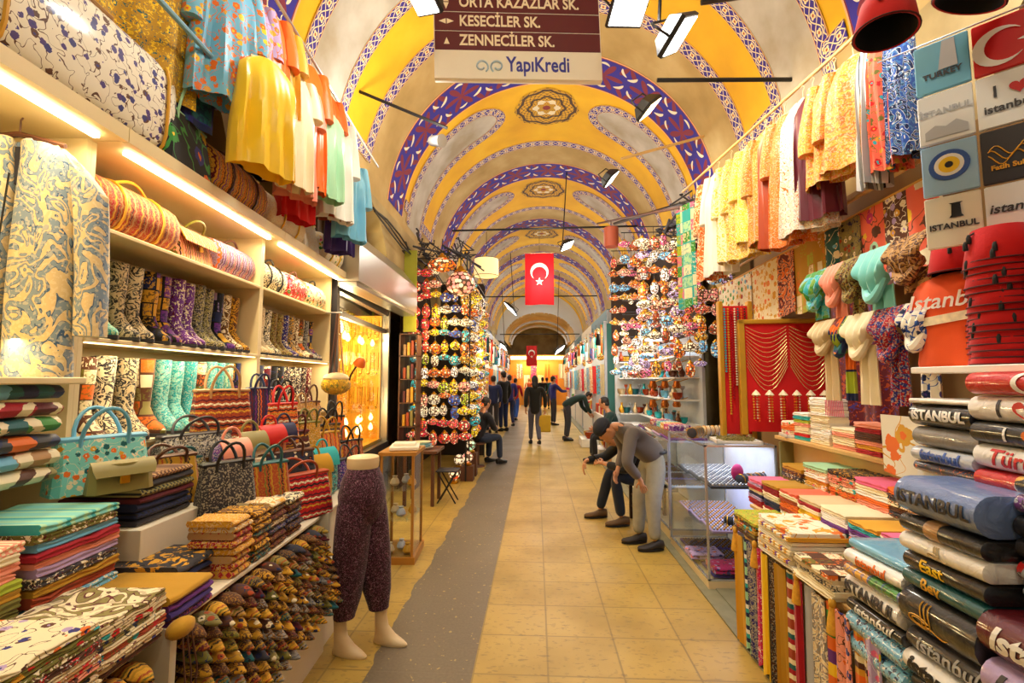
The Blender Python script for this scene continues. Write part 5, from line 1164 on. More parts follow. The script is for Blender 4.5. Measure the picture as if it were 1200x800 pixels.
cov(905, 923, cloth('damask', 'OBJ', ('orange', 'cream', 'rust'), 1.2), 'maroon', 'dark brown cover with orange scrolls')
cov(922, 958, cloth('patch', 'OBJ', ('cream', 'lime', 'orange', 'mustard'), 1.2), 'mustard', 'mustard patchwork cover with white squares', .52)
cov(958, 976, cloth('floral', 'OBJ', ('cream', 'sky', 'cream'), 1.0), 'teal', 'dark teal cover next to patchwork')
cov(976, 1000, FLOR[2], 'khaki', 'brown and grey flowered cover')
cov(998, 1024, cloth('floral', 'OBJ', ('magenta', 'mint', 'yellow', 'brown'), .8), 'coral', 'orange cover with pink and green flowers')
cov(1022, 1052, cloth('floral', 'OBJ', ('gold', 'gold', 'lilac', 'cream'), 1.4), 'brown', 'brown cover crowded with yellow flowers')
cov(1050, 1090, cloth('floral', 'OBJ', ('mint', 'cream', 'yellow', 'brown'), .6), 'coral', 'orange cover with large mint leaves nearest the bags', .54)
# knotted scarves, two rows
s1a, s1b = Vector((1.74, 3.0, 2.24)), Vector((1.74, 2.05, 2.24)); s2a, s2b = Vector((1.74, 2.95, 1.93)), Vector((1.74, 2.0, 1.95))
rod('scarf_rail', s1a, s1b, .008, STEEL, 'upper thin rail of knotted scarves', 'rail'); rod('scarf_rail', s2a, s2b, .008, STEEL, 'lower thin rail of knotted scarves', 'rail')
def knot(y, z, w, dropl, tail, mat, c, label, fringe=None):
    r = thing('knotted_scarf', label, 'scarf', RM(1.70, y, z), 'knotted scarves on the two thin rails'); col3 = C(c)
    def fn(u, v):
        a = (u-.5)*w*(1-.25*math.sin(PI*v)*0-.35*v**2); x = a; ripple = .012*math.sin(u*22+v*3)*(.3+v)
        zz = -dropl*(v**.9)*(1-.45*abs(2*u-1)**2*v)
        return (x, -.03-.05*math.sin(PI*min(1, v*.98))-ripple, zz)
    b = MB().sheet(fn, 18, 10, .007); o = b.build('cowl', mat, r); o.color = (*col3, 1)
    b = MB().tube([((t-.5)*w*.62*1.0, -.045-.02*math.sin(PI*t), -dropl*(.62+.38*math.sin(PI*t))) for t in [i/12 for i in range(13)]], [.014+.012*math.sin(PI*i/12) for i in range(13)], 8); o = b.build('rolled_edge', mat, r); o.color = (*col3, 1)
    if tail:
        b = MB().sheet(lambda u, v: ((u-.5)*w*(.62+.2*v)+.015, -.02+.012*math.sin(u*16+v), -dropl*.75-tail*v), 14, 6, .006); o = b.build('tail', mat, r); o.color = (*col3, 1)
        if fringe:
            b = MB()
            for k in range(14): b.tube([((k/13-.5)*w*.8+.015, -.02, -dropl*.75-tail), ((k/13-.5)*w*.86+.015, -.018, -dropl*.75-tail-.09)], .0022, 4)
            b.build('fringe', plain(fringe, .8), r)
WAT = cloth('damask', 'OBJ', ('turquoise', 'sky', 'lime'), .5, .5)
knot(2.86, 2.24, .2, .22, .12, WAT, 'green', 'green and turquoise watercolour knotted scarf'); knot(2.68, 2.24, .15, .22, .14, PLN, 'salmon', 'dusty pink knotted scarf in the upper row')
knot(2.54, 2.24, .14, .22, .14, DAM[1], 'khaki', 'brown flowered knotted scarf beside the mint one'); knot(2.37, 2.24, .22, .25, .14, SILK, 'aqua', 'large mint green knotted scarf'); knot(2.16, 2.24, .22, .2, .1, DAM[1], 'tan', 'tan paisley knotted scarf nearest the T-shirt')
knot(2.8, 1.94, .19, .18, .32, PLN, 'beige', 'pale pink knotted scarf with long pink fringe', 'pink'); knot(2.64, 1.94, .1, .2, .3, cloth('patch', 'OBJ', ('orange', 'teal', 'lime', 'navy'), .9), 'orange', 'narrow multicoloured knotted scarf')
knot(2.5, 1.94, .2, .22, .3, PLN, 'cream', 'cream knotted scarf with a wide tail'); knot(2.3, 1.94, .18, .24, .28, DAM[0], 'crimson', 'crimson printed knotted scarf in the lower row'); knot(2.13, 1.94, .15, .2, .3, cloth('floral', 'ivory', ('violet', 'navy', 'blue'), 1.6), 'white', 'white and violet printed knotted scarf')
drape(.26, .26, RM(1.62, 2.19, 1.44, .1), cloth('floral', 'ivory', ('orange', 'orange', 'gold'), .62), 'square cream cloth with large orange flower medallions', 'cloth', 'embroidered_cloth', nf=.5, amp=.004, seed=3)
drape(.5, 1.0, RM(2.05, 3.1, 2.3, .1), cloth('speck', 'maroon', ('rust', 'violet'), .8), 'dark red patterned shawl hanging behind the knotted scarves', 'shawl', 'hanging_shawl', nf=2, seed=8)
# red velvet jewellery display facing the hall
VEL = cloth('plain', hx('d01818'), (), 1, .9); GF = plain(hx('c8952a'), .35, .3, .2, 'gilt_wood', 7)
r = thing('necklace_board', 'red velvet board hung with rows of thin gold chains in gilt frame', 'display', T(2.02, 3.98, 1.2) @ Rz(-.12))
MB().b2((-.3, 0, -.02), (.36, .03, .86)).build('velvet', VEL, r)
for a, b_ in (((-.34, -.02, -.05), (-.29, .04, .9)), ((-.34, -.02, .86), (.38, .04, .9)), ((.35, -.02, -.05), (.39, .04, .9))): MB().b2(a, b_, bv=.008).build('frame', GF, r)
GC = plain(hx('f0d890'), .25, .6, .05, 'pale_gold_chain')
for j in range(2):
    for k in range(13):
        x0 = -.28+.33*j; w_ = .31; MB().tube([(x0+w_*i/10, -.012, .84-.03*k*.9-(.06+.012*k)*math.sin(PI*i/10)) for i in range(11)], .0022, 4).build('gold_chain', GC, r)
G5 = 'tasselled necklaces on the red velvet board'
for k in range(6):
    r2 = thing('tasselled_necklace', 'small gold and red bead tassel below the chains, %s from the gilt post' % od(k), 'necklace', T(1.77+.1*k, 3.93-.012*k, 1.48), G5)
    MB().lathe([(.003, .04), (.02, .02), (.035, 0), (.03, -.004)], 10).build('cap', plain('cream', .4), r2)
    for q in range(4): 
        b = MB(); [b.sphere((-.02+.013*q, 0, -.01-.022*s_), .0075, 6, 4) for s_ in range(9+q % 2)]; b.build('bead_string', plain(['gold', 'red', 'cream', 'orange'][(q+k) % 4], .3, .3), r2)
r = thing('bead_display', 'narrow red panel hung with strings of coloured beads', 'display', T(1.6, 4.1, 1.15))
MB().b2((-.02, 0, 0), (.2, .03, 1.08)).build('velvet', VEL, r); 
for x in (-.045, .2): MB().b2((x, -.02, -.05), (x+.035, .04, 1.12), bv=.006).build('frame', GF, r)
for k in range(7):
    c = ['turquoise', 'gold', 'crimson', 'cream', 'teal', 'orange', 'brown'][k]; L_ = .55+.12*((k*3) % 4); b = MB()
    for s_ in range(int(L_/.022)): b.sphere((0, 0, -.022*s_), .009, 6, 4)
    tag(b.build('bead_string', plain(c, .3, .2), M=T(1.6+.028*k, 4.075, 2.2)), '%s bead string on the narrow red panel' % c, 'beads', 'bead strings on the narrow red panel')
# tray of rolled pouches, cases
def tray(x, y, z, w, d, rz, mat, label, cat='tray'):
    r = thing('display_tray', label, cat, T(x, y, z) @ Rz(rz)); MB().b2((-w/2, -d/2, 0), (w/2, d/2, .008)).build('tray_base', mat, r)
    for a, b_ in (((-w/2, -d/2, 0), (w/2, -d/2+.01, .025)), ((-w/2, d/2-.01, 0), (w/2, d/2, .025)), ((-w/2, -d/2, 0), (-w/2+.01, d/2, .025)), ((w/2-.01, -d/2, 0), (w/2, d/2, .025))): MB().b2(a, b_).build('tray_edge', mat, r)
    return r
tray(2.02, 3.72, 1.17, .3, .2, -.2, WHB, 'white tray holding cream rolled pouches')
for k in range(6):
    rr, c_ = divmod(k, 3); k_ = duffel_kit(.2, .028, FLOR[3], LEATH, 'rolled_pouch', 0); k_['parts'] = k_['parts'][:1]
    place(k_, T(2.0, 3.70+.05*c_-.0, 1.18+.054*rr), 'cream rolled floral pouch, %s of the %s layer in the white tray' % (od(c_), 'upper' if rr else 'lower'), 'pouch', 'rolled pouches in the white tray', C('ivory'))
place(tote_kit(.16, .13, .08, LEATH, LEATH, 'small_bag', True, .05, band=False), T(2.13, 3.62, 1.17) @ Rz(-.3), 'small black leather bag beside the rolled pouches', 'bag', None, C('charcoal'), C('black'))
tag(MB().b2((-.12, -.01, -.3), (.12, .01, 0), bv=.004).build('sign_board', plain('khaki', .5), M=T(1.98, 3.78, 1.13)), 'olive green board hanging in front of the white niche', 'board')
# ---------------------------------------------------------------- glass display cases
CHR = plain(hx('c9ccd4'), .25, .7, .05, 'pale_metal')
def glass_case(x0, x1, y0, y1, z0, z1, label, shelves):
    r = thing('glass_case', label, 'display case', T(0, 0, 0))
    MB().b2((x0, y0, 0.0), (x1, y1, z0)).build('plinth', plain(hx('d8c49a'), .5), r)
    for x in (x0, x1-.016):
        for y in (y0, y1-.016): MB().b2((x, y, z0), (x+.016, y+.016, z1)).build('post', CHR, r)
    for z in (z0, z1-.012):
        for a, b_ in (((x0, y0, z), (x1, y0+.014, z+.014)), ((x0, y1-.014, z), (x1, y1, z+.014)), ((x0, y0, z), (x0+.014, y1, z+.014)), ((x1-.014, y0, z), (x1, y1, z+.014))): MB().b2(a, b_).build('edge_rail', CHR, r)
    MB().b2((x0+.02, y0+.003, z0+.014), (x1-.02, y0+.008, z1-.014)).build('front_pane', GLASS, r); MB().b2((x0+.003, y0+.02, z0+.014), (x0+.008, y1-.02, z1-.014)).build('side_pane', GLASS, r)
    MB().b2((x0+.01, y0+.01, z1-.004), (x1-.01, y1-.01, z1+.004)).build('top_pane', GLASS, r); MB().b2((x1-.006, y0+.01, z0), (x1, y1-.01, z1-.02)).build('back_panel', plain(hx('dfe2ee'), .5), r)
    for z in shelves: MB().b2((x0+.02, y0+.02, z-.006), (x1-.02, y1-.02, z)).build('glass_shelf', GLASS, r)
    return r
glass_case(1.31, 1.86, 3.82, 4.85, .07, 1.09, 'tall glass jewellery case at the corner of right-hand stall', (.42, .76))
light('AREA', (1.6, 4.3, 1.075), 5, (.8, .85, 1), .4, name='case_strip_light', sy=.9)
light('AREA', (1.6, 4.3, .74), 4, (.75, .78, 1), .4, name='case_strip_light', sy=.9)
def ringtray(x, y, z, w, d, rz, base, label, tilt=0, cols=('silver', 'gold')):
    r = thing('ring_tray', label, 'tray', T(x, y, z) @ Rz(rz) @ Rx(tilt)); MB().b2((-w/2, -d/2, 0), (w/2, d/2, .02), bv=.003).build('cushion', plain(base, .8), r)
    b = MB(); nx, ny = int(w/.026), int(d/.034)
    for i in range(nx):
        for j in range(ny): b.lathe([(.008, 0), (.01, .004), (.008, .008)], 7, M=T(-w/2+.016+i*.026, -d/2+.018+j*.034, .03) @ Rx(Q), mi=(i+j) % 2)
    o = b.build('rings', [plain(cols[0], .25, .8), plain(cols[1], .25, .8)], r); o['kind'] = 'stuff'
tn_ = 0
for z, row in ((.084, 'bottom'), (.424, 'middle'), (.764, 'upper')):
    for k in range(3):
        y = 4.0+.3*k; nm = od(k)
        if z < .1: ringtray(1.59, y-.02, z, .46, .27, 0, 'violet', '%s ring tray from the glass front on the bottom of jewellery case' % nm)
        elif z < .5: ringtray(1.59, y-.02, z, .46, .27, 0, 'lilac', '%s lilac ring tray from the front on the lower glass shelf' % nm, .06)
        else: ringtray(1.59, y-.02, z, .46, .27, 0, 'charcoal', '%s charcoal ring tray from the front on the upper glass shelf' % nm, .08, ('white', 'silver'))
def roll(x, y, z, L, rz, c, label):
    r = thing('bracelet_roll', label, 'display', T(x, y, z) @ Rz(rz)); MB().lathe([(.03, -L/2), (.042, -L/2+.006), (.042, L/2-.006), (.03, L/2)], 14, M=T(0, 0, .042) @ Ry(Q)).build('velvet_roll', plain(c, .8), r)
    for k in range(7): MB().tube([(-L*.42+L*.84*k/6, .046*math.cos(a), .042+.046*math.sin(a)) for a in [2*PI*i/14 for i in range(14)]], .004, 5, close=True).build('bangle', plain('silver' if k % 2 else 'gold', .25, .8), r)
roll(1.74, 3.98, .764, .3, .4, 'charcoal', 'charcoal velvet roll of bangles on the upper glass shelf'); roll(1.66, 3.92, .424, .34, -.5, 'black', 'black velvet bangle roll leaning across the lower glass shelf'); roll(1.76, 4.1, .424, .26, .6, 'black', 'short black bangle roll behind on the lower glass shelf')
tag(MB().sphere((0, 0, .07), (.05, .03, .07), 12, 8).build('silk_pouch', plain('magenta', .5), M=T(1.62, 3.98, .785)), 'bright pink silk pouch inside the jewellery case', 'pouch')
for k, (x, y, c) in enumerate(((1.5, 3.95, 'magenta'), (1.42, 4.25, 'lilac'))):
    place(fold_kit(.26, .22, .05, FLOR[1], k), T(x, y, .108), '%s patterned folded cloth at the bottom of the jewellery case' % c, 'cloth', None, C(c))
# on top of the first case
tray(1.62, 4.0, 1.095, .34, .28, -.15, WHB, 'white tray heaped with silver beads on top of the glass case')
b = MB(); [b.sphere((1.5+.24*rnd.random(), 3.9+.2*rnd.random(), 1.112+.025*rnd.random()), .008, 5, 4) for k in range(260)]; tag(b.build('beads', plain('khaki', .35, .3)), 'heap of small grey-green beads in the white tray', 'beads', kind='stuff')
roll(1.42, 4.35, 1.095, .2, .9, 'charcoal', 'dark bangle roll standing on the glass case top')
roll(1.66, 4.5, 1.095, .3, .2, 'beige', 'beige bangle roll on the glass case top')
for k in range(3): tag(MB().box((0, 0, .05), (.05, .08, .1), bv=.006).build('perfume_box', plain(['cream', 'salmon', 'gold'][k], .4), M=T(1.82, 4.15+.12*k, 1.095) @ Rz(-.3)), '%s upright box at the back of the case top' % ['cream', 'salmon', 'gold'][k], 'box')
glass_case(1.33, 1.9, 4.95, 6.6, .1, .98, 'long low glass case of jewellery behind the bending man', (.5,))
for k in range(4): ringtray(1.55, 5.15+.37*k, .99, .4, .3, 0, ['purple', 'lilac', 'white', 'purple'][k], '%s jewellery tray along the top of the long case' % od(k), .05)
for k in range(4): ringtray(1.55, 5.15+.37*k, .505, .38, .3, 0, ['white', 'lilac', 'white', 'lilac'][k], '%s jewellery tray on the inner shelf of the long case' % od(k))
for k in range(6): tag(MB().box((0, 0, .035), (.22, .14, .07), bv=.006).build('gift_box', cloth('floral', ['purple', 'magenta', 'gold', 'turquoise', 'purple', 'crimson'][k], ('gold', 'cream', 'white'), 2), M=T(1.62, 5.5+.17*k, 1.02) @ Rz(.2)), '%s patterned gift box, %s along the back of the long case' % (['purple', 'magenta', 'gold', 'turquoise', 'purple', 'crimson'][k], od(k)), 'box', 'gift boxes on the long case')
# ================================================================ things in the hall itself
# overhead street sign
SG = plain(hx('5f2330'), .4, 0, .05, 'maroon_panel'); SW = plain(hx('ece6d6'), .5, 0, .04, 'sign_white'); CRM = plain(hx('f3e6c8'), .5, 0, 0, 'cream_print')
sc0 = onY(609, 93, 3.55)
r = thing('street_sign', 'hanging white sign with three maroon street name strips', 'sign', T(sc0.x, 3.55, sc0.z) @ Rz(.12) @ Ry(-.03))
W = 1.33
MB().b2((-W/2, 0, 0), (W/2, .06, 1.3), bv=.004).build('sign_board', SW, r)
z = .235
for i, (tx, ar) in enumerate((('ZENNECİLER SK.', 'u'), ('KESECİLER SK.', 'lr'), ('ORTA KAZAZLAR SK.', 'ud'), ('', 'u'))):
    s = MB().b2((-W/2+.008, -.004, z), (W/2-.008, 0, z+.152)).build('name_strip', SG, r)
    if i < 3: put('lettering', textmesh(tx, .125, CRM, .001, 0, 'LEFT', .0028, .8), s, M=T(-W/2+.2, -.0055, z+.076) @ Rx(Q))
    b = MB()
    for d in {'u': (1,), 'lr': (2, 3), 'ud': (1, 4)}[ar]:
        a = {1: 0, 2: Q, 3: -Q, 4: PI}[d]; o = .004 if len(ar) > 1 else -.03
        b.prism([(-.022, o), (0, o+.055), (.022, o)], .001, M=T(-W/2+.1, -.004, z+.076) @ Rx(Q) @ Rz(a))
    b.build('arrow', CRM, s); z += .16
put('lettering', textmesh('YapıKredi', .17, plain(hx('35369c'), .5, 0, 0), .001, 0, 'LEFT', .003, .74), r, M=T(-.1, -.002, .118) @ Rx(Q))
b = MB()
for s in (-1, 1): b.tube([(s*.052-s*(.046-.028*i/22)*math.cos(-.9+i*.3), -.004, .085+(.046-.028*i/22)*math.sin(-.9+i*.3)) for i in range(23)], .006, 5)
b.build('horn_emblem', plain(hx('a9c2d6'), .5, 0, 0), r, M=T(-.235, 0, -.0) @ S(1.2))
for x in (-.5, .5): MB().tube([(x, .03, 1.3), (x, .03, 2.4)], .004, 5).build('hanging_chain', BLK, r)
# flag on its wire
p = onY(632, 297, 13); q = onY(632, 357, 13)
r = thing('flag', 'red flag with white crescent and star hanging over the aisle', 'flag', T(p.x, 13, p.z))
fh = p.z-q.z
drape_mesh(.80, fh, .012, 1.2, 4, .006, nu=16).build('flag_cloth', cloth('plain', hx('d80f1c'), (), 1, .7), r)
crescent_parts(.5).build('printed_crescent_and_star', plain(hx('f5e3d0'), .6, 0, 0), r, M=T(0, -.03, -fh*.36) @ Rx(Q) @ Rz(-Q))
MB().tube([(-.42, 0, .02), (.42, 0, .02)], .012, 6).build('flag_pole', PALW, r); MB().tube([(0, 0, .02), (0, 0, .75)], .004, 4).build('cord', BLK, r)
# tie rods and arms
def irod(a, b_, r_, label, mat=BLK, name='tie_rod', cat='rod'): return rod(name, a, b_, r_, mat, label, cat)
irod((-1.86, 10.3, 4.93), (2.24, 10.3, 4.97), .022, 'black iron tie rod across the vault before the flag')
irod((-1.92, 17.7, 4.74), (2.3, 17.7, 4.74), .022, 'black iron tie rod behind the flag')
irod((-1.9, 24.9, 4.0), (2.3, 24.9, 4.0), .025, 'black iron tie rod at the far end wall')
def flood(px, py, Y, w, h, yaw, pitch, col, pw, label, tilt=0, wall=None, on=True):
    p = onY(px, py, Y); M = T(*p) @ Rz(yaw) @ Rx(pitch) @ Ry(tilt); r = thing('floodlight', label, 'floodlight', M)
    # opens towards -z
    b = MB(); b.loft([[(-w/2, -h/2, 0), (w/2, -h/2, 0), (w/2, h/2, 0), (-w/2, h/2, 0)], [(-w/2, -h/2, .03), (w/2, -h/2, .03), (w/2, h/2, .03), (-w/2, h/2, .03)], [(-w*.3, -h*.3, .11), (w*.3, -h*.3, .11), (w*.3, h*.3, .11), (-w*.3, h*.3, .11)]])
    b.build('housing', BLK, r, smooth=False)
    MB().b2((-w*.46, -h*.44, -.006), (w*.46, h*.44, -.001)).build('lens', glow(col, 9 if on else .5, 'flood_lens', True), r)
    b = MB(); b.tube([(-w/2-.01, 0, .02), (-w/2-.02, 0, .12), (-w/2, 0, .17), (w/2, 0, .17), (w/2+.02, 0, .12), (w/2+.01, 0, .02)], .008, 6); b.build('bracket', BLK, r)
    if wall: zt = ZS+math.sqrt(max(0, R*R-(p.x-XC)**2)); q_ = M.inverted() @ Vector((p.x, p.y, zt)); MB().tube([(0, 0, .17), tuple(q_)], .012, 6).build('drop_rod', BLK, r)
    if on:
        l = light('SPOT', p, pw, col, .12, spot=2.5, name='floodlight_beam'); l.matrix_world = M @ T(0, 0, -.03)
    return p
flood(797, 42, 3.0, .34, .26, .5, -.55, (1, .97, .9), 95, 'large black floodlight with white glare right of street sign', -.75, wall=1)
flood(738, 8, 3.0, .26, .26, .2, -.5, (1, .97, .9), 80, 'floodlight cut by the top edge beside the sign', -.2, wall=1)
flood(762, 128, 4.4, .28, .2, .5, -.4, (1, .75, .4), 80, 'warm yellow floodlight on the arm over the second arch', -.75)
flood(717, 210, 6.3, .26, .2, .5, -.5, (.95, 1, .95), 55, 'floodlight with greenish glass on the third arm', -.75)
flood(665, 288, 10.2, .3, .24, .3, -.5, (1, 1, .9), 40, 'small floodlight hanging from the tie rod', -.5, wall=1)
flood(1000, -230, 1.9, .3, .24, .5, -.35, (1, .97, .92), 75, 'unseen fill floodlight added above the right stall beyond the top edge', -.5, wall=1)  # added out of frame to brighten the right-hand stall
flood(330, -330, 2.3, .3, .24, -.5, -.3, (1, .96, .85), 85, 'unseen fill floodlight added above the left stall beyond the top edge', .55, wall=1)  # unseen fixture, added to light the bags on the left cabinets
flood(495, 0, 3.0, .24, .2, -.4, -.5, (1, .97, .9), 60, 'floodlight at the top edge left of sign', .4, wall=1)
flood(598, 362, 16, .55, .4, -.4, -.5, (.9, .97, 1), 60, 'far floodlight with bluish glass left of flag', .7, wall=1)
flood(588, 405, 20, .5, .4, -.3, -.5, (.95, .98, 1), 50, 'far bluish floodlight low on the left', .6, wall=1)
flood(656, 410, 20, .5, .4, .3, -.5, (.95, .98, 1), 50, 'far bluish floodlight low on the right', -.6, wall=1)
p = onY(516, 165, 4.9); r = thing('spotlight', 'cylindrical spotlight glaring at the end of left iron arm', 'spotlight', T(*p) @ Rz(.9) @ Rx(1.9))
MB().lathe([(.05, -.16), (.055, -.15), (.062, 0), (.07, .03)], 16).build('housing', STEEL, r); MB().lathe([(.055, .026), (.01, .027)], 16).build('lens', glow((1, .97, .88), 30, 'spot_lens', True), r)
light('POINT', p+Vector((-.12, -.16, -.05)), 40, (1, .93, .8), .06, name='spotlight_beam')
A = lambda px, py, Y: onY(px, py, Y)
irod(A(404, 100, 4.9), A(524, 150, 4.9), .018, 'black iron arm reaching from left wall to the spotlight', name='iron_pole', cat='pole')
irod(A(404, 98, 4.9), A(396, 120, 4.85), .018, 'short iron bracket at the wall end of left lamp arm', name='iron_bracket', cat='bracket')
irod(A(770, 94, 4.4), A(948, 93, 4.4), .02, 'black iron arm over the right rail holding the warm floodlight', name='iron_pole', cat='pole')
irod(A(728, 186, 6.3), A(868, 148, 6.3), .02, 'brass coloured arm holding the green glass floodlight', PALW, name='iron_pole', cat='pole')
irod(A(822, 2, 3.0), A(905, -10, 3.0), .022, 'thick black arm of the largest floodlight', name='iron_pole', cat='pole')
irod(A(720, 262, 10.2), A(822, 232, 6.0), .03, 'black pipe running from the tie rod over the right lamps', name='pipe', cat='pipe')
irod(A(810, 240, 5.6), A(700, 262, 10), .02, 'second cable pipe over the right lamp stall', plain('brown', .6), 'pipe', 'pipe')
# drum lamp, red lantern
p = onY(570, 304, 9); r = thing('drum_lamp', 'cream drum lampshade hanging over the left lamp stall', 'lamp', T(*p))
dm = NM('linen_shade'); dm.fin(hx('f0d9a0'), .8, emit=hx('ffdf9a'), es=.9); dm.m.cycles.emission_sampling = 'NONE'
MB().lathe([(.235, 0), (.24, -.33), (.236, -.33), (.23, 0)], 28, caps=False).build('lamp_shade', dm, r)
for z in (0, -.33): MB().tube([(.24*math.cos(a), .24*math.sin(a), z) for a in [2*PI*i/28 for i in range(28)]], .006, 5, close=True).build('rim', BLK, r)
MB().lathe([(.22, -.3), (.05, -.345), (.01, -.35)], 20).build('diffuser', dm, r); MB().tube([(0, 0, -.3), (0, 0, .55)], .005, 5).build('cord', BLK, r)
p = onY(716, 267, 8); r = thing('cylinder_lantern', 'brick red cylindrical lantern beneath the right pipe', 'lantern', T(*p))
MB().lathe([(.12, 0), (.125, -.02), (.125, -.3), (.11, -.33), (.01, -.33)], 20).build('lamp_shade', plain(hx('b0563e'), .6), r); MB().tube([(0, 0, 0), (0, 0, .12)], .006, 5).build('cord', BLK, r)
# ---------------------------------------------------------------- gold shop front (left, beyond cabinets)
GLD = 5.02
def LT(o): return o
AW = plain(hx('b9b4ac'), .28, .7, .06, 'brushed_steel', 3)
r = thing('shutter_box', 'long brushed steel shutter box over the gold shop window', 'awning', LM(0, 0, 0))
MB().loft([[(-1.84, y, 2.63), (-1.84, y, 3.02), (-2.07, y, 3.3), (-2.07, y, 2.63)] for y in (4.78, 7.2)]).build('cover', AW, r, smooth=False); MB().b2((-2.07, 4.8, 2.58), (-1.87, 7.18, 2.63)).build('soffit', plain('grey', .3, .6), r)
r.matrix_basis = Matrix.Identity(4)
DKF = plain('charcoal', .35, .3)
r = thing('shop_window', 'tall dark framed display window glowing with gold jewellery', 'shop window', LM(0, 0, 0))
for y in (4.97, 7.15): MB().b2((-1.9, y, 0), (-1.8, y+.07, 2.9)).build('frame_post', DKF if y < 6 else AW, r)
MB().b2((-1.9, 4.97, 2.56), (-1.82, 7.2, 2.7)).build('frame_head', DKF, r); MB().b2((-1.9, 4.97, 2.3), (-1.84, 7.2, 2.36)).build('transom', DKF, r); MB().b2((-1.9, 4.97, 0), (-1.78, 7.2, .7)).build('stall_riser', DKF, r)
MB().b2((-1.87, 5.04, .7), (-1.865, 7.15, 2.62)).build('window_pane', GLASS, r); MB().b2((-2.6, 4.97, .7), (-1.88, 7.2, .74)).build('display_floor', plain('gold', .5), r)
GBK = plain(hx('e8a828'), .5, 0, .4, scale=14); MB().b2((-2.66, 7.1, .7), (-1.9, 7.14, 2.56)).build('end_panel', GBK, r)
MB().b2((-2.7, 4.97, .7), (-2.66, 7.2, 2.9)).build('back_panel', plain(hx('e0a020'), .5, 0, .4, scale=14), r)
for z in (1.15, 1.55): MB().b2((-2.6, 5.0, z), (-2.1, 7.15, z+.012)).build('glass_shelf', GLASS, r)
bulb = glow((1, .62, .2), 6, 'warm_bulb'); k = 0
bm_ = MB().lathe([(.006, -.0), (.012, -.01), (.03, -.05), (.034, -.075), (.02, -.1), (.004, -.108)], 10).data('bulb', bulb)
for z in (2.2, 1.12, .98):
    for i in range(7): tag(put('bulb', bm_, M=LM(-2.0-.06*(i % 2), 5.2+.3*i, z)), 'warm bulb, %s in the %s row of gold window' % (od(i), {2.2: 'top', 1.12: 'middle', .98: 'lowest'}[z]), 'bulb', 'bulbs in the gold window')
CHM = plain(hx('f0b52c'), .2, .85, .1, 'gold')
for i in range(34):
    b = MB(); L_ = .25+.35*((i*7) % 5)/5; b.tube([(-.035, 0, 0), (-.03, 0, -L_*.8), (0, .0, -L_), (.03, 0, -L_*.8), (.035, 0, 0)], .0045, 4); b.sphere((0, 0, -L_), .018, 6, 4)
    tag(b.build('gold_chain', CHM, M=LM(-2.05-.1*(i % 3), 5.15+.117*(i//2)*1.0, 2.12-.5*(i % 2), Q)), 'gold chain with pendant, %s in the %s row of the window' % (od(i//2), 'lower' if i % 2 else 'upper'), 'chain', 'gold chains hanging in the shop window')
for i in range(18):
    rr_, cc_ = divmod(i, 6); b = MB(); b.tube([(-.035, 0, 0), (-.03, 0, -.24), (0, .0, -.3), (.03, 0, -.24), (.035, 0, 0)], .006, 4); b.sphere((0, 0, -.3), .024, 6, 4)
    tag(b.build('gold_chain', CHM, M=LM(-2.5+.115*cc_, 6.95, 2.5-.5*rr_)), 'gold chain with pendant, %s from the back wall, %s row on the end panel' % (od(cc_), od(rr_)), 'chain', 'gold chains on the window end panel')
light('POINT', RL @ Vector((-2.2, 6.6, 1.9)), 40, (1, .78, .4), .1, name='window_bulb_light')
light('POINT', RL @ Vector((-2.1, 6.0, 2.25)), 60, (1, .75, .35), .1, name='window_bulb_light'); light('POINT', RL @ Vector((-2.1, 5.6, 1.2)), 30, (1, .75, .35), .1, name='window_bulb_light')
r = thing('clip_lamp', 'small orange clip lamp shining into the gold window', 'lamp', LM(-1.7, 5.05, 1.78, -.6))
MB().tube([(0, 0, -.25), (.06, 0, -.12), (.16, .0, -.02)], .01, 6).build('arm', BLK, r); MB().lathe([(.02, .06), (.05, .03), (.065, -.03), (.06, -.03)], 14, M=T(.2, 0, 0) @ Ry(.6), caps=False).build('lamp_shade', plain('orange', .4), r); MB().sphere((.2, 0, -.02), .035, 8, 6).build('bulb', glow((1, .9, .6), 20, 'clip_bulb'), r)
tag(MB().b2((-.1, -.015, 0), (.1, .015, 1.3)).build('green_board', plain(hx('9fa02c'), .6), M=T(-1.975, 7.3, 2.35)), 'tall yellow-green board between steel awning and left lamps', 'board')
# small glass cabinet, left aisle
x0 = -1.38; r = thing('glass_cabinet', 'narrow wood framed glass cabinet standing on the left aisle', 'cabinet', T(x0, 4.2, 0) @ Rz(.06)); WC = plain(hx('b0782c'), .4, 0, .12, 'oak', 6)
for x in (0, .28):
    for y in (0, .42): MB().b2((x, y, .05), (x+.022, y+.022, .93)).build('post', WC, r)
MB().b2((-.015, -.015, 0), (.32, .46, .06)).build('base', WC, r); MB().b2((-.015, -.015, .93), (.32, .46, .96)).build('top', WC, r)
for z in (.06, .36, .62): MB().b2((.01, .01, z), (.29, .43, z+.01)).build('glass_shelf', GLASS, r)
for a, b_ in (((.02, .004, .06), (.28, .008, .93)), ((.292, .02, .06), (.296, .42, .93)), ((.004, .02, .06), (.008, .42, .93))): MB().b2(a, b_).build('glass_pane', GLASS, r)
vz = MB().lathe([(.03, 0), (.045, .02), (.035, .05), (.018, .07), (.024, .085)], 12).data('ceramic_cup', plain('OBJ', .3, .1))
for i in range(9): tag(put('ceramic_cup', vz, M=T(x0+.07+.08*(i % 3), 4.3+.1*(i % 2)+.06*(i//3), (.07, .37, .63)[i//3]), color=C(['beige', 'silver', 'gold'][i % 3])), '%s small cup, %s shelf of the aisle cabinet' % (['beige', 'silver', 'gold'][i % 3], ['bottom', 'middle', 'top'][i//3]), 'cup', 'cups in the aisle cabinet')
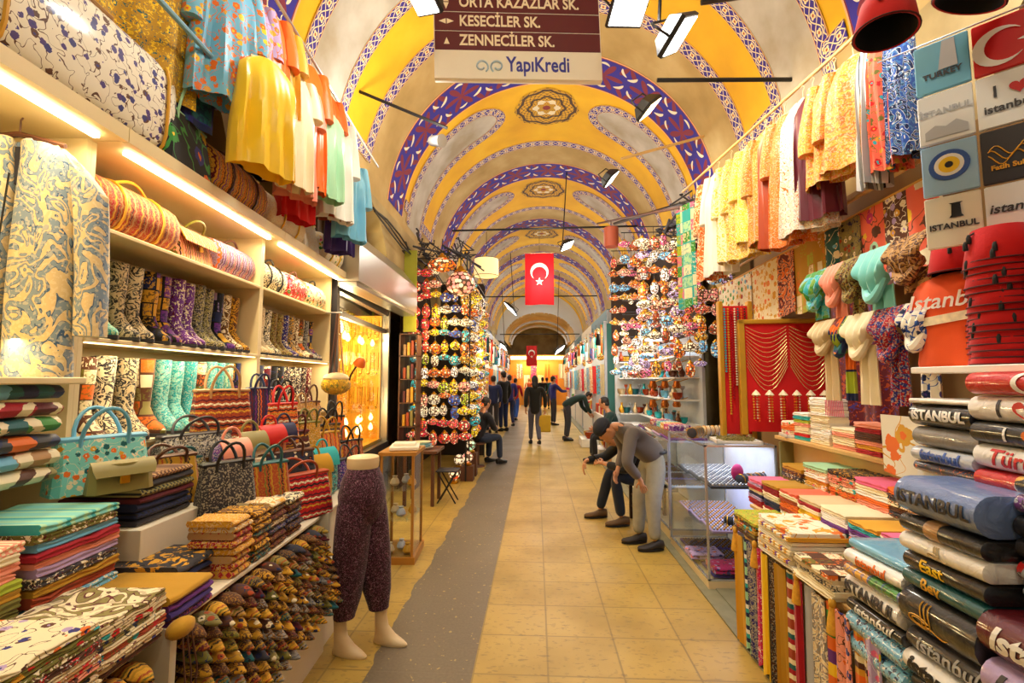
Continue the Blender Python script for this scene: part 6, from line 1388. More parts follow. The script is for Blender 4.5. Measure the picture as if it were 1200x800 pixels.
tag(MB().box((0, 0, .02), (.26, .3, .035), bv=.006).box((0, -.02, .05), (.2, .14, .03), bv=.006).build('score_board', plain('ivory', .5), M=T(x0+.16, 4.42, .96) @ Rz(.2)), 'white moulded tray lying on the aisle cabinet', 'tray')
# ---------------------------------------------------------------- lamp stalls
LC = ['orange', 'gold', 'yellow', 'cream', 'orange', 'gold', 'yellow', 'salmon', 'cream', 'blue', 'turquoise', 'lime', 'white']
lr = random.Random(21)
def hanglamp(x, y, z, c, st, label, grp, sc=1.0): return place(LK[st], T(x, y, z) @ Rz(lr.random()*6) @ S(sc), label, 'lamp', grp, C(c))
GLL = 'mosaic lamps hanging in the left lamp stall'
r = thing('lamp_rack', 'black iron rack facing down the aisle in the left lamp stall', 'rack', T(0, 0, 0))
for x in (-2.05, -1.12): MB().b2((x-.012, 7.59, .0), (x+.012, 7.61, 3.62)).build('post', BLK, r)
rowz = [3.60-.205*i for i in range(14)]
for z in rowz: MB().tube([(-2.05, 7.6, z), (-1.12, 7.6, z)], .008, 5).build('bar', BLK, r)
r = thing('lamp_rack', 'black iron rack along the aisle edge of left lamp stall', 'rack', T(0, 0, 0))
for y in (7.75, 10.0): MB().b2((-1.1, y-.012, .0), (-1.08, y+.012, 3.62)).build('post', BLK, r)
for z in rowz: MB().tube([(-1.09, 7.75, z), (-1.09, 10.0, z)], .008, 5).build('bar', BLK, r)
for i, z in enumerate(rowz):
    for j in range(6):
        x = -1.97+.165*j
        if i < 2 and j > 2: continue
        c = LC[lr.randrange(len(LC))]
        if j == 0: c = 'turquoise' if i > 5 else 'red'
        if j == 1 and i < 7: c = 'red'
        if i > 11: c = 'red' if j % 2 else 'coral'
        hanglamp(x+.03*(lr.random()-.5), 7.6, z, c, lr.randrange(3), '%s mosaic lamp, %s row down, %s from the shop wall on the front rack' % (c, od(i), od(j)), GLL, .9+.3*lr.random())
    for j in range(8):
        if i == 0 or (z < 1.3 and j < 2): continue
        c = LC[lr.randrange(len(LC))]; hanglamp(-1.09, 7.9+.28*j, z, c, lr.randrange(3), '%s mosaic lamp, %s row down, %s along the aisle rack' % (c, od(i), od(j)), GLL, .9+.3*lr.random())
for k, (px, py, c, s_) in enumerate(((540, 322, 'salmon', 2.6), (518, 312, 'orange', 2.0))): p = onY(px, py, 7.4); hanglamp(p.x, p.y, p.z+.45, c, k, '%s mosaic globe lamp at the top of the left lamp stall' % ('very large pink' if k == 0 else 'large orange'), GLL, s_)
light('POINT', (-1.5, 7.1, 2.4), 28, (1, .7, .35), .15, name='lamp_stall_light'); light('POINT', (-.95, 8.8, 2.0), 22, (1, .7, .35), .15, name='lamp_stall_light')
tag(MB().b2((-2.3, 7.9, 0), (-2.25, 10.25, 3.8)).b2((-2.3, 10.2, 0), (-1.12, 10.25, 3.7)).build('backdrop_panel', plain(hx('2a1c12'), .7)), 'dark panel at the back of the left lamp stall', 'panel')
# floor lanterns, table, stool and shelf in front of the stall
for k, (px, py, c) in enumerate(((545, 562, 'cream'), (532, 566, 'red'), (548, 545, 'salmon'), (538, 548, 'cream'), (552, 530, 'mint'))):
    p = onZ(px, py, .0) if k < 2 else onY(px, py, 7.3+.2*k); z0 = 0 if k < 2 else max(p.z, 0); x_, y_ = p.x, p.y
    r = thing('floor_lantern', '%s glass lantern standing %s the left lamp stall' % (['cream', 'red', 'salmon pink', 'pale', 'mint'][k], 'on the floor before' if k < 2 else 'on crates beside'), 'lantern', T(x_, y_, z0 if k < 2 else 0))
    if k >= 2: MB().b2((-.1, -.1, 0), (.1, .1, z0)).build('stand', plain('brown', .6), r)
    zz = 0 if k < 2 else z0
    MB().lathe([(.06, zz), (.07, zz+.03), (.03, zz+.05)], 10).build('base', BRASS, r); o = MB().lathe([(.03, zz+.05), (.08, zz+.1), (.085, zz+.15), (.04, zz+.21), (.01, zz+.22)], 12).build('glass_globe', MOS2, r); o.color = (*C(c), 1)
p = onZ(505, 578, 0); r = thing('side_table', 'dark wooden table stacked with trays before the left lamp stall', 'table', T(-1.5, 6.3, 0))
for x in (-.18, .18):
    for y in (-.2, .2): MB().b2((x-.02, y-.02, 0), (x+.02, y+.02, .66)).build('leg', plain('brown', .5), r)
MB().b2((-.24, -.26, .66), (.24, .26, .7), bv=.006).build('table_top', plain('brown', .4), r)
for k in range(3): tag(MB().lathe([(.12-.015*k, 0), (.15-.015*k, .03)], 16).build('ceramic_plate', plain(['ivory', 'sky', 'cream'][k], .3), M=T(-1.5, 6.25, .70+.032*k)), '%s plate, %s of the pile on the dark side table' % (['ivory', 'sky blue', 'cream'][k], ['bottom', 'middle', 'top'][k]), 'plate')
r = thing('folding_stool', 'small folding stool with crossed metal legs beside the table', 'stool', T(-1.17, 6.35, 0))
for s in (-1, 1): MB().tube([(-.12*s, -.1, 0), (.12*s, -.1, .4)], .01, 5).build('leg', BLK, r); MB().tube([(-.12*s, .1, 0), (.12*s, .1, .4)], .01, 5).build('leg', BLK, r)
MB().b2((-.14, -.13, .4), (.14, .13, .42), bv=.005).build('seat', plain('charcoal', .7), r)
r = thing('side_shelf', 'tall narrow shelf of trinkets between steel post and lamps', 'shelf', T(-1.95, 7.0, 0))
for x in (-.1, .16): MB().b2((x, 0, 0), (x+.02, .25, 2.3)).build('upright', plain('brown', .5), r)
for z in (.5, .9, 1.25, 1.6, 1.95, 2.28): MB().b2((-.1, 0, z), (.18, .25, z+.015)).build('shelf_board', plain('brown', .5), r)
for i in range(15):
    c = ['gold', 'rust', 'khaki', 'maroon', 'tan'][i % 5]; tag(MB().b2((-.02, -.05, 0), (.02, .05, .17+.03*(i % 3)), bv=.004).build('small_book', plain(c, .5), M=T(-2.01+.06*(i % 3)+.03, 7.1, (.915, 1.265, 1.615, 1.965, .515)[i//3])), '%s upright booklet, %s on shelf %s of the trinket rack' % (c, od(i % 3), ['two', 'three', 'four', 'five', 'one'][i//3]), 'book', 'booklets on the trinket rack')
# right lamp stall
GLR = 'mosaic lamps hanging in the right lamp stall'
RC = ['salmon', 'cream', 'orange', 'pink', 'coral', 'gold', 'sky', 'lilac', 'white', 'rust', 'cream', 'orange']
for q, (yr, xa, xb, zt, nr) in enumerate(((5.75, 1.7, 2.35, 3.3, 6), (6.6, 1.5, 2.3, 3.75, 9), (7.5, 1.42, 2.2, 3.95, 10), (8.4, 1.4, 2.1, 3.9, 10))):
    r = thing('lamp_rack', 'iron lamp rack, %s of the racks in the right lamp stall' % ['nearest', 'second', 'third', 'farthest'][q], 'rack', T(0, 0, 0))
    for k in range(nr): MB().tube([(xa-.05, yr, zt-.22*k), (xb+.05, yr, zt-.22*k)], .008, 5).build('bar', BLK, r)
    MB().tube([(xb, yr, zt-.22*nr), (xb, yr, zt+.1)], .012, 5).build('post', BLK, r)
    for k in range(nr):
        n = int((xb-xa)/.15)
        for j in range(n+1):
            if lr.random() < .1: continue
            c = RC[lr.randrange(len(RC))]; hanglamp(xa+.15*j+.03*(lr.random()-.5), yr, zt-.22*k, c, lr.randrange(3), '%s mosaic lamp, %s row, %s from the aisle, %s right rack' % (c, od(k), od(j), ['nearest', 'second', 'third', 'farthest'][q]), GLR, .75+.35*lr.random())
light('POINT', (1.25, 6.3, 2.9), 26, (1, .8, .6), .15, name='lamp_stall_light'); light('POINT', (1.2, 8.0, 2.2), 26, (1, .9, .8), .15, name='lamp_stall_light')
# stall fronts behind: white lit shop with copper pots
r = thing('shop_front', 'white lit shop interior with shelves under the right lamps', 'shop front', T(0, 0, 0))
MB().b2((2.3, 6.7, 0), (2.34, 9.6, 2.25)).build('back_panel', plain(hx('c9d2dc'), .5), r); MB().b2((1.55, 9.4, 0), (2.3, 9.45, 2.25)).build('side_panel', plain(hx('dfe6ee'), .5), r)
for z in (.95, 1.3, 1.62, 1.92): MB().b2((1.95, 6.8, z), (2.3, 9.3, z+.02)).build('shelf', WHB, r); MB().b2((1.6, 9.15, z), (2.0, 9.4, z+.02)).build('shelf', WHB, r)
MB().b2((1.42, 6.7, 0), (2.2, 9.3, .8)).build('counter', WHB, r); MB().b2((2.3, 6.7, 2.25), (2.34, 9.6, 3.9)).b2((1.5, 9.4, 2.25), (2.3, 9.45, 3.9)).build('dark_fascia', plain(hx('3a2a20'), .8), r); MB().b2((1.7, 7.0, 2.2), (2.0, 9.2, 2.23)).build('light_panel', glow((.85, .93, 1), 3, 'white_light_panel', True), r)
light('AREA', (1.85, 8.0, 2.15), 16, (.85, .93, 1), .5, name='shop_panel_light', sy=2.2)
vs3 = [MB().lathe([(.04, 0), (.07, .05), (.075, .1), (.03, .17), (.022, .22), (.035, .25)], 14), MB().lathe([(.05, 0), (.09, .05), (.1, .12), (.1, .14), (.09, .14)], 14), MB().lathe([(.03, 0), (.035, .02), (.012, .05), (.012, .16), (.04, .2), (.045, .24)], 12)]
VS = [v.data('pot_body', plain('OBJ', .25, .5, .1)) for v in vs3]; gk = 0
for iz, z in enumerate((.97, 1.32, 1.64, 1.94)):
    for j in range(22):
        c = ['silver', 'gold', 'rust', 'sky', 'turquoise', 'beige', 'brown'][lr.randrange(7)]; tag(put(['vase', 'bowl', 'goblet'][(j+iz) % 3], VS[(j+iz) % 3], M=T(2.02+.1*(j % 2), 6.92+.105*j, z) @ S(.62+.25*lr.random()), color=C(c)), '%s %s, %s along the %s shelf of the white lit shop' % (c, ['vase', 'bowl', 'goblet'][(j+iz) % 3], od(j), ['lowest', 'second', 'third', 'highest'][iz]), 'pot', 'pots on the white lit shelves')
for iz, z in enumerate((.97, 1.32, 1.64, 1.94)):
    for j in range(5):
        c = ['gold', 'beige', 'teal', 'rust', 'silver'][(j*2+iz) % 5]; kd = (j+iz) % 3
        tag(put(['vase', 'bowl', 'goblet'][kd], VS[kd], M=T(1.64+.085*j, 9.24, z) @ S(.8), color=C(c)), '%s %s, %s from the aisle on the %s end shelf of white shop' % (c, ['vase', 'bowl', 'goblet'][kd], od(j), ['lowest', 'second', 'third', 'highest'][iz]), 'pot', 'pots on the white end shelves')
for k in range(9):
    p = onY(765+14*(k % 3), 425+22*(k//3), 6.9); r = thing('copper_pot', 'copper %s hanging by the white lit shop, %s' % (['coffee pot', 'kettle', 'ladle cup'][k % 3], ['top row', 'middle row', 'bottom row'][k//3]), 'pot', T(*p) @ S(.8), 'copper pots by the white lit shop')
    MB().lathe([(.06, -.12), (.075, -.08), (.05, 0), (.055, .015)], 14).build('pot_body', plain(hx('c87a3a'), .25, .8), r); MB().tube([(.05, 0, 0), (.13, 0, .03), (.2, 0, .05)], .008, 5).build('handle', BRASS, r)
r = thing('glass_door', 'tall blue-green glass door folded open at the right', 'door', T(1.72, 9.7, 0)); MB().b2((-.3, 0, 0), (.12, .02, 2.75)).build('glass_pane', plain(hx('4d8a86'), .15, 0, .2, 'green_glass', 2), r)
for x in (-.33, .12): MB().b2((x, -.02, 0), (x+.05, .05, 2.8)).build('door_frame', plain('silver', .4, .4), r)
r = thing('counter_heap_table', 'white table crowded with small souvenirs under the copper pots', 'table', T(0, 0, 0)); MB().b2((1.42, 6.62, .0), (1.95, 6.69, .78)).build('front_panel', WHB, r)
for k in range(26):
    c = ['lilac', 'magenta', 'gold', 'turquoise', 'white', 'salmon'][k % 6]; tag(put('ornament', VS[k % 3], M=T(1.48+.08*(k % 7), 6.75+.12*(k//7), .8) @ S(.5+.02*(k % 5)), color=C(c)), '%s little ornament, %s across in %s row of white counter' % (c, od(k % 7), od(k//7)), 'ornament', 'ornaments on the white counter')
# ---------------------------------------------------------------- far stalls
FB = MB().box((0, 0, .5), (1, 1, 1), bv=.05).data('box_body', plain('OBJ', .5))
GNAME = ['scarf', 'dress', 'bag', 'lamp']
dm0 = drape_mesh(.28, .7, .02, 2, 5, .008, nu=12, nv=4); DR0 = [dm0.data('hanging_cloth', m) for m in (PLN, FLOR[0], DAM[3])]
BG0 = tote_kit(.3, .26, .12, PLN, LEATH, hh=.12)
def stall(side, y0, y1, idx, lit, cols):
    s = -1 if side == 'left' else 1; xf = s*1.5+(.05 if s > 0 else 0); xb = s*2.35; rn = random.Random(idx*7+(s > 0)); nm = '%s far %s stall' % (ORD[idx], side)
    r = thing('market_stall', '%s stall front with shelves, %s beyond the lamps' % (side, ORD[idx]), 'stall', T(0, 0, 0)); w_ = plain(cols[0], .5)
    MB().b2((xb, y0, 0), (xb+s*.05, y1, 3.0)).build('back_panel', w_, r); MB().b2((xf, y0, 0), (xb, y0+.05, 2.9)).build('side_panel', w_, r)
    MB().b2((xf-s*.02, y0-.04, 0), (xf+s*.08, y0+.06, 3.1)).build('post', plain('silver', .4, .3), r); MB().b2((xf, y0, 0), (xf+s*.35, y1, .75)).build('counter', plain(cols[1], .5), r)
    for z in (1.2, 1.6, 2.0): MB().b2((xf+s*.35, y0+.05, z), (xb, y1, z+.02)).build('shelf', WHB, r)
    MB().b2((xf-s*.02, y0, 2.85), (xf+s*.3, y1, 3.12)).build('fascia', plain(cols[2], .5), r); MB().b2((xf+s*.3, y0+.3, 2.82), (xf+s*.4, y1-.3, 2.85)).build('light_tube', glow(lit, 10, 'stall_tube', True), r)
    light('AREA', (xf+s*.2, (y0+y1)/2, 2.78), 38, lit, .3, name='stall_light', sy=(y1-y0)*.8)
    for iz, z in enumerate((.75, 1.22, 1.62, 2.02)):
        n = 9
        for j in range(n):
            c = rn.choice(['red', 'white', 'turquoise', 'gold', 'orange', 'pink', 'cream', 'blue', 'green', 'black']); hgt = .12+.16*rn.random(); x = xf+s*(.15 if iz == 0 else .45); y = y0+.25+(y1-y0-.4)*j/(n-1)
            tag(put('goods_box', FB, M=T(x, y, z) @ S(.2, .2, hgt), color=C(c)), '%s box, %s along %s of the %s' % (c, od(j), ['the counter', 'the low shelf', 'the middle shelf', 'the high shelf'][iz], nm), 'box', 'boxed goods in the far stalls')
    n = 8
    for j in range(n):
        c = rn.choice(['white', 'red', 'turquoise', 'pink', 'cream', 'orange', 'blue', 'black', 'lilac', 'teal']); y = y0+.2+(y1-y0-.3)*j/(n-1); t = (idx+j) % 3
        if t < 2 or idx > 5: tag(put('hanging_scarf', DR0[j % 3], M=T(xf-s*.05, y, 2.84) @ Rz(s*.9+.4*rn.random()), color=C(c)), '%s scarf hanging %s along the front of the %s' % (c, od(j), nm), 'scarf', 'scarves hung on the far stalls')
        else: place(BG0, T(xf-s*.05, y, 2.4) @ Rz(s*1.0), '%s bag hanging %s along the front of the %s' % (c, od(j), nm), 'bag', 'bags hung on the far stalls', C(c), C('black'))
        if j % 2 == 0: c = rn.choice(['orange', 'salmon', 'cream', 'gold']); hanglamp(xf-s*.12, y+.15, 2.9 if t else 2.3, c, j % 3, '%s mosaic lamp %s along the front of the %s' % (c, od(j), nm), 'lamps hung on the far stalls', .9)
        if j % 2: tag(put('hanging_scarf', DR0[(j+1) % 3], M=T(xf-s*.02, y, 1.95) @ Rz(s*.7), color=C(rn.choice(['cream', 'red', 'orange', 'sky']))), 'scarf hanging low, %s along the %s' % (od(j), nm), 'scarf', 'scarves hung on the far stalls')
WL, WM = (.9, .96, 1), (1, .88, .65)
for i, (y0, y1) in enumerate(((10.4, 13.2), (13.3, 16.1), (16.2, 19.0), (19.1, 21.9), (22.0, 24.8))):
    stall('left', y0, y1, i, WL if i % 2 == 0 else WM, [('white', 'silver', 'cream'), ('cream', 'tan', 'silver')][i % 2]); stall('right', y0-.2, y1-.2, i, WL if i % 2 else WM, [('cream', 'white', 'teal'), ('silver', 'white', 'cream')][i % 2])
# end of the hall: gold lit shop and a second flag
r = thing('gold_shop', 'amber lit shop closing the end of the hall', 'shop front', T(0, 30.5, 0)); MB().b2((-2.2, 0, 0), (2.4, .1, 3.2)).build('back_panel', plain(hx('c98a30'), .5, 0, .3, scale=2), r)
MB().b2((-1.6, -.4, 2.9), (1.8, -.3, 3.1)).build('light_panel', glow((1, .7, .3), 8, 'amber_panel', True), r); light('AREA', (0, 29.6, 3.0), 150, (1, .75, .4), 2, name='shop_panel_light', sy=.6); light('AREA', (.3, 27.5, 4.6), 90, (1, .95, .85), 1, name='vault_fill_light')
for k in range(10):
    c = ['gold', 'orange', 'red', 'cream', 'magenta'][k % 5]; tag(put('hanging_scarf', DR0[k % 3], M=T(-1.9+.44*k, 29.9, 2.6-.7*(k % 2)) @ S(1.3), color=C(c)), '%s cloth hanging %s from left in the amber end shop' % (c, od(k)), 'scarf', 'cloths in the amber end shop')
p = onY(623, 405, 24.6); r = thing('flag', 'small distant red flag with a crescent at the hall end', 'flag', T(p.x, 24.6, p.z)); drape_mesh(.55, 1.05, .02, 1, 2, .01, nu=10, nv=4).build('flag_cloth', plain('red', .7), r); crescent_parts(.34).build('printed_crescent_and_star', INK['white'], r, M=T(0, -.04, -.38) @ Rx(Q) @ Rz(-Q))
# cables along the wall tops
for s, x, lab in ((-1, XLW+.06, 'left'), (1, XRW-.06, 'right')):
    b = MB()
    for k in range(3): b.tube([(x-s*.02*k, 5.6+.6*i, 3.72-.05*k+.06*math.sin(i*1.3+k)) for i in range(28)], .013, 5)
    b.build('cable_bundle', BLK).update_tag() if 0 else tag(b.build('cable_bundle', BLK), 'sagging black cables along the %s wall top' % lab, 'cable')
for s, (xa, xb), ys_, zc_, lab in ((-1, (-2.05, -1.2), 7.3, 3.85, 'left'), (1, (1.75, 2.4), 5.6, 3.75, 'right')):
    rn = random.Random(5+s); b = MB()
    for k in range(26):
        x0, y0, z0 = xa+(xb-xa)*rn.random(), ys_+1.2*rn.random(), zc_+.3*(rn.random()-.5); pts = [(x0+.25*q*(rn.random()-.3)*.6, y0+.3*q*(rn.random()-.4), z0+.18*(rn.random()-.5)-.03*q) for q in range(5)]; b.tube(pts, .008+.01*rn.random(), 5)
    o = b.build('cable_tangle', plain('charcoal', .8)); tag(o, 'dark tangle of cables and netting above the %s lamp stall' % lab, 'cables', kind='stuff')
# ================================================================ people
SKN = plain(hx('c98f68'), .5, 0, .04, 'skin'); HAIRM = plain(hx('17110d'), .6, 0, .2, 'dark_hair', 40)
V = lambda *a: Vector(a)
def head_mb(b, M):
    n = 20; rg = []
    prof = [(-.115, .02, .03, .028), (-.108, .045, .055, .04), (-.09, .056, .066, .05), (-.065, .064, .074, .058), (-.04, .068, .078, .064), (-.01, .071, .084, .069), (.02, .074, .09, .072), (.05, .074, .094, .073), (.08, .066, .088, .066), (.1, .05, .07, .05), (.112, .025, .036, .025)]
    for z, f, bk, sd in prof:
        ring = []
        for i in range(n):
            a = 2*PI*i/n; y = math.cos(a); x = math.sin(a); ry = f+.012 if y > 0 else bk
            nose = .024*math.exp(-((z+.022)/.018)**2)*math.exp(-(x/.2)**2) if y > 0 else 0; nose += .01*math.exp(-((z-.0)/.02)**2)*math.exp(-(x/.16)**2)*(y > 0)
            lips = .008*math.exp(-((z+.062)/.01)**2)*math.exp(-(x/.3)**2)*(y > 0); eye = -.009*math.exp(-((z-.008)/.014)**2)*(math.exp(-((abs(x)-.42)/.2)**2))*(y > 0)
            ring.append((x*sd, y*(ry)+nose+lips+eye, z))
        rg.append(ring[::-1])
    b.loft(rg, M=M)
    for s in (-1, 1): b.sphere((s*.073, -.008, -.01), (.009, .02, .03), 8, 5, M=M)
def hand_edges(J, E, w, d, side, palm=None, curl=.5, s=1.0):
    """adds palm, four fingers and a thumb at wrist index w; d = pointing direction, side = direction of the thumb"""
    W = Vector(J[w][:3]); d = d.normalized(); side = (side-d*side.dot(d)).normalized(); nn = d.cross(side).normalized()*(palm or 1)
    def add(p, r): J.append((*p, r, r*.8)); return len(J)-1
    c = add(W+d*.055*s, .026*s); E.append((w, c))
    for k, (o, L) in enumerate(((.028, .072), (.01, .08), (-.009, .075), (-.027, .06))):
        k0 = add(W+d*.088*s+side*o*s, .0105*s); E.append((c, k0)); p = W+d*.088*s+side*o*s; a = 0; prev = k0
        for f in (.45, .32, .25): a += curl*.9; dd = d*math.cos(a)-nn*-math.sin(a); p = p+dd*L*f*s*1.05; q = add(p, .0088*s); E.append((prev, q)); prev = q
    t0 = add(W+d*.035*s+side*.034*s, .0125*s); E.append((c, t0)); t1 = add(W+d*.065*s+side*.055*s+nn*.012, .0105*s); t2 = add(W+d*.088*s+side*.06*s+nn*.024, .009*s); E += [(t0, t1), (t1, t2)]
def shoe_data(mat, key={}):
    if id(mat) not in key:
        b = MB(); n = 12; rg = []
        for x, w, h, z0 in ((-.09, .02, .05, .012), (-.085, .034, .085, .005), (-.04, .038, .1, 0), (.0, .04, .09, 0), (.06, .047, .06, 0), (.12, .047, .05, 0), (.165, .036, .04, .003), (.182, .015, .022, .01)):
            rg.append([(w*math.cos(2*PI*i/n), x, z0+h/2+h/2*math.sin(2*PI*i/n)) for i in range(n)][::-1])
        key[id(mat)] = (b.loft(rg).data('shoe_upper', mat), MB().loft([[(.048*math.sin(2*PI*i/12)*(1 if abs(i-6) > 1 else .8), .045+.14*math.cos(2*PI*i/12), z) for i in range(12)] for z in (-.006, .014)]).data('shoe_sole', plain('black', .6)))
    return key[id(mat)]
def person(label, M, P, top, legs, shoes, hair='dark', sub=1, hood=False, hem=.0, skirt=False, group=None, hcol=None, beard=False, collar=None, belt=False, s=1.0, girth=1.0, cap=None):
    """P: joints in local coordinates (y forward): pelvis, chest, neck, head, and per side shoulder, elbow, wrist, knee, ankle"""
    r = thing('person', label, 'person', M @ S(s), group); J = []; E = []; ix = {}
    g = girth
    def a(n, p, rx, ry=None): J.append((*p, rx, ry or rx)); ix[n] = len(J)-1; return ix[n]
    pel, ch, nk, hd = P['pelvis'], P['chest'], P['neck'], P['head']
    a('pel', pel, .07, .055); a('waist', pel.lerp(ch, .5), .075, .06); a('ch', ch, .1, .07); a('nk', nk, .05); a('hd0', nk.lerp(hd, .6), .045)
    E += [(0, 1), (1, 2), (2, 3), (3, 4)]
    for sd in 'LR':
        a('s'+sd, P['s'+sd], .05); a('e'+sd, P['e'+sd], .036); a('w'+sd, P['w'+sd], .024)
        E += [(ix['ch'], ix['s'+sd]), (ix['s'+sd], ix['e'+sd]), (ix['e'+sd], ix['w'+sd])]
        hp = pel+(P['k'+sd]-pel)*.12+V((-.085 if sd == 'L' else .085), 0, -.02); a('h'+sd, hp, .052); a('k'+sd, P['k'+sd], .042); a('a'+sd, P['a'+sd], .03)
        E += [(0, ix['h'+sd]), (ix['h'+sd], ix['k'+sd]), (ix['k'+sd], ix['a'+sd])]
    J0, E0 = list(J), list(E)
    for sd in 'LR':
        d = P['w'+sd]-P['e'+sd]; d = P.get('hd'+sd, d); hand_edges(J, E, ix['w'+sd], d, P.get('th'+sd, V((1 if sd == 'L' else -1)*.5, .8, .3)), 1 if sd == 'L' else -1, P.get('curl'+sd, .35))
    b = skin_body('body', J, E, SKN, None, sub); hm = MB(); f = P.get('look', V(0, 1, 0)).normalized(); up = P.get('up', (hd-nk)).normalized(); rt = f.cross(up).normalized(); f = up.cross(rt)
    HM = Matrix(((rt.x, f.x, up.x, hd.x), (rt.y, f.y, up.y, hd.y), (rt.z, f.z, up.z, hd.z), (0, 0, 0, 1))); head_mb(hm, HM); hmd = hm.data('head', SKN)
    bm = bmesh.new(); bm.from_mesh(b.data); bm.from_mesh(hmd); bm.to_mesh(b.data); bm.free(); b.data.polygons.foreach_set('use_smooth', [True]*len(b.data.polygons)); b.parent = r; bpy.data.meshes.remove(hmd)
    # hair and eyes
    h = MB(); cv = hcol or HAIRM; n = 18
    if hair == 'long': h.sphere((0, -.03, .0), (.088, .095, .13), 14, 9, M=HM); h.sphere((0, -.055, -.1), (.085, .06, .14), 12, 8, M=HM)
    elif hair == 'beanie': h.sphere((0, -.012, .045), (.088, .108, .085), 16, 9, M=HM); h.lathe([(.084, 0), (.09, .012), (.084, .026)], 18, M=HM @ T(0, -.012, .018), sy=1.22)
    else: h.sphere((0, -.02, .035), (.082, .1, .088), 16, 9, M=HM); h.sphere((0, -.042, -.02), (.076, .06, .07), 12, 7, M=HM)
    h.build('cap' if hair == 'beanie' else 'hair', cv, r)
    if beard: MB().sphere((0, .035, -.085), (.052, .048, .038), 12, 7, M=HM).build('beard', HAIRM, r)
    for x in (-.03, .03): MB().sphere((x, .077, .006), (.009, .005, .005), 8, 5, M=HM).build('eye', plain('black', .2), r)
    # clothes
    Jt = [(*pel.lerp(ch, -.15-hem), .16*g, .13*g), (*pel.lerp(ch, .5), .148*g, .118*g), (*ch, .165*g, .12*g), (*nk.lerp(ch, .25), .07, .06), ]; Et = [(0, 1), (1, 2), (2, 3)]
    for sd in 'LR':
        i0 = len(Jt); e_, w_ = P['e'+sd], P['w'+sd]; Jt += [(*P['s'+sd], .075), (*P['s'+sd].lerp(e_, .5), .07), (*e_, .062), (*e_.lerp(w_, .92), .046)]; Et += [(2, i0), (i0, i0+1), (i0+1, i0+2), (i0+2, i0+3)]
    skin_body('jacket', Jt, Et, top, r, sub)
    Jl = [(*pel.lerp(ch, .2), .1*g, .08*g), (*pel, .128*g, .105*g)]; El = [(0, 1)]
    for sd in 'LR':
        i0 = len(Jl); hp = Vector(J0[ix['h'+sd]][:3]); k_, a_ = P['k'+sd], P['a'+sd]; Jl += [(*hp, .092*g), (*hp.lerp(k_, .5), .082*g), (*k_, .072*g), (*k_.lerp(a_, .5), .064*g**.4), (*k_.lerp(a_, .98), .057*g**.4)]; El += [(1, i0)]+[(i0+q, i0+q+1) for q in range(4)]
    skin_body('trousers', Jl, El, legs, r, sub)
    if hood: MB().tube([tuple(nk+V(.085*math.cos(t), -.05+.07*math.sin(t)-.02, -.02+.02*math.sin(t))) for t in [PI*.95+1.1*PI*i/10 for i in range(11)]], [.024+.034*math.sin(PI*i/10) for i in range(11)], 8).build('hood', top, r)
    if belt: MB().tube([tuple(pel+V(.148*math.cos(t), .118*math.sin(t), .045)+(ch-pel).normalized()*.0) for t in [2*PI*i/20 for i in range(20)]], .016, 6, close=True).build('belt', plain('black', .4), r)
    if collar: MB().sphere(tuple(nk.lerp(ch, .45)+V(0, .07, 0)), (.045, .03, .08), 10, 6).build('shirt_front', plain(collar, .6), r)
    su, so_ = shoe_data(shoes)
    for sd in 'LR':
        an = P['a'+sd]; ft = P.get('foot'+sd, V(0, 1, 0)); M2 = T(an.x, an.y, max(0, an.z-.085)+.006) @ Rz(math.atan2(-ft.x, ft.y)); o = put('shoe', su, r, M=M2); put('sole', so_, o)
    return r
def pose(kind, sw=0.0, **kw):
    if kind == 'stand': P = dict(pelvis=V(0, 0, .95), chest=V(0, 0, 1.3), neck=V(0, 0, 1.5), head=V(0, .02, 1.62), sL=V(-.19, 0, 1.42), sR=V(.19, 0, 1.42), eL=V(-.23, -.03, 1.14), eR=V(.23, -.03, 1.14), wL=V(-.21, .06, .9), wR=V(.21, .06, .9), kL=V(-.09, .02, .5), kR=V(.09, .02, .5), aL=V(-.1, 0, .09), aR=V(.1, 0, .09))
    if kind == 'walk': P = pose('stand'); P.update(kL=V(-.08, .14, .51), aL=V(-.08, .2, .1), kR=V(.08, .02, .5), aR=V(.08, -.2, .13), eL=V(-.24, -.1, 1.15), wL=V(-.24, -.05, .92), eR=V(.25, .04, 1.15), wR=V(.25, .2, .98))
    if kind == 'sit': P = dict(pelvis=V(0, 0, .52), chest=V(0, .1, .85), neck=V(0, .18, 1.04), head=V(0, .23, 1.15), sL=V(-.19, .12, .96), sR=V(.19, .12, .96), eL=V(-.24, .22, .7), eR=V(.24, .22, .7), wL=V(-.08, .42, .66), wR=V(.08, .42, .66), kL=V(-.14, .44, .52), kR=V(.14, .44, .52), aL=V(-.14, .42, .1), aR=V(.14, .46, .1), look=V(0, .8, -.6))
    if kind == 'bend': P = dict(pelvis=V(0, 0, .95), chest=V(0, .3, 1.14), neck=V(0, .5, 1.2), head=V(0, .61, 1.16), sL=V(-.18, .42, 1.16), sR=V(.18, .42, 1.16), eL=V(-.2, .5, .88), eR=V(.2, .5, .88), wL=V(-.12, .65, .7), wR=V(.12, .65, .7), kL=V(-.1, .04, .5), kR=V(.1, .02, .5), aL=V(-.12, .0, .09), aR=V(.12, -.05, .09), look=V(0, .5, -.9), up=V(0, .9, .5))
    P.update(kw); return P
def CL(c, r=.75): return cloth('plain', C(c) if isinstance(c, str) else c, (), 1, r)
def at(px, py): p = onZ(px, py, 0); return p.x, p.y
JEAN, GJ = CL(hx('3a4a66')), plain(hx('9c988a'), .8, 0, .22, 'washed_denim', 14, .3)
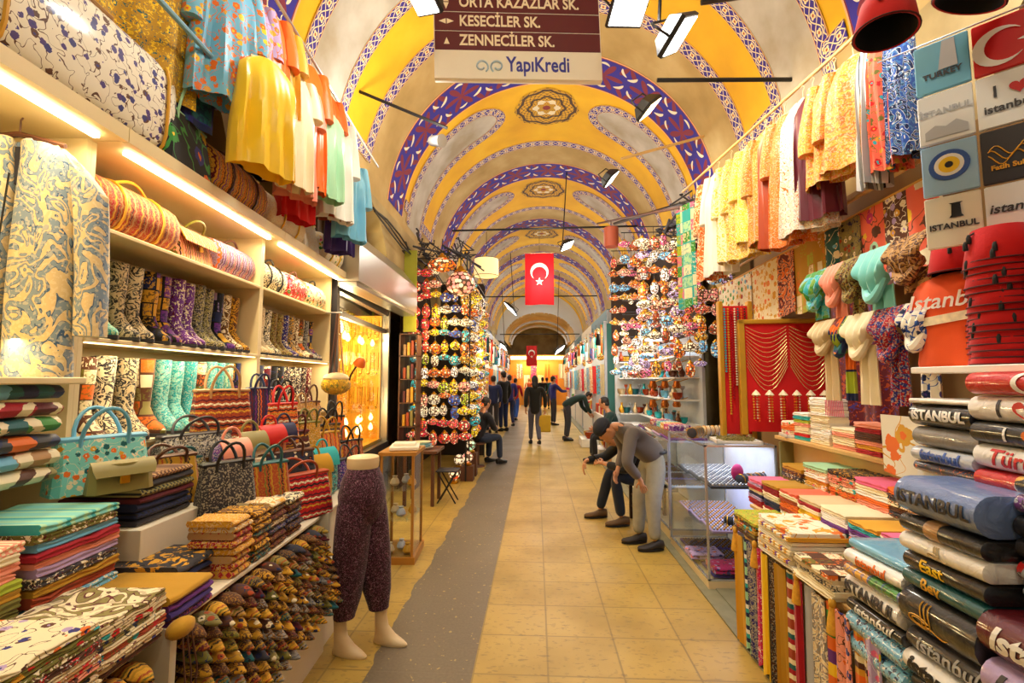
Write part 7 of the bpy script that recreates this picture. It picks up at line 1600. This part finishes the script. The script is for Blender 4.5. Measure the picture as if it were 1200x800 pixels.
# bending man in a grey sweater (faces left, over the seated man)
x, y = at(752, 640)
P = pose('bend', pelvis=V(0, -.04, .93), chest=V(-.01, .2, 1.15), neck=V(-.01, .36, 1.25), head=V(-.02, .5, 1.2), sL=V(-.2, .28, 1.19), sR=V(.18, .3, 1.2), eL=V(-.27, .36, .9), wL=V(-.2, .2, .73), eR=V(.24, .2, .95), wR=V(.16, .3, .76), kL=V(-.11, .03, .49), kR=V(.1, .08, .49), aL=V(-.12, .02, .09), aR=V(.12, .1, .09), hdL=V(.1, -.35, -.8), thL=V(.2, .9, .1), look=V(-.1, .55, -.85), up=V(0, .85, .55), curlL=.2)
person('man in grey hooded sweater and pale jeans bending over the seated man', T(x+.1, y+.0, 0) @ Rz(1.75) , P, CL(hx('6a6360')), GJ, plain(hx('2b2320'), .6), hair='beanie', sub=2, hood=True, hem=.12, belt=True, s=.93, girth=1.22, hcol=plain(hx('1d2230'), .8))
# seated man in black with phone, on a stool
x, y = at(752, 618)
sx_, sy_ = at(748, 628)
P = pose('sit', pelvis=V(0, 0, .49), chest=V(0, .16, .76), neck=V(0, .3, .9), head=V(.0, .4, .95), kL=V(-.13, .42, .54), aL=V(-.14, .36, .09), kR=V(.15, .38, .55), aR=V(.2, .5, .09), sL=V(-.19, .22, .86), sR=V(.19, .22, .86), eL=V(-.26, .34, .62), wL=V(-.04, .5, .66), eR=V(.27, .4, .68), wR=V(.2, .66, .66), hdR=V(0, .3, -.9), thR=V(-.8, .1, .1), hdL=V(.4, .8, .2), curlL=.7, look=V(-.05, .75, -.65))
stx, sty = onZ(757, 622, 0).x+.1, onZ(745, 622, 0).y+.36
person('seated man in black jacket and dark jeans looking at a phone', T(stx, sty, 0) @ Rz(1.75), P, CL(hx('121318')), CL(hx('1c2434')), plain(hx('5e4426'), .7), hair='short', sub=2, beard=True, hem=.1)
ph = Rz(1.75) @ Vector((.03, .6, .72)); tag(MB().b2((-.035, -.004, -.065), (.035, .004, .065), bv=.004).build('phone', [plain('black', .2)], M=T(stx+ph.x, sty+ph.y, .72) @ Rz(1.75) @ Rx(-.7)), 'small black phone held by the seated man', 'phone')
r = thing('stool', 'dark wooden stool under the seated man in black', 'stool', T(stx, sty, 0) @ Rz(1.75))
for a_ in (-.14, .14):
    for b_ in (-.14, .14): MB().b2((a_-.016, b_-.016, 0), (a_+.016, b_+.016, .4)).build('leg', plain(hx('2a1710'), .5), r)
MB().b2((-.17, -.17, .4), (.17, .17, .43), bv=.006).build('seat', plain(hx('2a1710'), .5), r)
for z in (.14, .27):
    for q in (-.14, .14): MB().b2((-.14, q-.008, z), (.14, q+.008, z+.02)).build('stretcher', plain(hx('2a1710'), .5), r)
# seated man in suit, left
x, y = at(570, 548); person('man in dark suit and pale shirt seated by the left lamp stall', T(x-.2, y+.15, 0) @ Rz(-.75), pose('sit', hdL=V(.5, .8, 0), hdR=V(-.5, .8, 0), curlL=.6, curlR=.6), CL(hx('191920')), CL(hx('2a3348')), plain('black', .4), hair='short', sub=2, collar='lilac', hem=.1)
tag(MB().lathe([(.16, 0), (.15, .02), (.05, .03), (.05, .4), (.17, .41), (.17, .44), (.01, .445)], 16).build('round_stool', plain('brown', .5), M=T(x-.2, y+.15, 0)), 'round brown stool under the man in dark suit', 'stool')
# woman walking away with yellow bag
x, y = at(627, 521); person('person in black jacket and grey trousers walking away with yellow bag', T(x, y, 0) @ Rz(.15), pose('walk', eR=V(.27, -.02, 1.15), wR=V(.27, .06, .9), hdR=V(0, 0, -1)), CL(hx('17150f')), CL(hx('5c5968')), plain('black', .5), hair='long', sub=1, hem=.45, s=.98, girth=1.05)
r = thing('shopping_bag', 'mustard yellow shopping bag carried by walking person in black', 'bag', T(x+.24, y+.02, 0) @ Rz(.1)); MB().box((0, 0, .52), (.1, .3, .42), bv=.02, M=Rz(Q)).build('bag_body', plain(hx('c8a018'), .6), r); MB().tube([(-.07*math.cos(PI*i/8), 0, .73+.12*math.sin(PI*i/8)) for i in range(9)], .007, 5).build('handle', plain(hx('c8a018'), .6), r)
def simple(px, py, rot, kind, label, top, legs, hair='short', dx=0, s=1.0, hem=.2, **kw):
    x, y = at(px, py); return person(label, T(x+dx, y, 0) @ Rz(rot), pose(kind, **kw), CL(top), CL(legs), plain('black', .5), hair=hair, sub=1, hem=hem, s=s)
simple(578, 507, .1, 'stand', 'man in dark suit jacket standing with his back turned, left aisle', 'navy', 'charcoal')
simple(590, 505, .8, 'stand', 'taller man in black coat talking with suited man', 'black', 'navy', s=1.08, hem=.4)
simple(597, 500, .3, 'walk', 'man in dark blue jacket partly hidden behind the coat', 'indigo', 'navy', s=1.02)
simple(604, 493, -.2, 'walk', 'person in red jacket and light blue jeans in the aisle', 'crimson', 'blue', s=.96)
simple(612, 472, .1, 'stand', 'distant person in long brown coat at the centre', 'brown', 'charcoal', hair='long', hem=.6)
simple(620, 475, 3.0, 'walk', 'distant person in patterned brown top walking closer', 'rust', 'brown', hair='long')
simple(636, 480, .2, 'walk', 'distant walker in black coat right of centre', 'black', 'charcoal', hem=.4)
simple(641, 479, .1, 'stand', 'distant walker in dark teal coat beside the black coat', 'teal', 'charcoal', hem=.3)
simple(647, 478, -.3, 'walk', 'distant walker in grey-blue jacket near right stalls', 'grey', 'navy')
simple(655, 498, -1.2, 'stand', 'man in blue shirt reaching towards the right stalls', 'indigo', 'charcoal', dx=-.2, wR=V(.1, .5, 1.2), eR=V(.2, .25, 1.2))
simple(670, 516, -1.3, 'bend', 'man in dark green top bending towards right stall goods', hx('1c3330'), 'charcoal', s=1.0, dx=-.12)
x, y = at(697, 506); person('person in blue-grey jacket sitting low by the right stalls', T(x, y, 0) @ Rz(-1.0), pose('sit'), CL('indigo'), CL('indigo'), plain('black', .5), sub=1, hem=.1, s=.95); tag(MB().box((0, 0, .2), (.34, .34, .4), bv=.02).build('wooden_crate', plain('brown', .6), M=T(x, y, 0)), 'brown crate seat under the person in blue-grey jacket', 'crate')
x, y = at(722, 545); person('man in dark green jacket crouched beyond the seated man', T(x+.05, y+.2, 0) @ Rz(1.5), pose('sit', look=V(.2, .8, -.3)), CL(hx('12302c')), CL('black'), plain('black', .5), sub=1, hem=.1); tag(MB().box((0, 0, .2), (.36, .36, .4), bv=.02).build('wooden_crate', plain('tan', .6), M=T(x+.05, y+.2, 0)), 'pale crate seat under the man in dark green', 'crate')
# shallow boxes of goods by the kerb, right
for k, (px, py, c) in enumerate(((684, 522, 'white'), (700, 520, 'cream'), (704, 535, 'white'))):
    x, y = at(px, py); r = thing('goods_crate', '%s shallow crate on the pavement, %s of three near the crouching man' % (c, od(k)), 'crate', T(x+.12, y, 0)); MB().b2((-.2, -.35, 0), (.2, .35, .2), bv=.01).build('crate_body', plain(c, .6), r)
    for j in range(5): cc_ = ['rust', 'charcoal', 'gold', 'crimson', 'cream'][j]; tag(put('handbag', VS[1], M=T(x+.12+.06*(j % 2), y-.25+.12*j, .2) @ S(1.1), color=C(cc_)), '%s bowl in the %s pavement crate' % (cc_, od(k)), 'bowl', 'bowls in the pavement crates').__setattr__('name', 'bowl')
# ================================================================ general light
for y, pw in ((-1.2, 60), (1.2, 72), (3.8, 66), (6.8, 50), (9.5, 44), (12.5, 40), (15.5, 38), (18.5, 38), (21.5, 36), (24, 34)):  # added fill lights along the vault, without fixtures
    light('POINT', (XC, y, 4.35), pw, (1, .9, .68) if y < 5 else (1, .93, .76) if y < 8 else (1, .96, .88), .2, name='vault_fill_light')
SC.view_settings.exposure = .12
